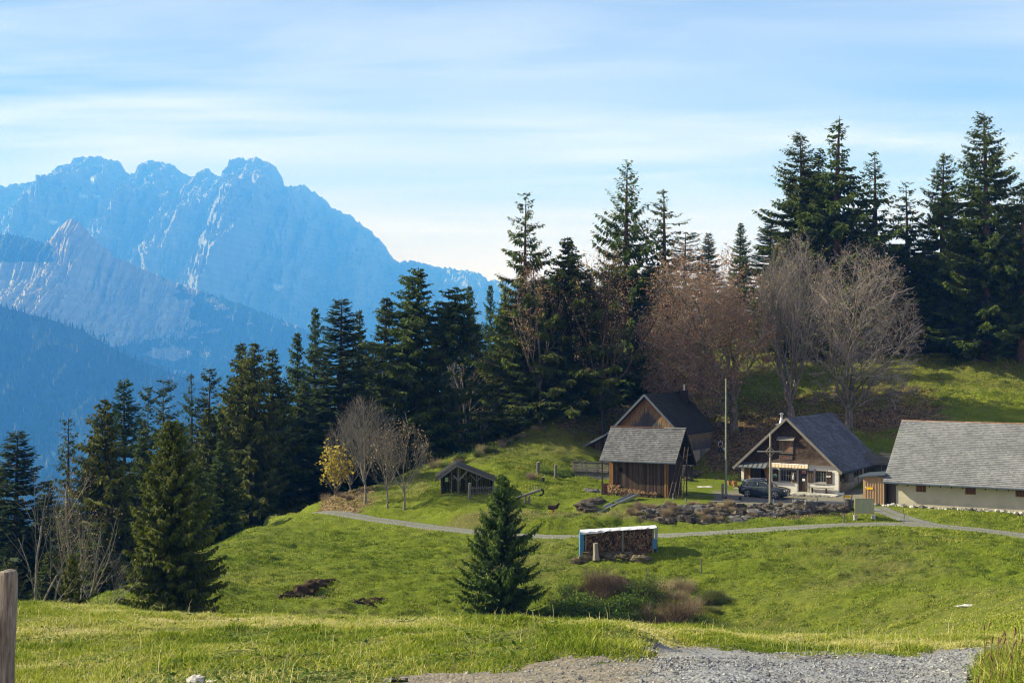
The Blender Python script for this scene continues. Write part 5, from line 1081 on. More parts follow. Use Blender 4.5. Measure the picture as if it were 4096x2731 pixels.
# new timber annex with yellow sign
def build_annex():
    A = Frame(*(BF.world(-3.05, -.35)), -30); a = BF.world(-3.05, -.35)
    e = empty('timber_annex', a, A.yaw, 'small shed of fresh upright boards with dark flat roof beside the long barn', 'shed')
    m = MB(); boards(m, 0, 1.95, -.6, 2.62, 0, .24, .04, None, True); m.box((0, .05, -.6), (1.94, 3.0, 2.6), .4); m.build('wall', MAT['plank_fresh'], e)
    m = MB(); slab(m, (-.35, -.35, 2.68), (2.15, -.35, 2.95), (-.35, 3.3, 2.72), (2.15, 3.3, 2.99), .16); m.build('roof', MAT['zinc_dark'], e)
    s = empty('trail_sign', a, A.yaw, 'blank yellow trail plate screwed to the fresh board shed', 'trail sign')
    m = MB(); m.box((.32, -.09, 1.42), (.95, -.06, 1.62)); m.build('plate', MAT['sign_yellow'], s); m = MB(); m.box((.22, -.085, 1.55), (.30, -.06, 1.68)); m.build('bracket', MAT['sign_white'], s)
build_annex()
def build_lattice():
    c = P(881, 462, 149); g = hz(c.x, c.y); e = empty('slatted_balcony', (c.x, c.y, g), R(-20), 'grey slatted windbreak seen between the inn and the long barn', 'balcony')
    m = MB()
    for i in range(5): m.box((-1.6, 0, -g * 0 + 1.2 + i * .26), (3.2, .05, 1.38 + i * .26), None)
    for x in (-1.5, 0, 1.5, 3): m.box((x, .06, -1), (x + .1, .16, 2.6))
    m.build('slats', MAT['plank_grey'], e)
    m = MB(); m.box((-1.5, .2, -1), (3.1, 2.5, 1.1)); m.build('base', MAT['plank_black'], e)
    m = MB()
    for i in range(6): m.box((-1.4 + i * .75, .06, .55), (-.8 + i * .75, .18, 1.05))
    m.build('window', MAT['glass'], e)
build_lattice()

# ------------------------------------------------------------------ wood shed with the grey shingle roof
SF = Frame(XU(609.4, 140), 140.0, -15.15, -25)
def build_shed():
    e = empty('wood_shed', SF.o, SF.yaw, 'brown board shed with a big light grey shingle roof and firewood at its foot', 'shed')
    W = 5.95; D = 4.6; xe0, xe1 = -.75, W + 1.15; ye, ze = -.75, 3.47; ya, za = 2.4, 6.6
    m = MB(); boards(m, .42, W - .25, -.4, 3.55, 0.02, .12); m.build('wall', MAT['plank_brown'], e)
    m = MB(); boards(m, -.02, .42, -.3, 3.5, -.03, .21); m.box((W - .25, -.05, -.3), (W - .05, .15, 3.5)); m.box((W + .02, -.03, -.3), (W + .12, .12, 3.5)); m.build('corner_boards', MAT['plank_orange'], e)
    m = MB(); m.box((.02, .1, -.4), (.08, D, 3.6)); m.box((W - .1, .1, -.4), (W - .02, D, 3.6)); m.box((.08, D - .05, -.4), (W - .1, D, 3.6))
    m.prism([(0.1, 3.6), (D, 3.6), (ya, 6.2)], 'x', W - .1, W - .04); m.prism([(0.1, 3.6), (D, 3.6), (ya, 6.2)], 'x', .02, .08); m.build('side_wall', MAT['plank_black'], e)
    m = MB(); slab(m, (xe0, ye, ze), (xe1, ye, ze), (xe0, ya, za), (xe1, ya, za), .1, .2); slab(m, (xe1, D + 1.2, ze - .6), (xe0, D + 1.2, ze - .6), (xe1, ya, za), (xe0, ya, za), .1, .2)
    m.beam((xe1 - .1, ye + .1, ze - .12), (xe1 - .1, ya, za - .2), .12, .16, .1); m.beam((xe1 - .1, D + 1.1, ze - .7), (xe1 - .1, ya, za - .2), .12, .16, .1); m.beam((xe1 - .1, .2, ze + .5), (xe1 - .1, 4.2, ze + .5), .12, .14, .1)
    rf = m.build('roof', MAT['plank_black'], e)
    m = MB(); shingles(m, (xe0, ye, ze), (xe1, ye, ze), (xe0, ya, za), (xe1, ya, za), .235, .25, lift=.05, sag=.03); shingles(m, (xe1, D + 1.2, ze - .6), (xe0, D + 1.2, ze - .6), (xe1, ya, za), (xe0, ya, za), .4, .4, lift=.05); m.build('shingles', MAT['shingle_shed'], rf)
    m = MB(); m.box((xe0, ya - .12, za + .03), (xe0 + 5.6, ya + .1, za + .10)); m.build('ridge_cap', MAT['rust'], rf)
    m = MB(); m.box((xe0 + 5.6, ya - .14, za + .03), (xe1, ya + .1, za + .11)); m.build('ridge_sheet', MAT['galvanised'], rf)
    m = MB(); m.tube([(xe0, ye - .05, ze - .02), (xe1, ye - .05, ze - .02)], .06, 6); m.build('gutter', MAT['zinc_dark'], rf)
    m = MB(); m.box((1.05, -.04, 2.35), (1.35, .0, 2.8)); m.box((1.17, -.06, 2.35), (1.23, -.04, 2.8)); m.build('vent_window', MAT['black_gap'], e)
    m = MB(); m.beam((-.62, -.35, -.5), (-.62, -.35, 3.5), .12); m.beam((W + .95, -.1, -.3), (W + .95, -.1, 3.5), .10); m.beam((W + .95, 3.2, -.3), (W + .95, 3.2, 3.5), .10); m.build('post', MAT['plank_brown'], e)
    m = MB(); boards(m, -.6, .0, -.5, 1.2, -.2, .6)
    for i in range(8): m.box((-.55, -.3, -.4 + i * .2), (-.05, -.22, -.27 + i * .2))
    m.build('side_rack', MAT['rust'], e)
    # ladders
    for (xa, xb, zt, lab, dy) in ((W + .35, W + .95, 3.6, 'wooden ladder leaning nearest the shed corner', -.25), (W + 1.35, W + 1.75, 5.0, 'longer wooden ladder leaning outside against the shed gable', -.45)):
        l = empty('ladder', SF.world(0, 0), SF.yaw, lab, 'ladder', 'ladders at the shed gable'); m = MB(); y0, y1 = dy - .35, dy + .65
        for s_ in (0, .42): m.beam((xa + s_, y0, -.05), (xb + s_ * .85, y1, zt), .06, .08)
        m.build('rail', MAT['plank_brown'], l); m = MB(); n = int(zt / .3)
        for i in range(1, n): t = i / n; m.beam((xa + (xb - xa) * t, y0 + (y1 - y0) * t, zt * t), (xa + .42 + (xb + .357 - xa - .42) * t, y0 + (y1 - y0) * t, zt * t), .04)
        m.build('rungs', MAT['plank_brown'], l)
    # firewood at the foot
    f = empty('firewood_stack', SF.world(0, 0), SF.yaw, 'low stack of round firewood under the eave of the brown shed', 'firewood')
    m = MB(); cols = 42
    for i in range(cols):
        top = 1.05 if i < 10 else 0.85 - .012 * (i - 10); z = -.12
        while z < top:
            r = random.uniform(.055, .095) * (1.15 if i < 6 else 1); x = .05 + i * (W - .9) / cols + random.uniform(-.02, .02); m.tube([(x, -.5 + random.uniform(-.05, .05), z), (x, -.04, z)], r, 7, random.random() * (0.5 + .5 * (z > .35)) + (.3 if z > .4 and i < 34 else 0)); z += r * 1.85
    k = NT('log_end', 0.85, 0.15); k.color(k.ramp(k.attr('tone'), [(0, (0.06, 0.045, 0.035)), (0.5, (0.20, 0.13, 0.08)), (1, (0.46, 0.29, 0.15))])); MAT['log_end'] = k.m
    m.build('logs', MAT['log_end'], f)
build_shed()

# ------------------------------------------------------------------ old alpine barn behind the shed
OF = Frame(XU(680.7, 152), 152.0, -14.25, -30)
def build_old_barn():
    e = empty('old_barn', OF.o, OF.yaw, 'old dark roofed barn on a rubble base with streaked timber gable', 'barn')
    W = 10.75; D = 8.4; ax, az_ = -3.9, 8.55; zeR = 4.55; zl1x, zl1 = -8.3, 4.25; zl2x, zl2 = -11.55, 2.6; zs = 2.55; y0 = -.8; y1 = D + .6
    m = MB(); m.box((-.45, 0, -1.6), (0, D, zs)); m.box((-W, 0, -1.0), (-.45, .45, zs - .25)); m.box((-W, .45, -1), (-W + .45, D, 2.3)); m.box((-W + .45, D - .45, -1), (-.45, D, zs)); m.build('stone_base', MAT['rubble'], e)
    top = lambda x: az_ - .2 - (x - ax) * (az_ - zeR) / (4.15) if x > ax else (az_ - .2 - (ax - x) * (az_ - zl1) / (ax - zl1x) if x > zl1x else zl1 - .2 - (zl1x - x) * (zl1 - zl2) / (zl1x - zl2x))
    m = MB(); boards(m, -8.4, 0.04, zs - .25, top, -.06, .15); m.build('gable', MAT['gable_planks'], e)
    m = MB(); boards(m, -W, -8.4, 2.0, top, -.06, .17); boards(m, -9.5, -8.8, -.2, 2.0, -.03, .17); m.build('lean_to_boards', MAT['plank_brown'], e)
    Ms = Matrix.Translation((.04, 0, 0)) @ Matrix.Rotation(R(90), 4, 'Z'); m = MB(); boards(m, 0, D, zs - .15, 4.75, -.07, .14, .05, Ms); m.box((-.3, .1, zs), (-.1, D, 4.7), .2); m.build('side_boards', MAT['side_planks'], e)
    m = MB(); m.prism([(-W, 2), (-.1, 2), (-.1, 4.5), (ax, 8.2), (zl1x, 4), (-W, 2.7)], 'y', D - .2, D - .1); m.build('rear_gable', MAT['plank_brown'], e)
    P4 = [((.25 + .2, zeR - .25), (ax, az_)), ((zl1x, zl1), (ax, az_)), ((zl2x, zl2), (zl1x, zl1))]
    m = MB()
    for (a, b) in P4: slab(m, (a[0], y0, a[1]), (a[0], y1, a[1]), (b[0], y0, b[1]), (b[0], y1, b[1]), .13, .2)
    rf = m.build('roof', MAT['plank_brown'], e); m = MB()
    for (a, b) in P4: shingles(m, (a[0], y0, a[1]), (a[0], y1, a[1]), (b[0], y0, b[1]), (b[0], y1, b[1]), .28, .28, lift=.055, sag=.10 if b[0] == ax else 0)
    m.build('shingles', MAT['shingle_dark'], rf); m = MB()
    for (a, b) in P4: m.beam((a[0], y0 - .02, a[1] - .08), (b[0], y0 - .02, b[1] - .06), .05, .22, .6)
    m.build('bargeboard', MAT['zinc_dark'], rf); m = MB(); m.box((.30, y0, zeR - .45), (.36, y1, zeR - .22)); m.build('fascia', MAT['plank_grey'], rf)
    m = MB(); cx, cyy = ax + 1.25, D - 1.3; m.box((cx - .33, cyy - .33, 6.4), (cx + .33, cyy + .33, 8.75)); ch = m.build('chimney', MAT['plank_black'], rf); m = MB(); m.tube([(cx, cyy, 8.75), (cx, cyy, 9.35)], .12, 8); m.tube([(cx, cyy, 9.35), (cx, cyy, 9.45)], .2, 8); m.build('flue', MAT['galvanised'], ch)
    m = MB(); boards(m, 5.4, 6.6, -1.0, 2.5, -.04, .2, .04, Ms); m.build('side_door', MAT['plank_grey'], e)
    # deck with slatted rail in front of the lean-to
    d = Frame(XU(573, 150), 150.0, -14.6, -22); g = empty('slatted_deck', d.o, d.yaw, 'concrete based terrace with grey slatted railing left of the wood shed', 'terrace')
    m = MB(); m.box((0.1, .05, -.6), (6.5, 3.4, .78)); m.build('concrete_base', MAT['concrete_dark'], g); m = MB(); m.box((0.0, -.05, .78), (6.6, 3.5, .92)); m.build('deck', MAT['plank_grey'], g)
    m = MB()
    for i, z in enumerate((1.0, 1.2, 1.4, 1.6, 1.82)): m.box((0, -.12, z), (6.4, -.08, z + .12)); m.box((-.06, -.06, z), (-.02, 3.3, z + .12))
    for x in (0.02, 1.3, 2.6, 3.9, 5.2, 6.3): m.box((x, -.07, .9), (x + .35, -.02, 1.94))
    m.box((-.05, -.16, 1.94), (6.5, -.02, 2.0)); m.build('railing', MAT['plank_grey'], g)
build_old_barn()

# ------------------------------------------------------------------ open timber hut on the left
UF_ = Frame(XU(441.5, 135.2), 135.2, -14.65, 4)
def build_hut():
    e = empty('open_hut', UF_.o, UF_.yaw, 'small open fronted timber hut with forked posts standing on the meadow', 'hut')
    W = 5.0; D = 4.2; ax, az_ = 1.45, 2.95; x0, z0 = -.5, 1.58; x1, z1 = W + .25, 1.46; y0 = -.6; y1 = D + .4
    top = lambda x: az_ - .12 - (ax - x) * (az_ - z0) / (ax - x0) if x < ax else az_ - .12 - (x - ax) * (az_ - z1) / (x1 - ax)
    m = MB(); boards(m, 0, W, -.3, top, D - .05, .22)
    for i in range(9): z = -.2 + i * .2; m.tube([(.05, 0.3, z), (.05, D, z)], .1, 6); m.tube([(W - .05, 0.3, z), (W - .05, D, z)], .1, 6) if z < 1.3 else None
    m.build('log_wall', MAT['plank_black'], e)
    m = MB(); slab(m, (x0, y0, z0), (x0, y1, z0), (ax, y0, az_), (ax, y1, az_), .09, .2); slab(m, (x1, y0, z1), (x1, y1, z1), (ax, y0, az_), (ax, y1, az_), .09, .2); rf = m.build('roof', MAT['plank_black'], e)
    m = MB(); shingles(m, (x0, y0, z0), (x0, y1, z0), (ax, y0, az_), (ax, y1, az_), .26, .26, .03, lift=.06); shingles(m, (x1, y0, z1), (x1, y1, z1), (ax, y0, az_), (ax, y1, az_), .26, .26, .03, lift=.06); m.build('shingles', MAT['shingle_dark'], rf)
    m = MB(); m.beam((x0 - .02, y0 - .03, z0 - .08), (ax, y0 - .03, az_ - .06), .06, .16, .7); m.beam((x1, y0 - .03, z1 - .08), (ax, y0 - .03, az_ - .06), .06, .16, .7); m.tube([(x0 - .05, y0 - .1, z0 - .05), (x0 - .05, y0 + .1, z0 - .05)], .08, 8); m.build('bargeboard', MAT['plank_grey'], rf)
    def post(x, y, zt, w=.13, fork=None):
        m = MB(); m.beam((x, y, -.25), (x, y, zt), w)
        if fork:
            for dx, zf in fork: m.beam((x, y - .02, zf), (x + dx, y - .02, zf + abs(dx) * 1.05), w * .8)
        m.build('post', MAT['plank_grey'], e)
    post(.95, 0, top(.95)); post(ax + .15, -.25, top(ax + .15), .18, [(-.5, 1.45), (.85, 1.45)]); post(2.4, 1.6, 2.3, .14, [(-.4, 1.3), (.6, 1.3)]); post(3.35, -.05, top(3.35), .13, [(-.62, 1.35), (.5, 1.35)]); post(W - .05, .1, top(W - .05), .15)
    m = MB(); m.box((.35, .32, 1.3), (.65, .36, 1.7)); m.box((1.15, D - .1, 1.15), (1.4, D - .06, 1.35)); m.build('notice', MAT['sign_lightgreen'], e)
    f = empty('picket_fence', UF_.world(0, 0), UF_.yaw, 'short grey picket fence before the right half of the open hut', 'fence'); m = MB()
    for i in range(13): x = 2.75 + i * .19; m.beam((x, -.35, -.05), (x, -.35, .92 + random.uniform(-.05, .05)), .05, .03)
    m.build('pickets', MAT['plank_grey'], f); m = MB(); m.beam((2.6, -.31, .75), (5.1, -.31, .78), .05, .08); m.beam((2.6, -.31, .25), (5.1, -.31, .25), .05, .07); m.build('rail', MAT['plank_grey'], f)
build_hut()
# ------------------------------------------------------------------ leafless and autumn trees
def segs_mesh(S, sides=4):
    """S: array (n, 8): p0, p1, r0, r1 -> vertices, faces"""
    S = np.asarray(S, float); p0 = S[:, 0:3]; p1 = S[:, 3:6]; r0 = S[:, 6]; r1 = S[:, 7]; d = p1 - p0; d /= (np.linalg.norm(d, axis=1)[:, None] + 1e-9)
    u = np.where(np.abs(d[:, 2:3]) > 0.9, np.array([[1.0, 0, 0]]), np.array([[0, 0, 1.0]])); x = np.cross(d, u); x /= (np.linalg.norm(x, axis=1)[:, None] + 1e-9); y = np.cross(d, x)
    a = np.arange(sides) * 2 * pi / sides; ca = np.cos(a)[None, :, None]; sa = np.sin(a)[None, :, None]
    ring = x[:, None, :] * ca + y[:, None, :] * sa; v = np.concatenate([p0[:, None] + ring * r0[:, None, None], p1[:, None] + ring * r1[:, None, None]], 1)
    j = np.arange(sides); f = np.stack([j, (j + 1) % sides, (j + 1) % sides + sides, j + sides], -1); f = (np.arange(len(S))[:, None, None] * 2 * sides + f[None]).reshape(-1, 4)
    return v.reshape(-1, 3), f
def grow_tree(seed, trunk, env, limbs, nch=(7, 7, 6, 5), ratio=(0.62, 0.6, 0.55, 0.5), rmin=0.012, up=0.30, wig=0.16, spread=(0.5, 0.95), fine=True):
    """trunk: (height, radius, lean x); env: (cx, cy, cz, rx, ry, rz) crown ellipsoid; limbs: list of (height frac, azimuth, tilt, length, radius)"""
    rg = random.Random(seed); big = []; twig = []; tips = []
    ex, ey, ez, rx, ry, rz = env
    def inside(p, k=1.0): return ((p.x - ex) / rx)**2 + ((p.y - ey) / ry)**2 + ((p.z - ez) / rz)**2 < k
    lv = len(nch)
    def branch(p, d, r, L, level):
        n = max(3, int(L / (0.55 if level < 2 else 0.38))) if level < lv else 2; n = min(n, 12); st = L / n; pts = [p.copy()]; rs = [r]
        for i in range(n):
            k = wig * (1.0 if level else 0.7); d = (d + Vector((rg.uniform(-k, k), rg.uniform(-k, k), rg.uniform(-k, k) + up * (0.16 if level < 3 else 0.10)))).normalized()
            p = p + d * st; t = (i + 1) / n; rr = max(rmin * 0.6, r * (1 - t * (0.55 if level < 2 else 0.8)))
            (big if rr > 0.045 else twig).append((*pts[-1], *p, rs[-1], rr)); pts.append(p.copy()); rs.append(rr)
            if level >= 1 and not inside(p, 1.0 + rg.uniform(-0.12, 0.12)): break
        m = len(pts) - 1
        if level >= lv: tips.append((p.copy(), d.copy())); return
        kids = nch[level]; kids = max(1, int(round(kids * (0.35 + 0.65 * m / n) * rg.uniform(0.8, 1.2))))
        for j in range(kids):
            f = (j + 0.9 + rg.uniform(-0.3, 0.3)) / (kids + 0.3); f = min(1.0, max(0.12, f ** 0.85)); i = min(m - 1, int(f * m)); q = pts[i].lerp(pts[i + 1], min(1, f * m - i)) if i < m else pts[-1]
            dd = (pts[i + 1] - pts[i]).normalized(); az = rg.uniform(0, 2 * pi); pr = dd.cross(Vector((0.3, 0.2, 1))).normalized(); pr = (Matrix.Rotation(az, 3, dd) @ pr); a = rg.uniform(*spread)
            nd = (dd * cos(a) + pr * sin(a)); nd.z += up * 0.6; nd.normalize(); rr = min(rs[i] * 0.72, max(rmin, rs[i] * rg.uniform(0.4, 0.66)))
            branch(q, nd, rr, L * ratio[min(level, len(ratio) - 1)] * rg.uniform(0.7, 1.2), level + 1)
    th, tr, lean = trunk; n = 8; pts = [Vector((0, 0, -0.5))]; rs = [tr * 1.9]
    for i in range(n): t = (i + 1) / n; pts.append(Vector((lean * t + 0.06 * sin(4 * t), 0.04 * sin(5 * t), th * t))); rs.append(tr * (1.25 if i == 0 else 1 - 0.22 * t))
    for i in range(n): big.append((*pts[i], *pts[i + 1], rs[i], rs[i + 1]))
    for (hf, az, tilt, L, r) in limbs:
        k = min(n - 1, int(hf * n)); q = pts[k].lerp(pts[k + 1], min(1.0, hf * n - k)); d = Vector((sin(tilt) * cos(az), sin(tilt) * sin(az), cos(tilt))); branch(q, d, r, L, 0)
    return big, twig, tips
def leaf_mesh(pts, n, size, seed, spreadr=0.25, droop=0.3):
    rg = np.random.default_rng(seed); P_ = np.array([tuple(p) for p in pts]); i = rg.integers(0, len(P_), n); o = P_[i] + rg.normal(0, spreadr, (n, 3)); a = rg.normal(0, 1, (n, 3)); a[:, 2] -= droop; a /= np.linalg.norm(a, axis=1)[:, None]
    b = np.cross(a, rg.normal(0, 1, (n, 3))); b /= np.linalg.norm(b, axis=1)[:, None]; s = (size * rg.uniform(0.6, 1.3, n))[:, None]
    v = np.stack([o, o + a * s * 0.5 + b * s * 0.4, o + a * s, o + a * s * 0.5 - b * s * 0.4], 1).reshape(-1, 3); return v, np.arange(4 * n).reshape(-1, 4), rg.random(n)
def bare_tree(name, loc, spec, label, cat, bark='bark_maple', twigm='bark_twig', leaf=None, nleaf=0, lsize=0.12, group=None, lspread=0.2, twigthick=1.0):
    big, twig, tips = grow_tree(**spec); e = empty(name, loc, 0, label, cat, group)
    v, f = segs_mesh(big, 7); npmesh('trunk', v, f, MAT[bark], e, smooth_=True)
    if twig:
        T = np.array(twig); T[:, 6:] *= twigthick; v, f = segs_mesh(T, 3); npmesh('branches', v, f, MAT[twigm], e)
    if leaf:
        src = [p for p, d in tips] + [Vector(s[3:6]) for s in twig[::3]]; v, f, t = leaf_mesh(src, nleaf, lsize, spec['seed'], lspread); npmesh('leaves', v, f, MAT[leaf], e, tone=t)
    return e, len(twig)
def maple(px, py, Y0, toprow, label, **k): pass
gl = hit(733, 434, 150, 200); S_ = gl.y / F
e, n1 = bare_tree('maple', gl, dict(seed=31, trunk=(3.6, 0.52, 0.1), env=(-3.2, 0, 11.8, 7.7, 6.0, 10.4), up=0.05, wig=0.24, nch=(9, 7, 5, 4), spread=(0.5, 1.1), limbs=[
    (0.66, pi - 0.1, 1.32, 8.5, 0.17), (0.80, pi, 0.60, 13.5, 0.27), (0.9, 2.5, 0.45, 12.0, 0.21), (1.0, -0.2, 0.08, 14.5, 0.27), (1.0, 1.4, 0.30, 12.0, 0.19), (0.95, pi + 0.8, 0.6, 12.0, 0.19), (1.0, 0.3, 0.45, 9.0, 0.17), (0.92, pi - .3, 0.95, 12, 0.22), (0.95, pi + .3, 1.15, 10, 0.18), (1.0, pi, 0.25, 13, .2)]),
    'large spreading maple with rusty dead leaves standing behind the flagpole', 'maple tree', 'bark_maple', 'bark_twig', 'leaf_rust', 26000, 0.19, None, 0.16, 1.25)
gm = hit(790, 417, 150, 205)
e, n2 = bare_tree('maple', gm, dict(seed=32, trunk=(1.6, 0.55, 0.0), env=(0.6, 0, 12.2, 4.5, 4.4, 9.4), up=0.42, nch=(8, 6, 5, 3), spread=(0.3, 0.75), limbs=[
    (0.9, pi, 0.22, 14.0, 0.27), (1.0, 0.0, 0.20, 14.0, 0.18), (0.95, 1.6, 0.32, 13.0, 0.19), (1.0, pi + 1.3, 0.32, 12.0, 0.17), (0.95, pi - .2, 0.42, 12.0, 0.20), (1.0, 0.3, 0.42, 12.0, 0.22)]),
    'narrow pale barked maple forking low behind the inn chimney', 'maple tree', 'bark_pale', 'bark_limb', 'leaf_brown', 2600, 0.15, None, 0.2, 1.25)
gr_ = hit(848, 432, 150, 205)
e, n3 = bare_tree('maple', gr_, dict(seed=33, trunk=(2.4, 0.55, 0.1), env=(1.6, 0, 11.0, 6.3, 6.0, 10.0), up=0.12, nch=(9, 6, 5, 3), wig=.22, spread=(0.45, 1.05), limbs=[
    (0.85, pi, 0.55, 12.0, 0.21), (0.9, 0.0, 0.75, 10.5, 0.21), (1.0, 0.1, 0.38, 13.0, 0.22), (1.0, pi - .3, 0.18, 13.5, 0.22), (0.95, 1.5, 0.4, 12.0, 0.18), (1.0, 4.6, 0.4, 12.0, 0.17), (0.9, 0.2, 1.02, 8.5, 0.20)]),
    'round crowned leafless maple with many mossy limbs behind the inn roof', 'maple tree', 'bark_maple', 'bark_limb', 'leaf_brown', 4200, 0.15, None, 0.2, 1.25)
def small_bare(px, py, top, wpx, seed, label, leaf=None, nleaf=0, bark='bark_pale', Y=None, lsize=0.14, name='bare_tree', trunkf=0.22, up=0.4, nch=(6, 5, 4), cat='bare tree', group=None, tw='bark_twig', dz=0, spread=(0.35, 0.8), nl=6, thick=1.0, tilt=(0.3, 0.8), lean=0.0):
    g = G(px, Y) if Y else hit(px, py, 80, 240); Hh = -(top - HY) / F * g.y - g.z; w = wpx / F * g.y / 2; rg = random.Random(seed)
    lim = [(min(1, 0.6 + 0.4 * i / nl), rg.uniform(0, 2 * pi), rg.uniform(*tilt), Hh * rg.uniform(0.55, 0.72), 0.0062 * Hh * rg.uniform(0.7, 1.1)) for i in range(nl)] + [(1.0, 0, 0.05, Hh * 0.7, 0.0075 * Hh)]
    return bare_tree(name, g, dict(seed=seed, trunk=(Hh * trunkf, 0.0085 * Hh + 0.03, lean), env=(0, 0, Hh * 0.60, w, w, Hh * 0.46), up=up, nch=nch, limbs=lim, rmin=0.012, spread=spread), label, cat, bark, tw, leaf, nleaf, lsize, group, 0.22, thick)
small_bare(365, 503, 406, 62, 41, 'tallest leafless ash in the small group left of the open hut', None, 0, trunkf=0.28, nch=(7, 5, 4))
small_bare(387, 508, 432, 36, 42, 'slim crooked bare sapling between the two taller ones left of the hut', 'leaf_brown', 250, trunkf=0.25)
small_bare(404, 509, 424, 44, 43, 'bare young maple with few brown leaves nearest the open hut', 'leaf_brown', 350, trunkf=0.30)
small_bare(350, 0, 420, 52, 44, 'bushy leafless tree behind the yellow leaved one', None, 0, trunkf=0.1, nch=(7, 6, 4), Y=147)
small_bare(335, 0, 450, 30, 45, 'small yellow leaved tree at the edge of the dark wood', 'leaf_yellow', 650, trunkf=0.1, lsize=0.30, Y=145)
small_bare(540, 0, 276, 50, 47, 'tall brown leaved tree before the dark drooping spruce', 'leaf_brown', 2200, nch=(5, 4, 4), Y=162, trunkf=0.35, lsize=0.2, bark='bark_maple')
small_bare(602, 0, 262, 58, 48, 'rusty broad crowned tree between the dark spruce and the old barn', 'leaf_brown', 2200, Y=161, trunkf=0.3, lsize=0.2, bark='bark_spruce', tw='bark_spruce')
small_bare(468, 0, 318, 34, 50, 'pinkish leafless thicket between far spruces', 'leaf_brown', 900, Y=184, trunkf=0.3)
small_bare(76, 0, 478, 44, 52, 'reddish brown leafless tree low in the left wood', 'leaf_brown', 700, Y=126, trunkf=0.25)
small_bare(36, 0, 482, 70, 53, 'bleached dead tree with spreading bare boughs at lower left', None, 0, 'bark_dead', Y=78, tw='bark_dead', trunkf=0.25, nch=(5, 4, 2), tilt=(0.35, 0.9), up=0.3, thick=0.8, nl=3)
small_bare(99, 0, 542, 48, 54, 'small bleached bare tree right of the bright little spruce', None, 0, 'bark_dead', Y=86, tw='bark_dead', trunkf=0.2, nch=(5, 4, 3), tilt=(0.4, 0.9), up=0.3, thick=0.8, nl=4)
small_bare(8, 0, 590, 60, 55, 'fallen grey boughs poking above the near grass by the post', None, 0, 'bark_dead', Y=60, tw='bark_dead', trunkf=0.1, nch=(4, 3), tilt=(0.9, 1.4), up=0.1)
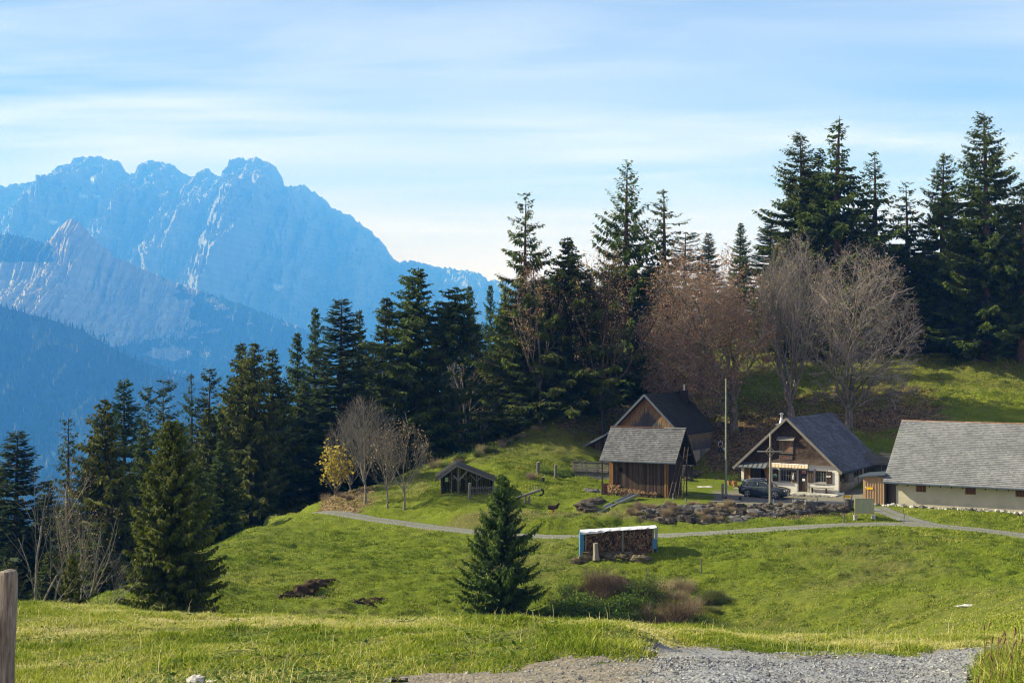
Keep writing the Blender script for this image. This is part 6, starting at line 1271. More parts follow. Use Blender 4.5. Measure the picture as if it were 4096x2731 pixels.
# ------------------------------------------------------------------ car
def build_car():
    L_, W_, Hc = 4.85, 1.96, 1.80
    k = NT('car_paint', 0.22, 0.55, 0.35); k.color((0.035, 0.05, 0.07)); k.b.inputs['Coat Weight'].default_value = 0.6; k.b.inputs['Coat Roughness'].default_value = 0.08; MAT['car_paint'] = k.m
    k = NT('car_glass', 0.05, 0.7); k.color((0.02, 0.028, 0.032)); MAT['car_glass'] = k.m
    simple('chrome', (0.72, 0.74, 0.76), 0.18, 0.6, 0.9, 0.05, 4); simple('rubber', (0.02, 0.02, 0.021), 0.8, 0.2, 0, 0.1, 4); simple('lamp_clear', (0.55, 0.6, 0.65), 0.1, 0.8, 0.2, 0.1, 4); simple('lamp_red', (0.28, 0.01, 0.012), 0.2, 0.6, 0, 0.1, 4)
    g = G(764.5, 140.6); e = empty('parked_car', (g.x, g.y, g.z + 0.02), R(-30), 'dark blue grey SUV parked before the inn door, nose to the right', 'car')
    # body: cross-sections along x (rear -2.42 .. nose 2.42); each = (x, zlow, z of shoulder, half width low, half width shoulder, z top of hood, half width top)
    SX = [(-2.42, .52, .92, .78, .80, 1.05, .70), (-2.36, .38, .95, .88, .90, 1.12, .80), (-2.0, .30, .98, .95, .97, 1.14, .86), (-1.0, .27, 1.0, .965, .98, 1.12, .90), (0, .27, .99, .965, .98, 1.10, .90), (1.0, .27, .98, .965, .975, 1.10, .88), (1.35, .28, .97, .96, .97, 1.10, .84), (1.9, .30, .93, .94, .955, 1.04, .80), (2.2, .34, .86, .90, .92, .96, .74), (2.36, .38, .80, .82, .86, .88, .66), (2.43, .46, .72, .70, .74, .78, .58)]
    vs = []; ring = []
    for (x, zl, zs, wl, ws, zt, wt) in SX:
        r = [(wl * .9, zl), (wl, zl + .10), (wl + .01, (zl + zs) / 2), (ws, zs), (ws - .05, (zs + zt) / 2 + .03), (wt, zt), (wt * .5, zt + .03), (0, zt + .04)]
        r = r + [(-a, b) for a, b in r[-2::-1]]; ring.append([(x, a, b) for a, b in r])
    m = MB(); n = len(ring[0]); vs = [p for r in ring for p in r]; fs = [(i * n + j, (i + 1) * n + j, (i + 1) * n + j + 1, i * n + j + 1) for i in range(len(ring) - 1) for j in range(n - 1)] + [(i * n, i * n + n - 1, (i + 1) * n + n - 1, (i + 1) * n) for i in range(len(ring) - 1)]
    fs += [tuple(range(n)), tuple(reversed(range((len(ring) - 1) * n, len(ring) * n)))]; m.add(vs, fs, .5); b = m.build('body', MAT['car_paint'], e, True)
    md = b.modifiers.new('bevel', 'BEVEL'); md.width = .03; md.segments = 2
    # cabin: glasshouse and roof
    def loop(z, xr, xf, w): return [(xr, -w * .88, z), (xr + .12, -w, z), (xf - .3, -w, z), (xf, -w * .80, z), (xf, w * .80, z), (xf - .3, w, z), (xr + .12, w, z), (xr, w * .88, z)]
    m = MB(); a = loop(1.08, -2.22, 1.12, .90); c = loop(1.62, -2.02, .25, .74); m.add(a + c, [tuple(reversed(range(8))), tuple(range(8, 16))] + [(i, (i + 1) % 8, (i + 1) % 8 + 8, i + 8) for i in range(8)], .5); m.build('windows', MAT['car_glass'], e)
    m = MB(); a = loop(1.615, -2.06, .28, .755); c = loop(1.70, -1.95, .05, .70); d = loop(1.745, -1.7, -.2, .55); m.add(a + c + d, [tuple(reversed(range(8))), tuple(range(16, 24))] + [(i + k_ * 8, (i + 1) % 8 + k_ * 8, (i + 1) % 8 + 8 + k_ * 8, i + 8 + k_ * 8) for k_ in (0, 1) for i in range(8)], .5)
    for s in (-1, 1):
        m.beam((1.10, s * .76, 1.08), (.22, s * .66, 1.63), .07); m.beam((-.35, s * .905, 1.08), (-.38, s * .755, 1.63), .09, .05); m.beam((-1.45, s * .905, 1.08), (-1.5, s * .755, 1.63), .09, .05); m.beam((-2.16, s * .84, 1.08), (-1.98, s * .70, 1.63), .20, .07)
    m.build('roof', MAT['car_paint'], e, True)
    m = MB()
    for s in (-1, 1):
        m.beam((-1.9, s * .915, 1.10), (.92, s * .915, 1.10), .025, .035); m.beam((-1.78, s * .765, 1.60), (.18, s * .765, 1.60), .025, .03); m.beam((.18, s * .775, 1.60), (.95, s * .90, 1.12), .025, .03); m.beam((-1.78, s * .765, 1.60), (-2.0, s * .89, 1.28), .03, .03); m.beam((-2.0, s * .89, 1.28), (-1.86, s * .915, 1.10), .03, .03)
    m.build('window_trim', MAT['chrome'], e)
    for s in (-1, 1):
        m = MB(); m.tube([(-1.8, s * .62, 1.74), (-1.7, s * .64, 1.80), (-.2, s * .64, 1.80), (0, s * .62, 1.70)], .022, 6); m.build('roof_rail', MAT['chrome'], e)
        m = MB(); m.box((.62, s * .97 - .07, 1.10), (.80, s * .97 + .07, 1.26)); mi_ = m.build('mirror', MAT['car_paint'], e)
        for x in (-1.42, 1.44):
            w = empty('wheel', (x, s * .87, .38)); w.parent = e
            m = MB(); m.tube([(0, -.13, 0), (0, -.11, 0), (0, .11, 0), (0, .13, 0)], [.34, .38, .38, .34], 24); t = m.build('tyre', MAT['rubber'], w, False)
            m = MB(); o = s * .132
            for q in range(5):
                for dq in (-.13, .13): an = q * 2 * pi / 5 + dq; m.beam((0.04 * cos(an), o, .04 * sin(an)), (.27 * cos(an + dq * .4), o, .27 * sin(an + dq * .4)), .035, .05, up=(0, 1, 0))
            m.tube([(0, o - .02 * s, 0), (0, o + .012 * s, 0)], .06, 10)
            pts = [(.275 * cos(a_ * pi / 12), o - .01 * s, .275 * sin(a_ * pi / 12)) for a_ in range(25)]; m.tube(pts, .018, 5); m.build('rim', MAT['chrome'], w)
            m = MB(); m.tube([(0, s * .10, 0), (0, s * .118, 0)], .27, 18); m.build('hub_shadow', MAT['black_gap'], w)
        m = MB(); m.box((1.98, s * .62, .78), (2.40, s * .88, .90), M=None); m.build('headlight', MAT['lamp_clear'], e)
        m = MB(); m.box((-2.44, s * .60, .92), (-2.2, s * .93, 1.06)); m.build('tail_light', MAT['lamp_red'], e)
    for s in (-1, 1):
        m = MB()
        for x in (-1.42, 1.44):
            pts = [(x + .45 * cos(a_ * pi / 12), s * .965, .38 + .45 * sin(a_ * pi / 12)) for a_ in range(-1, 14)]; m.tube(pts, .05, 6)
        m.box((-1.0, s * .96 - .03, .28), (1.0, s * .96 + .03, .40)); m.build('wheel_arch_trim', MAT['rubber'], e)
    m = MB(); m.prism([(-.42, .52), (.42, .52), (.56, .70), (.50, .86), (-.50, .86), (-.56, .70)], 'x', 2.40, 2.455); gq = m.build('grille', MAT['black_gap'], e)
    m = MB(); pl = [(-.42, .52), (.42, .52), (.56, .70), (.50, .86), (-.50, .86), (-.56, .70), (-.42, .52)]; m.tube([(2.46, a_, b_) for a_, b_ in pl], .022, 5)
    for i in range(-4, 5): m.beam((2.46, i * .1 - .06, .54), (2.46, i * .1 + .06, .84), .012); m.beam((2.46, i * .1 + .06, .54), (2.46, i * .1 - .06, .84), .012)
    m.prism([(-.05, .74), (.05, .74), (.06, .80), (0, .83), (-.06, .80)], 'x', 2.46, 2.475); m.build('grille_trim', MAT['chrome'], gq)
    m = MB(); m.box((2.44, -.26, .36), (2.47, .26, .47)); m.build('number_plate', MAT['sign_white'], e); m = MB(); m.box((2.30, -.75, .28), (2.42, .75, .36)); m.build('bumper', MAT['rubber'], e)
    m = MB(); [m.box((x, -.985, .88), (x + .18, -.965, .91)) for x in (-.9, .2)]; [m.box((x, .965, .88), (x + .18, .985, .91)) for x in (-.9, .2)]; m.build('door_handles', MAT['chrome'], e)
    m = MB(); [m.box((x, s * .98 - .004, .42), (x + .012, s * .98 + .004, 1.08)) for x in (-1.28, -.36, .98) for s in (-1, 1)]; m.build('door_seams', MAT['black_gap'], e)
build_car()

# ------------------------------------------------------------------ person
def skin_body(name, nodes, edges, mat, parent, root=0, sub=1):
    me = bpy.data.meshes.new(name); me.from_pydata([n[0] for n in nodes], edges, []); o = bpy.data.objects.new(name, me); C.link(o); o.parent = parent
    m = o.modifiers.new('skin', 'SKIN'); s = o.modifiers.new('sub', 'SUBSURF'); s.levels = sub; s.render_levels = sub
    for i, n in enumerate(nodes): r = n[1]; o.data.skin_vertices[0].data[i].radius = r if isinstance(r, tuple) else (r, r)
    o.data.skin_vertices[0].data[root].use_root = True; me.materials.append(MAT[mat]); dg = bpy.context.evaluated_depsgraph_get(); q = bpy.data.meshes.new_from_object(o.evaluated_get(dg)); o.modifiers.clear(); o.data = q
    for p in q.polygons: p.use_smooth = True
    return o
def build_person():
    simple('skin', (0.45, 0.27, 0.19), 0.6, 0.3, 0, 0.05, 4); simple('jeans', (0.03, 0.05, 0.10), 0.8, 0.2, 0, 0.15, 9); simple('navy_vest', (0.025, 0.03, 0.06), 0.7, 0.3, 0, 0.1, 9); simple('pale_sleeve', (0.55, 0.55, 0.62), 0.8, 0.2, 0, 0.06, 8); simple('lilac_scarf', (0.36, 0.20, 0.42), 0.8, 0.2, 0, 0.1, 8); simple('hair_dark', (0.03, 0.02, 0.015), 0.6, 0.3, 0, 0.1, 8); simple('shoe', (0.35, 0.33, 0.32), 0.7, 0.3, 0, 0.1, 8); simple('bag_white', (0.80, 0.80, 0.82), 0.6, 0.3, 0, 0.05, 8)
    g = hit(720.5, 454.6, 140, 180); e = empty('person', g, R(20), 'walking person in navy vest and jeans carrying a white bag on the litter slope', 'person')
    nodes = [((0, 0, .95), (.15, .11)), ((0, 0, 1.12), (.145, .105)), ((0, 0, 1.30), (.17, .11)), ((0, 0, 1.44), (.12, .08)), ((0, 0, 1.50), .055), ((.0, -.01, 1.56), .06), ((0, -.01, 1.64), (.085, .095)), ((0, -.005, 1.72), (.07, .08)),
      ((.09, -.05, .88), .10), ((.11, -.16, .50), .068), ((.11, -.12, .10), .042), ((.11, -.22, .045), .04), ((-.09, .04, .88), .10), ((-.10, .10, .50), .068), ((-.10, .22, .12), .042), ((-.10, .13, .05), .04),
      ((.20, 0, 1.40), .058), ((.27, .05, 1.14), .046), ((.29, -.02, .90), .034), ((-.20, 0, 1.40), .058), ((-.27, .03, 1.14), .046), ((-.30, -.06, .90), .034), ((.295, -.03, .84), .03), ((-.305, -.08, .84), .03)]
    ed = [(0, 1), (1, 2), (2, 3), (3, 4), (4, 5), (5, 6), (6, 7), (0, 8), (8, 9), (9, 10), (10, 11), (0, 12), (12, 13), (13, 14), (14, 15), (3, 16), (16, 17), (17, 18), (3, 19), (19, 20), (20, 21), (18, 22), (21, 23)]
    b = skin_body('body', nodes, ed, 'skin', e)
    def finger(s, base, i): 
        x, y, z = base; l = (.07, .085, .08, .065)[i]; return [((x, y + (i - 1.5) * .017, z), .0085), ((x, y + (i - 1.5) * .017 - .004, z - l * .6), .008), ((x - s * .02, y + (i - 1.5) * .017 - .004, z - l), .007)]
    # clothing: separate skins just outside the body
    skin_body('trousers', [((0, 0, 1.0), (.16, .12)), ((0, 0, .92), (.165, .125)), ((.09, -.05, .86), .112), ((.11, -.16, .50), .08), ((.11, -.125, .14), .062), ((-.09, .04, .86), .112), ((-.10, .10, .50), .08), ((-.10, .21, .16), .062)], [(0, 1), (1, 2), (2, 3), (3, 4), (1, 5), (5, 6), (6, 7)], 'jeans', e, 1)
    skin_body('vest', [((0, 0, 1.0), (.172, .13)), ((0, 0, 1.14), (.168, .128)), ((0, 0, 1.30), (.19, .13)), ((0, 0, 1.43), (.14, .095))], [(0, 1), (1, 2), (2, 3)], 'navy_vest', e, 1)
    for s in (-1, 1):
        y = .05 if s > 0 else .03; skin_body('sleeve', [((s * .17, 0, 1.42), .072), ((s * .21, 0, 1.38), .07), ((s * .272, y, 1.14), .058), ((s * .29, -.02, .96), .045)], [(0, 1), (1, 2), (2, 3)], 'pale_sleeve', e, 1)
        bx_ = (s * .295, -.05, .83)
        for i in range(4): skin_body('finger', finger(s, bx_, i), [(0, 1), (1, 2)], 'skin', e)
        skin_body('thumb', [((s * .285, -.085, .845), .009), ((s * .27, -.10, .81), .008)], [(0, 1)], 'skin', e)
        sy, sz = (-.17, .045) if s > 0 else (.19, .07); m = MB(); m.rock((s * .105, sy, sz), (.05, .135, .05), .5, 1, 8, 6, .04); m.build('shoe', MAT['shoe'], e, True)
    m = MB(); m.tube([(0, 0, 1.44), (0, -.01, 1.50)], [.10, .075], 10); m.tube([(.03, -.12, 1.44), (.03, -.13, 1.28)], [.03, .025], 6); m.build('scarf', MAT['lilac_scarf'], e)
    m = MB(); m.rock((0, .015, 1.70), (.092, .105, .095), .5, 1, 12, 8, .03); m.build('hair', MAT['hair_dark'], e, True)
    m = MB(); m.add([(-.012, -.10, 1.665), (.012, -.10, 1.665), (0, -.122, 1.64), (0, -.10, 1.69)], [(0, 2, 3), (2, 1, 3), (0, 1, 2)]); m.build('nose', MAT['skin'], e)
    m = MB(); [m.rock((s * .032, -.098, 1.678), .010, .1, 1, 6, 4, 0) for s in (-1, 1)]; m.build('eyes', MAT['hair_dark'], e); m = MB(); m.box((-.025, -.102, 1.615), (.025, -.094, 1.622)); m.build('mouth', MAT['lamp_red'], e)
    m = MB(); [m.rock((s * .088, 0, 1.665), (.012, .02, .03), .5, 1, 6, 4, 0) for s in (-1, 1)]; m.build('ears', MAT['skin'], e)
    w = e.matrix_basis; c = Matrix.Translation(g) @ Matrix.Rotation(R(20), 4, 'Z') @ Vector((.31, -.07, .5))
    bg = empty('carrier_bag', c, R(20), 'white carrier bag held by the walking person', 'bag'); m = MB(); m.prism([(-.16, 0), (.16, 0), (.19, .10), (.17, .27), (-.17, .27), (-.19, .10)], 'x', -.05, .07); m.build('bag_body', MAT['bag_white'], bg); m = MB(); m.tube([(0, -.08, .26), (0, -.03, .35), (0, .03, .35), (0, .08, .26)], .008, 5); m.build('handle', MAT['bag_white'], bg)
build_person()

# ------------------------------------------------------------------ poles, cross, signs, benches
def at_px(px, py, y0=100, y1=200): return hit(px, py, y0, y1)
def build_poles():
    g = at_px(726, 498.5); top = -(378 - HY) / F * g.y - g.z; e = empty('flagpole', g, 0, 'tall bare grey green pole standing by two plank benches', 'pole'); k = simple('pole_green', (0.21, 0.25, 0.19), 0.7, 0.3, 0, 0.15, 3)
    m = MB(); m.tube([(0, 0, -.3), (0, 0, 2.0), (.0, 0, top)], [.115, .11, .075], 12); m.build('pole', MAT['pole_green'], e); m = MB(); m.beam((-.33, 0, -.3), (-.33, 0, 1.45), .2); m.build('support_post', MAT['plank_grey'], e); m = MB(); m.tube([(-.35, -.04, 1.15), (.18, -.04, 1.15)], .05, 6); m.tube([(-.35, -.04, .45), (.18, -.04, .45)], .05, 6); m.build('bracket', MAT['galvanised'], e)
    for (px, py, ln, lab, a) in ((725, 504.5, 2.5, 'nearer weathered plank bench beside the tall pole', -6), (733, 499, 2.0, 'farther plank bench half hidden by the tall pole', -8)):
        g = at_px(px, py); b = empty('bench', g, R(a), lab, 'bench', 'plank benches round the tall pole'); m = MB(); m.box((-ln / 2 - .05, -.2, .28), (ln / 2, -.01, .37)); m.box((-ln / 2, .01, .28), (ln / 2 + .05, .19, .36)); m.build('seat', MAT['plank_grey'], b)
        for s in (-1, 1): m = MB(); m.tube([(s * ln * .34, -.2, .13), (s * ln * .34, .2, .13)], .15, 8); m.build('leg', MAT['plank_brown'], b)
    g = at_px(770, 506.5); e = empty('wooden_cross', g, R(-8), 'tall weathered timber cross with braced arms on the terrace edge', 'cross'); tz = -(433 - HY) / F * g.y - g.z; az_ = -(451.2 - HY) / F * g.y - g.z; px_m = F / g.y
    m = MB(); m.tube([(0, 0, -.3), (0, 0, 2), (.02, 0, az_), (.03, 0, tz)], [.12, .11, .09, .08], 10, wob=.04); m.build('upright', MAT['plank_pale'], e); m = MB(); m.tube([(-1.18, -.12, az_ + .02), (0, -.12, az_), (1.18, -.12, az_ + .03)], [.075, .085, .07], 8, wob=.05); m.build('arm', MAT['plank_pale'], e)
    m = MB()
    for s in (-1, 1): m.tube([(0, -.06, az_ + .48), (s * .42, -.1, az_)], .04, 6); m.tube([(0, -.06, az_ - .48), (s * .42, -.1, az_)], .04, 6)
    m.build('braces', MAT['plank_pale'], e); m = MB(); m.rock((-.25, -.05, .05), (.22, .2, .16)); m.rock((.22, -.12, .02), (.2, .2, .12)); m.build('foot_stones', MAT['rock'], e)
    g = at_px(773.5, 505); e = empty('metal_stub', g, 0, 'short metal pipe stub right beside the foot of the cross', 'pipe'); m = MB(); m.tube([(0, 0, -.1), (0, 0, .6)], .05, 8); m.build('pipe', MAT['galvanised'], e); m = MB(); m.rock((0, 0, .03), (.22, .2, .07)); m.build('plinth', MAT['concrete'], e)
    for (px, py, lab, r) in ((658.5, 497.3, 'smaller metal parasol stand on the lawn below the shed', .22), (673, 498.8, 'metal parasol stand with cross feet on the lawn, right one', .34)):
        g = at_px(px, py); e = empty('parasol_stand', g, 0, lab, 'parasol stand', 'parasol stands on the lawn'); m = MB(); m.tube([(0, 0, -.02), (0, 0, .5)], .04, 8); m.build('tube', MAT['galvanised'], e); m = MB(); m.beam((-r, 0, .03), (r, 0, .03), .08, .05); m.beam((0, -r, .04), (0, r, .04), .08, .05); m.build('cross_feet', MAT['concrete'], e)
    g = at_px(686, 501); e = empty('stub_post', g, 0, 'tiny pale stump post in the lawn above the rock wall', 'post'); m = MB(); m.tube([(0, 0, -.1), (0, 0, .3)], .08, 7); m.build('post', MAT['plank_grey'], e)
build_poles()
def build_signs():
    # hiking signpost
    g = at_px(845, 509.5, 110, 150); top = -(493 - HY) / F * g.y - g.z + .2; e = empty('trail_signpost', g, 0, 'leaning pole with one white and one yellow blank arrow board', 'signpost')
    top = max(1.6, -(493.5 - HY) / F * g.y - g.z); m = MB(); m.tube([(0, 0, -.2), (-.12, 0, top)], .05, 8); m.build('pole', MAT['galvanised'], e)
    m = MB(); m.prism([(-.16, top - .28), (-.72, top - .28), (-.88, top - .17), (-.72, top - .06), (-.16, top - .10)], 'y', -.07, -.04); m.build('arrow_board', MAT['sign_white'], e); m = MB(); m.prism([(-.06, top - .5), (.40, top - .54), (.54, top - .42), (.40, top - .32), (-.06, top - .30)], 'y', -.07, -.04); m.build('arrow_board', MAT['sign_yellow'], e)
    # backs of an information board
    g = at_px(864, 519.8, 110, 150); Y = g.y; s = Y / F; x0 = XU(855.3, Y); x1 = XU(873.4, Y); zt = -(497.8 - HY) * s; zb = -(512.8 - HY) * s; zg = g.z
    e = empty('information_board', (x0, Y, zg), 0, 'pale green back of a large three panel board on two legs', 'board'); w = x1 - x0; a = zb - zg; b = zt - zg
    m = MB()
    for i in range(3): m.box((.05 + i * (w - .1) / 3 + .01, -.02, a + .04), (.05 + (i + 1) * (w - .1) / 3 - .01, .02, b - .05))
    m.build('panel', MAT['board_green'], e); m = MB(); m.box((0, -.035, a), (w, .035, a + .05)); m.box((0, -.035, b - .05), (w, .035, b)); m.box((-.04, -.04, .28), (.04, .04, b + .01)); m.box((w - .04, -.04, .28), (w + .04, .04, b + .01)); m.build('frame', MAT['board_frame'], e)
    for x in (0, w): m = MB(); m.tube([(x, 0, -.3), (x, 0, .30)], .20, 14); m.build('footing', MAT['rock_white'], e)
    FP = [(817.4, 510.6, 1.35, 'slim fence stick in front of the stone blocks'), (852, 509.5, 1.55, 'bent fence stick beside the rusty tub'), (844, 522.5, .78, 'short round post at the lane left of the large board'), (903.5, 522.8, 1.25, 'grey post at the lane below the long barn'),
          (701, 573, 1.25, 'pale post on the grassy knob above the shrubs'), (586, 582, 1.05, 'thin stick left above the reddish shrubs'), (646, 582, 1.05, 'thin stick right above the reddish shrubs'), (697, 608.5, 1.1, 'slim pale stick beside the olive rushes'), (296.3, 509, .8, 'white tipped marker post at the far end of the lane')]
    for px, py, h, lab in FP:
        g = at_px(px, py, 90, 160); e = empty('fence_post', g, 0, lab, 'fence post', 'fence posts on the pasture'); m = MB(); r = .05 if h > 1.06 else .04; r = .07 if px == 844 else r; m.tube([(0, 0, -.2), (random.uniform(-.05, .05), 0, h * .6), (random.uniform(-.06, .06), 0, h)], [r, r * .9, r * .8], 7, wob=.1); m.build('post', MAT['plank_grey' if px != 296.3 else 'rock_white'], e)
    # stout posts round the meadow hut
    for (px, py, h, r, lab) in ((469.5, 499.3, 1.35, .15, 'stout pale round post right before the open hut'), (538, 475, 1.25, .20, 'thick split stump post at the herb bed, left one'), (555.5, 480.6, 1.5, .15, 'thick round post at the herb bed, right one'), (543, 482.5, .5, .17, 'dark low stump between the herb bed posts')):
        g = at_px(px, py, 110, 165); e = empty('round_post', g, 0, lab, 'post', 'round posts by the hut and herb bed'); m = MB(); m.tube([(0, 0, -.2), (0, 0, h * .5), (.02, 0, h)], [r, r * .97, r * .9], 10, wob=.04); m.build('post', MAT['plank_grey' if h > .6 else 'plank_brown'], e); m = MB(); m.tube([(.02, 0, h), (.02, 0, h + .02)], r * .8, 10); m.build('cut_top', MAT['rock_white'], e)
    # near fence post at the left edge
    z = hz(XU(5, 9.7), 9.7); top = -(569 - HY) / F * 9.7; e = empty('fence_post', (XU(6.5, 9.7), 9.7, z), 0, 'thick weathered wooden post cut by the left edge of the photo, closest to the viewer', 'fence post')
    m = MB(); h = top - z; m.tube([(-.03, 0, -.3), (-.025, 0, h * .4), (0, 0, h * .75), (.008, 0, h - .03), (.008, 0, h - .01), (.006, 0, h)], [.078, .075, .068, .065, .058, .03], 14, wob=.05)
    k = NT('post_wood', 0.9, 0.15); o = k.obj(); n = k.noise(k.mapping(o, (22, 22, 1.6)), 2.5, 6, 0.7, 0.6); k.color(k.ramp(n, [(0.3, (0.06, 0.05, 0.04)), (0.5, (0.26, 0.23, 0.19)), (0.7, (0.44, 0.40, 0.35))])); k.bump(n, 0.9, 0.02); MAT['post_wood'] = k.m; m.build('post', k.m, e)
build_signs()
def build_yard():
    # two rough stone blocks, trough wall, tub
    for (px, py, w, lab) in ((797.8, 508.2, 1.0, 'left one of two rough dark stone blocks beside the trough'), (811.5, 509.6, 1.15, 'right one of two rough dark stone blocks beside the trough')):
        g = at_px(px, py, 120, 150); e = empty('stone_block', g, R(-10), lab, 'stone', 'rough blocks by the trough'); m = MB(); m.box((-w / 2, -.35, -.15), (w / 2, .4, .82), .5, .09); o = m.build('block', MAT['rock'], e); md = o.modifiers.new('s', 'SUBSURF'); md.subdivision_type = 'SIMPLE'; md.levels = md.render_levels = 3; d = o.modifiers.new('d', 'DISPLACE'); t = bpy.data.textures.new('stone', 'CLOUDS'); t.noise_scale = .35; d.texture = t; d.strength = .22
    g = at_px(832, 508.2, 120, 150); e = empty('water_trough', g, R(-12), 'long pale concrete trough wall behind the stone blocks', 'trough'); m = MB(); m.box((-1.3, 0, -.4), (1.2, .14, .62)); m.box((-1.3, .16, -.4), (-1.16, .8, .60)); m.box((1.06, .16, -.4), (1.2, .8, .60)); m.box((-1.3, .82, -.4), (1.2, .96, .60)); m.build('basin', MAT['concrete'], e)
    g = at_px(849.5, 508.5, 120, 150); e = empty('iron_tub', g, 0, 'dark tapering iron tub at the right end of the trough', 'tub'); m = MB(); m.tube([(0, 0, -.05), (0, 0, .85)], [.32, .43], 16, cap=False); m.tube([(0, 0, .70), (0, 0, .72)], .40, 16); m.build('tub', MAT['iron'], e)
    # flower pots
    for i, (px, py, r, lab) in enumerate(((729.5, 484.8, .24, 'squat terracotta pot left of the parked car'), (735, 486.2, .27, 'taller terracotta pot with red flowers left of the parked car'))):
        g = at_px(px, py, 130, 155); e = empty('flower_pot', g, 0, lab, 'flower pot', 'flower pots at the house corner'); m = MB(); m.tube([(0, 0, 0), (0, 0, .36 + .15 * i), (0, 0, .42 + .15 * i)], [r * .7, r, r * 1.1], 12); m.build('pot', MAT['terracotta'], e)
        src = [Vector((random.uniform(-.3, .3), random.uniform(-.2, .2), .55 + .15 * i + random.uniform(-.1, .45))) for _ in range(30)]; v, f, t = leaf_mesh(src, 130, .13, 60 + i, .08); npmesh('plant', v, f, MAT['leaf_green'], e, tone=t)
        if i: v, f, t = leaf_mesh(src[:8], 16, .1, 66, .05); npmesh('flowers', v, f, MAT['red_paint'], e, tone=t)
    # green vent pipe on the hill
    g = at_px(861.5, 463.5, 145, 185); e = empty('vent_pipe', g, 0, 'green elbow cowl on a short white pipe behind the inn roof', 'pipe'); m = MB(); m.tube([(0, 0, -.1), (0, 0, .55)], .15, 10); m.build('pipe', MAT['sign_white'], e); m = MB(); m.tube([(0, 0, .5), (0, 0, .95), (-.12, -.1, 1.12), (-.35, -.2, 1.1)], .19, 10); m.build('cowl', MAT['green_plastic'], e)
    # slide, seesaw with tyre, spring rider
    k = at_px(637, 498.5, 120, 150); b = at_px(597.5, 513.5, 110, 150); e = empty('metal_slide', (k.x, k.y, k.z), 0, 'long straight grey metal slide lying down the grassy bank', 'slide')
    A_ = Vector((0, 0, .42)); B_ = Vector((b.x - k.x, b.y - k.y, b.z - k.z + .18)); dr = (B_ - A_).normalized(); sd_ = dr.cross(Vector((0, 0, 1))).normalized(); m = MB(); m.beam(A_, B_, .62, .05); m.build('bed', MAT['sheet_metal'], e)
    for s in (-1, 1): m = MB(); m.beam(A_ + sd_ * s * .33 + Vector((0, 0, .0)), B_ + sd_ * s * .33 + Vector((0, 0, .0)), .05, .30); m.build('side_rail', MAT['galvanised'], e)
    g = at_px(525.5, 507.5, 110, 150); e = empty('seesaw', g, R(6), 'log seesaw with half tyre and handles behind the young spruce', 'seesaw'); m = MB(); m.tube([(-.9, 0, .62), (0, 0, .92), (1.45, 0, 1.38)], [.11, .12, .12], 8); m.build('beam', MAT['plank_grey'], e)
    for x in (-.02, .38): m = MB(); m.tube([(x, .15, -.2), (x, .15, .85)], .10, 8); m.build('leg', MAT['plank_grey'], e)
    m = MB(); m.tube([(.85, .08, 1.2), (.82, .08, 1.75)], .03, 6); m.tube([(1.02, -.08, 1.25), (1.0, -.08, 1.72)], .03, 6); m.build('handle', MAT['galvanised'], e); m = MB(); m.tube([(1.45 + .0, 0, 1.42), (1.66, 0, 1.30), (1.68, 0, 1.05), (1.5, 0, .88), (1.3, 0, .86)], .09, 8); m.build('tyre', MAT['rubber'], e)
    g = at_px(553, 514.5, 110, 150); e = empty('spring_rider', g, 0, 'small dark wooden rocker animal on a red spring', 'spring rider'); m = MB(); m.tube([(-.45, 0, .55), (-.1, 0, .5), (.3, 0, .55), (.55, 0, .9)], [.2, .22, .2, .1], 8); m.build('rocker', MAT['plank_brown'], e); m = MB(); m.tube([(.09 * cos(t_), .09 * sin(t_), t_ * .0135) for t_ in np.arange(0, 26, .6)], .025, 5); m.build('spring', MAT['red_paint'], e)
    # plank on the hill, flat stones
    g = at_px(576, 421.5, 140, 180); e = empty('plank_seat', g, 0, 'small weathered plank bench alone on the shaded slope above the barn', 'bench'); m = MB(); m.box((-1.1, -.2, .3), (1.1, .2, .38)); m.build('seat', MAT['plank_grey'], e); [(lambda mm: (mm.box((x, -.15, -.1), (x + .15, .15, .3)), mm.build('leg', MAT['plank_grey'], e)))(MB()) for x in (-.9, .75)]
    for i, (px, py, w, lab) in enumerate(((705, 486.5, 1.8, 'long flat pale stone set in the grass left of the pole'), (742, 488.5, 2.2, 'broad pale slab in the grass behind the car tail'), (628, 470, 1.4, 'flat stone step by the old barn corner'), (973, 609.5, 2.0, 'low white limestone rib in the right meadow'), (609.5, 535.5, .6, 'tiny pale slab lying at the lane edge'), (108, 0, .2, '')),):
        if not lab: continue
        g = at_px(px, py, 40 if px == 973 else 90, 175); e = empty('flat_stone', g, R(random.uniform(-8, 8)), lab, 'stone'); m = MB(); m.rock((0, 0, .02), (w / 2, w / 5, .10), None, 1, 10, 6, .25); m.build('stone', MAT['rock_white'], e)
    g = G(198, 10.2, .02); g = Vector((XU(196, 10.4), 10.4, hz(XU(196, 10.4), 10.4) + .02)); e = empty('white_stone', g, 0, 'small white stone in the near grass at the bottom left', 'stone'); m = MB(); m.rock((0, 0, .015), (.075, .05, .035), None, 1, 9, 7, .2); m.rock((.13, -.03, 0), (.05, .04, .02), None, 1, 8, 6, .2); m.build('stone', MAT['rock_white'], e)
build_yard()

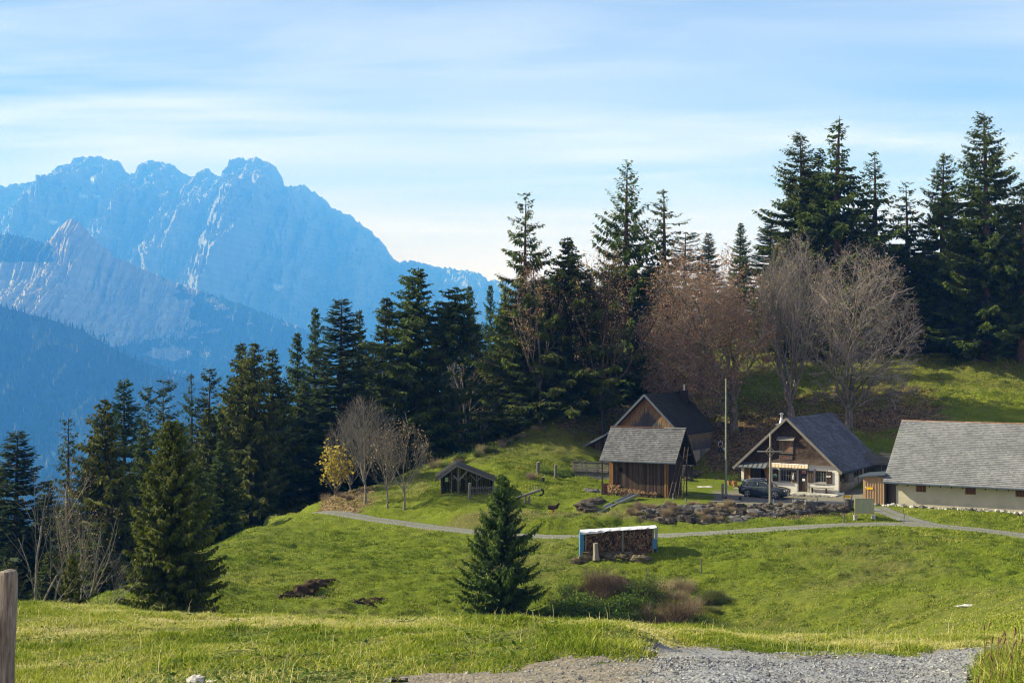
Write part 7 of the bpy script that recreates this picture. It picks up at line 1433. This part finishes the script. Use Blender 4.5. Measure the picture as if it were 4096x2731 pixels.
# ------------------------------------------------------------------ covered wood pile on the pasture and rock mound
def build_pile():
    Y = hit(640, 556, 95, 125).y; x0 = XU(581, Y); zb = hz(XU(618, Y), Y); s = Y / F; w = XU(656, Y) - x0
    zA = -(530.5 - HY) * s; zB = -(527 - HY) * s - zb; zl = -(531 - HY) * s - zb; zr = -(527.3 - HY) * s - zb
    e = empty('wood_pile', (x0, Y, zb), 0, 'long covered stack of split firewood on the meadow below the lane', 'woodpile')
    m = MB(); k = NT('split_log', 0.9, 0.1); k.color(k.ramp(k.attr('tone'), [(0, (0.05, 0.03, 0.02)), (0.5, (0.17, 0.105, 0.065)), (1, (0.33, 0.22, 0.14))])); MAT['split_log'] = k.m
    H0, H1 = 1.95, 2.32; zz = lambda x: H0 + (H1 - H0) * x / w; sp = .155; r_ = 0
    z = -.2; row = 0
    while z < H1:
        x = .25 + (row % 2) * sp / 2
        while x < w - .25:
            if z < zz(x) - .12:
                a0 = random.uniform(0, 6.28); n = random.choice((3, 4, 5)); r = random.uniform(.075, .105); pl = [(x + r * cos(a0 + 2 * pi * i / n), z + r * sin(a0 + 2 * pi * i / n)) for i in range(n)]; m.prism(pl, 'y', random.uniform(-.06, .03), .8)
            x += sp * random.uniform(.95, 1.12)
        z += .135; row += 1
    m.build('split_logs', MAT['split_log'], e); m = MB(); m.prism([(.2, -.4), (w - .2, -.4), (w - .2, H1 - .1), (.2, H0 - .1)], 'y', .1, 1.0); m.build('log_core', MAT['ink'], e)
    for x in (.30, w * .545, w - .32): m = MB(); m.box((x, -.14, -.1), (x + .13, -.085, zz(x) - .05)); m.build('stake', MAT['plank_grey'], e)
    n = 24; top = []; 
    for i in range(n + 1):
        x = -.05 + (w + .1) * i / n; wv = random.uniform(-.02, .03); f_ = .03 + (.14 if i < 8 else 0) * random.uniform(.6, 1); top.append([(x, -.22 - random.uniform(0, .03), zz(x) - f_ - .02), (x, -.18, zz(x) + .02 + wv - .05 * sin(i * 1.05)**2), (x, .4, zz(x) + .10 + wv - .06 * sin(i * .8)**2), (x, 1.05, zz(x) + .04), (x, 1.1, zz(x) - .2)])
    m = MB(); vs = [p for r in top for p in r]; fs = [(i * 5 + j, i * 5 + j + 1, (i + 1) * 5 + j + 1, (i + 1) * 5 + j) for i in range(n) for j in range(4)]; m.add(vs, fs, .5); o = m.build('tarpaulin', MAT['tarp_white'], e, False); md = o.modifiers.new('t', 'SOLIDIFY'); md.thickness = .02
    m = MB(); m.box((-.09, -.2, -.1), (-.05, 1.05, zz(0) - .02)); m.box((-.09, -.22, .0), (.22, -.18, zz(0) - .1)); m.build('side_sheet', MAT['tarp_blue'], e); m = MB(); m.box((w + .05, -.2, .35), (w + .10, 1.05, zz(w) - 1.0)); m.box((w - .3, -.20, .6), (w + .1, -.16, 1.45)); m.build('side_sheet', MAT['tarp_blue'], e); m = MB(); m.box((w + .06, -.22, zz(w) - 1.0), (w + .12, 1.05, zz(w) - .05)); m.box((w - .12, -.225, zz(w) - 1.0), (w + .1, -.205, zz(w) - .02)); m.build('side_flap', MAT['tarp_slate'], e)
    m = MB(); x = w * .19; m.tube([(x, -.9, -.2), (x, -.85, .5), (x - .03, -.85, 1.15)], [.30, .22, .19], 9, wob=.15); e2 = empty('tree_stump', (x0, Y, zb), 0, 'pale splintered stump standing before the covered wood pile', 'stump'); m.build('stump', MAT['plank_pale'], e2)
    e3 = empty('rock_outcrop', (0, 0, 0), 0, 'mossy rock hump in front of the covered wood pile', 'rock'); m = MB()
    for i in range(44):
        px = 578 + 64 * random.random(); py = 562 - 9 * random.random() * sin((px - 578) / 64 * pi); q = hit(px, py, 95, 118.5); r = random.uniform(.3, .7); m.rock((q.x, q.y, q.z + .05), (r * 1.2, r * .7, r * .55), None, 1, 9, 6, .3)
    m.build('rocks', simple('mossy_rock', (0.12, 0.10, 0.065), 0.95, 0.1, 0, 0.6, 2.2, 0.4, 0.6), e3)
build_pile()

# ------------------------------------------------------------------ boulder wall below the terrace
def build_boulders():
    e = empty('boulder_wall', (0, 0, 0), 0, 'rough dark boulder retaining wall below the farm terrace', 'retaining wall'); m = MB(); m2 = MB(); cnt = 0
    for i in range(420):
        u = random.uniform(644, 846); t = random.random(); top_y = np.interp(u, [632, 660, 700, 780, 846], [129.0, 129.1, 129.3, 129.5, 129.3]); bot_y = np.interp(u, [632, 700, 780, 846], [126.2, 126.0, 127.2, 128.6])
        y = bot_y + (top_y - bot_y) * t; x = XU(u, y); z = hz(x, y)
        if random.random() > (0.42 if u < 700 else 0.95): continue
        r = random.uniform(.26, .60) * (1.15 if u > 735 else 1); (m if random.random() < .8 else m2).rock((x, y - .05, z - .02 + .12 * t), (r * random.uniform(.9, 1.7), r * .7, r * random.uniform(.55, .85)), None, 1, 8, 6, .26)
    m.build('boulders', MAT['rock_dark'], e); m2.build('pale_boulders', MAT['rock'], e)
    for lab, lst in (('grey boulder in the bank below the concrete deck', [(588, 491, .5), (594, 492, .7), (600, 490.5, .45), (604, 493, .4)]), ('dark boulder in the hump left of the metal slide', [(586, 507, .9), (592, 505, .9), (597, 502, .7), (590, 511, .6)])):
        for px, py, r in lst: q = at_px(px, py, 110, 155); m = MB(); m.rock((0, 0, 0), (r * 1.2, r * .7, r * .6), None, 1, 9, 7, .25); o = m.build('boulder', MAT['rock' if 'deck' in lab else 'rock_dark']); o.location = q; tag(o, lab, 'boulder', 'boulders: ' + lab)
    for px, py, r in ((686, 474, .7), (692, 477, .8), (697, 476, .5), (688, 481, .5)): q = at_px(px, py, 110, 160); m = MB(); m.rock((0, 0, 0), (r * 1.2, r * .8, r * .7), None, 1, 9, 7, .25); o = m.build('boulder', MAT['rock_dark']); o.location = q; tag(o, 'dark rock in the heap beside the right corner of the shed', 'boulder', 'rock heap by the shed')
build_boulders()
def build_scars():
    k = simple('earth', (0.055, 0.038, 0.024), 0.95, 0.1, 0, 0.5, 3, 0.4, 0.6)
    for lab, pts in (('larger bare earth slump in the left meadow', [(283, 598, .5), (288, 597, .7), (294, 594, .9), (301, 591, .9), (308, 588, .9), (315, 585, .8), (322, 583, .7), (329, 582, .5), (300, 597, .5), (312, 592, .4)]), ('smaller bare earth slump lower in the left meadow', [(356, 605, .45), (361, 603, .6), (367, 605, .5), (373, 601, .6), (379, 599, .6), (384, 600, .35)])):
        e = empty('earth_slump', (0, 0, 0), 0, lab, 'bare earth'); m = MB(); t = MB()
        for px, py, r in pts: q = hit(px, py, 85, 150); m.rock((q.x, q.y, q.z - .12), (r * 1.1, r * .5, r * .55), None, 1, 10, 7, .35)
        m.build('earth', k, e)
build_scars()
# ------------------------------------------------------------------ grass and shrubs
def mat_grass(name, stops):
    k = NT(name, 0.7, 0.25); t = k.attr('tone'); k.color(k.ramp(t, stops)); c = k.b.inputs['Base Color'].links[0].from_socket
    tr = k.n.new('ShaderNodeBsdfTranslucent'); k.lk(c, tr.inputs['Color']); ms = k.n.new('ShaderNodeMixShader'); ms.inputs[0].default_value = 0.35; k.lk(k.b.outputs[0], ms.inputs[1]); k.lk(tr.outputs[0], ms.inputs[2]); k.lk(ms.outputs[0], k.n['Material Output'].inputs['Surface']); MAT[name] = k.m
GS = [(0.0, (0.065, 0.12, 0.008)), (0.30, (0.17, 0.25, 0.014)), (0.55, (0.33, 0.38, 0.035)), (0.78, (0.50, 0.48, 0.11)), (1.0, (0.74, 0.66, 0.34))]
mat_grass('grass_blade', GS)
def blades(name, x, y, h, w, tone, seed, label, lean=0.5, mat='grass_blade', zoff=-0.01, kind='stuff', flat=None):
    rg = np.random.default_rng(seed); N = len(x); z = H(x, y) + zoff; a = rg.uniform(0, 2 * pi, N); b = rg.uniform(0, 2 * pi, N); l = h * lean * rg.uniform(0.2, 1.3, N)
    wx = np.cos(a) * w / 2; wy = np.sin(a) * w / 2; lx = np.cos(b) * l; ly = np.sin(b) * l
    p0 = np.stack([x - wx, y - wy, z], -1); p1 = np.stack([x + wx, y + wy, z], -1); m0 = np.stack([x - wx * .8 + lx * .3, y - wy * .8 + ly * .3, z + h * .6], -1); m1 = np.stack([x + wx * .8 + lx * .3, y + wy * .8 + ly * .3, z + h * .6], -1); t = np.stack([x + lx, y + ly, z + h * rg.uniform(.75, 1, N)], -1)
    v = np.stack([p0, p1, m1, m0, t], 1).reshape(-1, 3); i = np.arange(N)[:, None] * 5; q = i + np.array([[0, 1, 2, 3]]); tr = i + np.array([[3, 2, 4]])
    o = npmesh(name, v, [q, tr], MAT[mat], tone=np.concatenate([tone, np.clip(tone + .08, 0, 1)])); tag(o, label, None, None, kind); return o
def near_grass():
    rg = np.random.default_rng(21); N = 640000; y = 6.0 + 19.5 * rg.random(N) ** 0.8; u = rg.uniform(-160, 1260, N); x = (u - 512) / F * y
    keep = rg.random(N) < np.clip(y / 17, 0.3, 1); m = near_road_mask(x, y); keep &= rg.random(N) > m * 1.25
    sparse = smooth(0.0, 0.45, m) ; row = HY - base_h(x, y) * F / y; dirt = np.exp(-((row - 682) / 20)**2) * smooth(430, 330, np.abs(u - 330) + 150) * 0.65
    keep &= rg.random(N) > np.clip(dirt + sparse * .5, 0, .93); x, y, u, row = x[keep], y[keep], u[keep], row[keep]; N = len(x)
    cl = fbm(x * 2.2, y * 1.6, 61, 4); cl2 = fbm(x * .7, y * .7, 62, 3); h = 0.042 * (1 + 1.5 * np.clip(cl, -.6, 1)) * rg.uniform(.5, 1.5, N) + 0.02 * smooth(15, 20, y); right = smooth(960, 1000, u) * (y < 10); h = h * (1 + 1.6 * right)
    tone = np.clip(0.54 + 0.55 * cl2 - 0.34 * cl + rg.normal(0, .19, N) + 0.36 * smooth(650, 688, row) * (u < 640) + .12 * right, 0, 1); w = rg.uniform(.0035, .0075, N) * (1 + .04 * y)
    blades('grass', x, y, h, w, tone, 22, 'short autumn grass covering the near bank', 1.1)
    # broad leaves (clover, plantain) between the blades
    N = 42000; y = rg.uniform(7, 22, N); u = rg.uniform(-60, 1084, N); x = (u - 512) / F * y; m = near_road_mask(x, y); c = fbm(x * 1.1, y * 1.1, 71, 3); k = (m < .2) & (c > 0.02) & (rg.random(N) < .8); x, y = x[k], y[k]; N = len(x)
    z = H(x, y) + rg.uniform(.005, .035, N); o = np.stack([x, y, z], -1); a = rg.normal(0, 1, (N, 3)); a[:, 2] = np.abs(a[:, 2]) * .3; a /= np.linalg.norm(a, axis=1)[:, None]; b = np.cross(a, rg.normal(0, 1, (N, 3)) * .4 + [0, 0, 1]); b /= np.linalg.norm(b, axis=1)[:, None]; s = rg.uniform(.012, .032, N)[:, None]
    v = np.stack([o - a * s, o + b * s * .6, o + a * s, o - b * s * .6], 1).reshape(-1, 3); q = npmesh('clover', v, np.arange(4 * N).reshape(-1, 4), MAT['leaf_green'], tone=np.clip(rg.normal(.62, .2, N), 0, 1)); tag(q, 'small broad leaved herbs among the near grass', None, None, 'stuff')
    # pale dry stalks
    N = 900; y = rg.uniform(9, 22, N); u = np.where(rg.random(N) < .45, rg.normal(860, 90, N), rg.uniform(-20, 1040, N)); x = (u - 512) / F * y; k = near_road_mask(x, y) < .15; x, y = x[k], y[k]; N = len(x); blades('dry_stalks', x, y, rg.uniform(.08, .26, N) * (1 + .6 * (rg.random(N) < .15)), np.full(N, .006), rg.uniform(.85, 1, N), 25, 'thin pale dry grass stalks on the near bank', .45)
    N = 24; y = rg.uniform(6.6, 8.6, N); u = rg.uniform(968, 1040, N); x = (u - 512) / F * y; S = []
    for a, b in zip(x, y):
        z = hz(a, b); h = random.uniform(.15, .36); lx = random.uniform(-.08, .12); S.append((a, b, z, a + lx * .6, b, z + h, .0018, .0014)); S.append((a + lx * .6, b, z + h, a + lx * .75, b, z + h + .03, .005, .004))
    v, f = segs_mesh(S, 5); m_ = simple('plantain', (0.16, 0.10, 0.06), 0.9, 0.1, 0, 0.2, 20); o = npmesh('plantain_heads', v, f, m_); tag(o, 'brown plantain seed heads at the lower right corner', None, None, 'stuff')
    # grass litter and pebbles on the scraped soil
near_grass()
def meadow_tufts():
    rg = np.random.default_rng(31); N = 360000; y = rg.uniform(84, 168, N); u = rg.uniform(60, 1140, N); x = (u - 512) / F * y
    d1, _ = near_line(x, y, LANE_C, LANE_Z); d2, _ = near_line(x, y, SIDE_C, SIDE_Z)
    yard = (u > 700) & (u < 880) & (y > 131.5) & (y < 152); keep = (d1 > LANE_HW - .12) & (d2 > SIDE_HW) & ~yard; litter = (u > 690) & (y > 158); keep &= ~(litter & (rg.random(N) < .7))
    for fr, x0_, x1_, y0_, y1_ in ((HF, -10.6, .2, -2, 12.2), (BF, -3.2, 22, -.3, 12), (SF, -.7, 7.2, -.6, 4.8), (OF, -11, .2, -.2, 8.6), (UF_, -.2, 5.2, -.2, 4.4)):
        dx = x - fr.o.x; dy = y - fr.o.y; lx = dx * fr.xa.x + dy * fr.xa.y; ly = dx * fr.ya.x + dy * fr.ya.y; keep &= ~((lx > x0_) & (lx < x1_) & (ly > y0_) & (ly < y1_))
    x, y, u = x[keep], y[keep], u[keep]; c = fbm(x * .8, y * 1.1, 81, 4); c2 = fbm(x * .16, y * .22, 82, 3); k = rg.random(len(x)) < np.clip(.55 + .6 * c, .1, 1); x, y, u, c, c2 = x[k], y[k], u[k], c[k], c2[k]; N = len(x)
    lawn = (y > 130) & (y < 150) & (u > 560); h = (0.10 + .16 * np.clip(c, 0, 1)) * rg.uniform(.5, 1.5, N) * np.where(lawn, .45, 1); tone = np.clip(.42 + .50 * c2 - .34 * c + rg.normal(0, .17, N) + .22 * (y > 126.4) * (y < 129.3) + .18 * ((y > 136) & (u < 430)), 0, 1)
    blades('meadow_grass', x, y, h * .8, rg.uniform(.03, .06, N), tone, 32, 'tussocky grass of the pasture and farm slope', .6)
    N = 60000; y = rg.uniform(24, 84, N) ; u = rg.uniform(780, 1070, N); x = (u - 512) / F * y; c = fbm(x * .8, y * 1.1, 83, 4); blades('slope_grass', x, y, (.06 + .05 * np.clip(c, 0, 1)) * rg.uniform(.5, 1.5, N), rg.uniform(.02, .05, N), np.clip(.55 - .2 * c + rg.normal(0, .17, N), 0, 1), 33, 'dry tinged grass of the slope right of the gully', .6)
    N = 60000; y = rg.uniform(168, 192, N); u = rg.uniform(700, 1070, N); x = (u - 512) / F * y; c = fbm(x * .5, y * .7, 84, 4); blades('hill_grass', x, y, (.12 + .12 * np.clip(c, 0, 1)) * rg.uniform(.5, 1.5, N), rg.uniform(.05, .1, N), np.clip(.5 - .2 * c + rg.normal(0, .15, N), 0, 1), 34, 'rough grass of the hill below the right forest', .6)
meadow_tufts()
def tussocks():
    rg = np.random.default_rng(51); K = 15000; y = rg.uniform(86, 128, K); u = rg.uniform(80, 1060, K); k2 = 5000; y = np.concatenate([y, rg.uniform(136, 166, k2), rg.uniform(168, 190, k2)]); u = np.concatenate([u, rg.uniform(380, 620, k2), rg.uniform(700, 1050, k2)]); x = (u - 512) / F * y
    # rows of tussocks follow the cow steps across the slope
    z = base_h(x, y); ph = np.mod(z * 1.9 + fbm(x * .1 + 5, y * .42, 3, 3) * 1.6, 1.0); keep = (rg.random(len(x)) < np.where(np.abs(ph - .5) < .16, 1, .28)) & (fbm(x * .22, y * .3, 52, 3) > -.28)
    d1, _ = near_line(x, y, LANE_C, LANE_Z); d2, _ = near_line(x, y, SIDE_C, SIDE_Z); keep &= (d1 > LANE_HW) & (d2 > SIDE_HW); dark = rg.normal(0, .16, len(x)) + fbm(x * .12, y * .12, 53, 3) * .35
    x, y, dark = x[keep], y[keep], dark[keep]; K = len(x); n = 26; s = rg.uniform(.12, .36, K)
    X = (x[:, None] + rg.normal(0, 1, (K, n)) * s[:, None] * 1.3).ravel(); Y = (y[:, None] + rg.normal(0, 1, (K, n)) * s[:, None] * .5).ravel(); h = (s[:, None] * rg.uniform(.35, 1.0, (K, n))).ravel(); N = len(X); t = np.clip(.30 + np.repeat(dark, n) + rg.normal(0, .12, N), 0, .9)
    blades('tussock_grass', X, Y, h * .85, rg.uniform(.025, .05, N), t, 54, 'darker grass tussocks dotting the slopes along the cow steps', .7)
tussocks()
def leaf_litter():
    rg = np.random.default_rng(41); N = 26000; y = rg.uniform(151, 178, N); u = rg.uniform(690, 935, N); x = (u - 512) / F * y; c = fbm(x * .5, y * .5, 85, 3); k = (c > -.25) & ((y > 158) | (u < 790)) & (rg.random(N) < 1 - .7 * smooth(170, 178, y)); x, y = x[k], y[k]; N = len(x)
    z = H(x, y) + rg.uniform(.02, .09, N); o = np.stack([x, y, z], -1); a = rg.normal(0, 1, (N, 3)); a[:, 2] *= .4; a /= np.linalg.norm(a, axis=1)[:, None]; b = np.cross(a, rg.normal(0, .6, (N, 3)) + [0, 0, 1]); b /= np.linalg.norm(b, axis=1)[:, None]; s = rg.uniform(.07, .14, N)[:, None]
    v = np.stack([o - a * s, o + b * s * .7, o + a * s, o - b * s * .7], 1).reshape(-1, 3); q = npmesh('leaf_litter', v, np.arange(4 * N).reshape(-1, 4), MAT['leaf_brown'], tone=np.clip(rg.normal(.5, .25, N), 0, 1)); tag(q, 'fallen brown maple leaves lying on the slope', None, None, 'stuff')
leaf_litter()
# shrubs
simple('twig_red', (0.20, 0.14, 0.10), 0.9, 0.1, 0, 0.3, 3); simple('twig_tan', (0.33, 0.26, 0.17), 0.9, 0.1, 0, 0.3, 3); simple('twig_dark', (0.10, 0.08, 0.06), 0.9, 0.1, 0, 0.3, 3)
SH = {}
def shrub_proto(key, seed, r, h, nst, mat, leaf=None, nleaf=0, lsize=.12, arch=.5, thick=.012):
    rg = random.Random(seed); S = []; tips = []
    for i in range(nst):
        a = rg.uniform(0, 6.28); q = rg.uniform(0, .5) * r; p = Vector((cos(a) * q, sin(a) * q, -.1)); a2 = a + rg.uniform(-.8, .8); out = rg.uniform(.1, 1) * arch; d = Vector((cos(a2) * out, sin(a2) * out, 1)).normalized(); L = h * rg.uniform(.55, 1.15); n = 4; rr = thick * rg.uniform(.7, 1.5)
        for j in range(n):
            d = (d + Vector((rg.uniform(-.2, .2), rg.uniform(-.2, .2), -.12 * arch * j))).normalized(); p2 = p + d * (L / n); S.append((*p, *p2, rr, rr * .75)); rr *= .75; p = p2; tips.append(p.copy())
            if j and rg.random() < .8:
                b = (d + Vector((rg.uniform(-.9, .9), rg.uniform(-.9, .9), rg.uniform(-.2, .5)))).normalized(); p3 = p + b * rg.uniform(.2, .45) * h * .5; S.append((*p, *p3, rr * .8, rr * .4)); tips.append(p3)
    v, f = segs_mesh(S, 3); st = npmesh('stems', v, f, MAT[mat]); ob = [st]
    if leaf: v, f, t = leaf_mesh(tips, nleaf, lsize, seed, .14); ob.append(npmesh('leaves', v, f, MAT[leaf], tone=t))
    SH[key] = [ob, False]
def shrub(key, px, py, s, label, y0=85, y1=165, name='shrub', cat='shrub', group='shrubs in the gully', sz=None):
    g = hit(px, py, y0, y1); e = empty(name, g, random.uniform(0, 6), label, cat, group); ob, used = SH[key]
    for o in ob:
        q = o.copy() if used else o
        if used: C.link(q)
        q.parent = e
    SH[key][1] = True; q_ = random.uniform(.75, 1.3); e.scale = (s * q_, s / q_, (sz or s) * random.uniform(.6, 1.2) * (.55 if key == 'rush' else 1)); return e
shrub_proto('red', 1, 1.5, 1.5, 170, 'twig_red', None, 0, .1, .55); shrub_proto('tan', 2, 1.4, 1.6, 190, 'twig_tan', None, 0, .1, .6); shrub_proto('dark', 3, 1.2, 1.5, 200, 'twig_dark', 'leaf_green', 700, .13, .7)
shrub_proto('bramble', 4, 1.4, 1.0, 150, 'twig_dark', 'leaf_green', 1700, .14, 1.0); shrub_proto('reed', 5, .8, 1.1, 500, 'twig_tan', None, 0, .1, .45, .012)
mat_grass('rush', [(0, (0.03, 0.05, 0.01)), (.6, (0.10, 0.12, 0.03)), (1, (0.22, 0.19, 0.08))]); simple('rush_green', (0.17, 0.19, 0.055), 0.8, 0.2, 0, 0.4, 3); shrub_proto('rush', 6, .8, 1.0, 520, 'rush_green', None, 0, .1, .5, .014); shrub_proto('herb', 7, .8, .6, 120, 'rush_green', 'leaf_green', 600, .1, .8)
row = lambda a, b, n: [a + (b - a) * i / max(1, n - 1) for i in range(n)]
LST = [('red', 578, 592, 1.0), ('red', 590, 590, 1.1), ('tan', 601, 588, 1.15), ('red', 613, 590, 1.15), ('tan', 625, 590, .95), ('red', 607, 597, 1.0), ('dark', 635, 594, 1.0), ('dark', 571, 599, .9), ('red', 596, 600, .9),
       ('tan', 668, 590, 1.25), ('tan', 678, 588, 1.2), ('tan', 686, 592, 1.05), ('tan', 672, 600, 1.15), ('tan', 683, 602, 1.0), ('red', 652, 626, 1.25), ('red', 664, 624, 1.4), ('red', 676, 622, 1.4), ('red', 687, 624, 1.2), ('red', 668, 632, 1.3), ('red', 656, 634, 1.1), ('tan', 690, 612, 1.0),
       ('bramble', 560, 612, 1.1), ('bramble', 572, 610, 1.2), ('bramble', 585, 610, 1.2), ('bramble', 598, 611, 1.2), ('bramble', 611, 612, 1.2), ('bramble', 624, 611, 1.2), ('bramble', 638, 610, 1.2), ('bramble', 650, 608, 1.1), ('bramble', 552, 622, 1.2), ('bramble', 566, 624, 1.3), ('bramble', 581, 624, 1.3), ('bramble', 596, 625, 1.3), ('bramble', 610, 626, 1.3), ('bramble', 625, 626, 1.3), ('bramble', 640, 624, 1.2), ('dark', 645, 598, 1.2), ('dark', 656, 602, 1.1), ('dark', 634, 615, 1.0), ('dark', 590, 617, 1.0), ('bramble', 700, 626, 1.0), ('dark', 552, 610, .8),
       ('rush', 706, 607, 1.3), ('rush', 714, 604, 1.4), ('rush', 722, 606, 1.3), ('rush', 711, 613, 1.2)]
KN = {'red': ('reddish leafless twig shrub %s', 'shrub'), 'tan': ('tan feathery dry shrub %s', 'shrub'), 'dark': ('dark thorny shrub with few green leaves %s', 'shrub'), 'bramble': ('low leafy green bramble %s', 'bramble'), 'rush': ('olive tuft of rushes %s', 'rushes')}
for k, px, py, s in LST:
    where = 'in the left part of the gully thicket' if px < 630 else 'in the right part of the gully thicket' if px < 702 else 'right of the thicket post' if px < 740 else 'on the wet patch in the right meadow'
    shrub(k, px + random.uniform(-3, 3), py + random.uniform(-1, 1), s * random.uniform(.55, 1.0), KN[k][0] % where, cat=KN[k][1], name={'bramble': 'bramble', 'rush': 'rush_tuft'}.get(k, 'shrub'), group=KN[k][0] % where + ', several alike')
# tufts on the boulder wall, herb bed, litter slope and wood edge
for i in range(120):
    u = random.uniform(630, 846); y = random.uniform(126.6, 129.6); row_ = HY - hz(XU(u, y), y) * F / y; k = random.choice(('reed', 'herb', 'reed', 'rush')); shrub(k, u, row_, random.uniform(.35, .7) * (1 if u < 740 else .75), 'dry grass tussock growing between the boulders of the retaining wall', 120, 135, 'tussock', 'grass tussock', 'tussocks on the boulder wall')
for i in range(10): shrub('herb', random.uniform(543, 572), random.uniform(473, 479), random.uniform(.7, 1.2), 'green herb plant in the bed left of the concrete deck', 120, 165, 'herb', 'herb plant', 'herbs in the bed by the deck')
for i in range(5): shrub('tan', random.uniform(525, 541), random.uniform(477, 481), random.uniform(.4, .55), 'dry brown perennial left of the herb bed', 120, 165, 'perennial', 'plant', 'dry perennials by the herb bed')
for i in range(26):
    u = random.uniform(420, 566); c = [k for k in range(1)]; yb = np.interp(u, [420, 500, 557, 566], [474, 447, 419, 416]); shrub(random.choice(('tan', 'reed', 'dark')), u, yb + random.uniform(0, 3), random.uniform(.35, .7), 'dry brush along the shaded wood edge above the hut', 120, 175, 'brush', 'brush', 'dry brush along the wood edge')
for i in range(10): shrub(random.choice(('tan', 'reed')), random.uniform(322, 350), random.uniform(488, 502), random.uniform(.35, .6), 'brown dry brush on the bank above the lane end', 120, 165, 'brush', 'brush', 'dry brush on the lane bank')
for i in range(8): shrub('bramble', random.uniform(577, 598), random.uniform(406, 416), random.uniform(.6, 1.0), 'yellow green bush in the sun gap below the spruce trunks', 130, 178, 'bush', 'bush', 'sunlit bushes below the spruces')
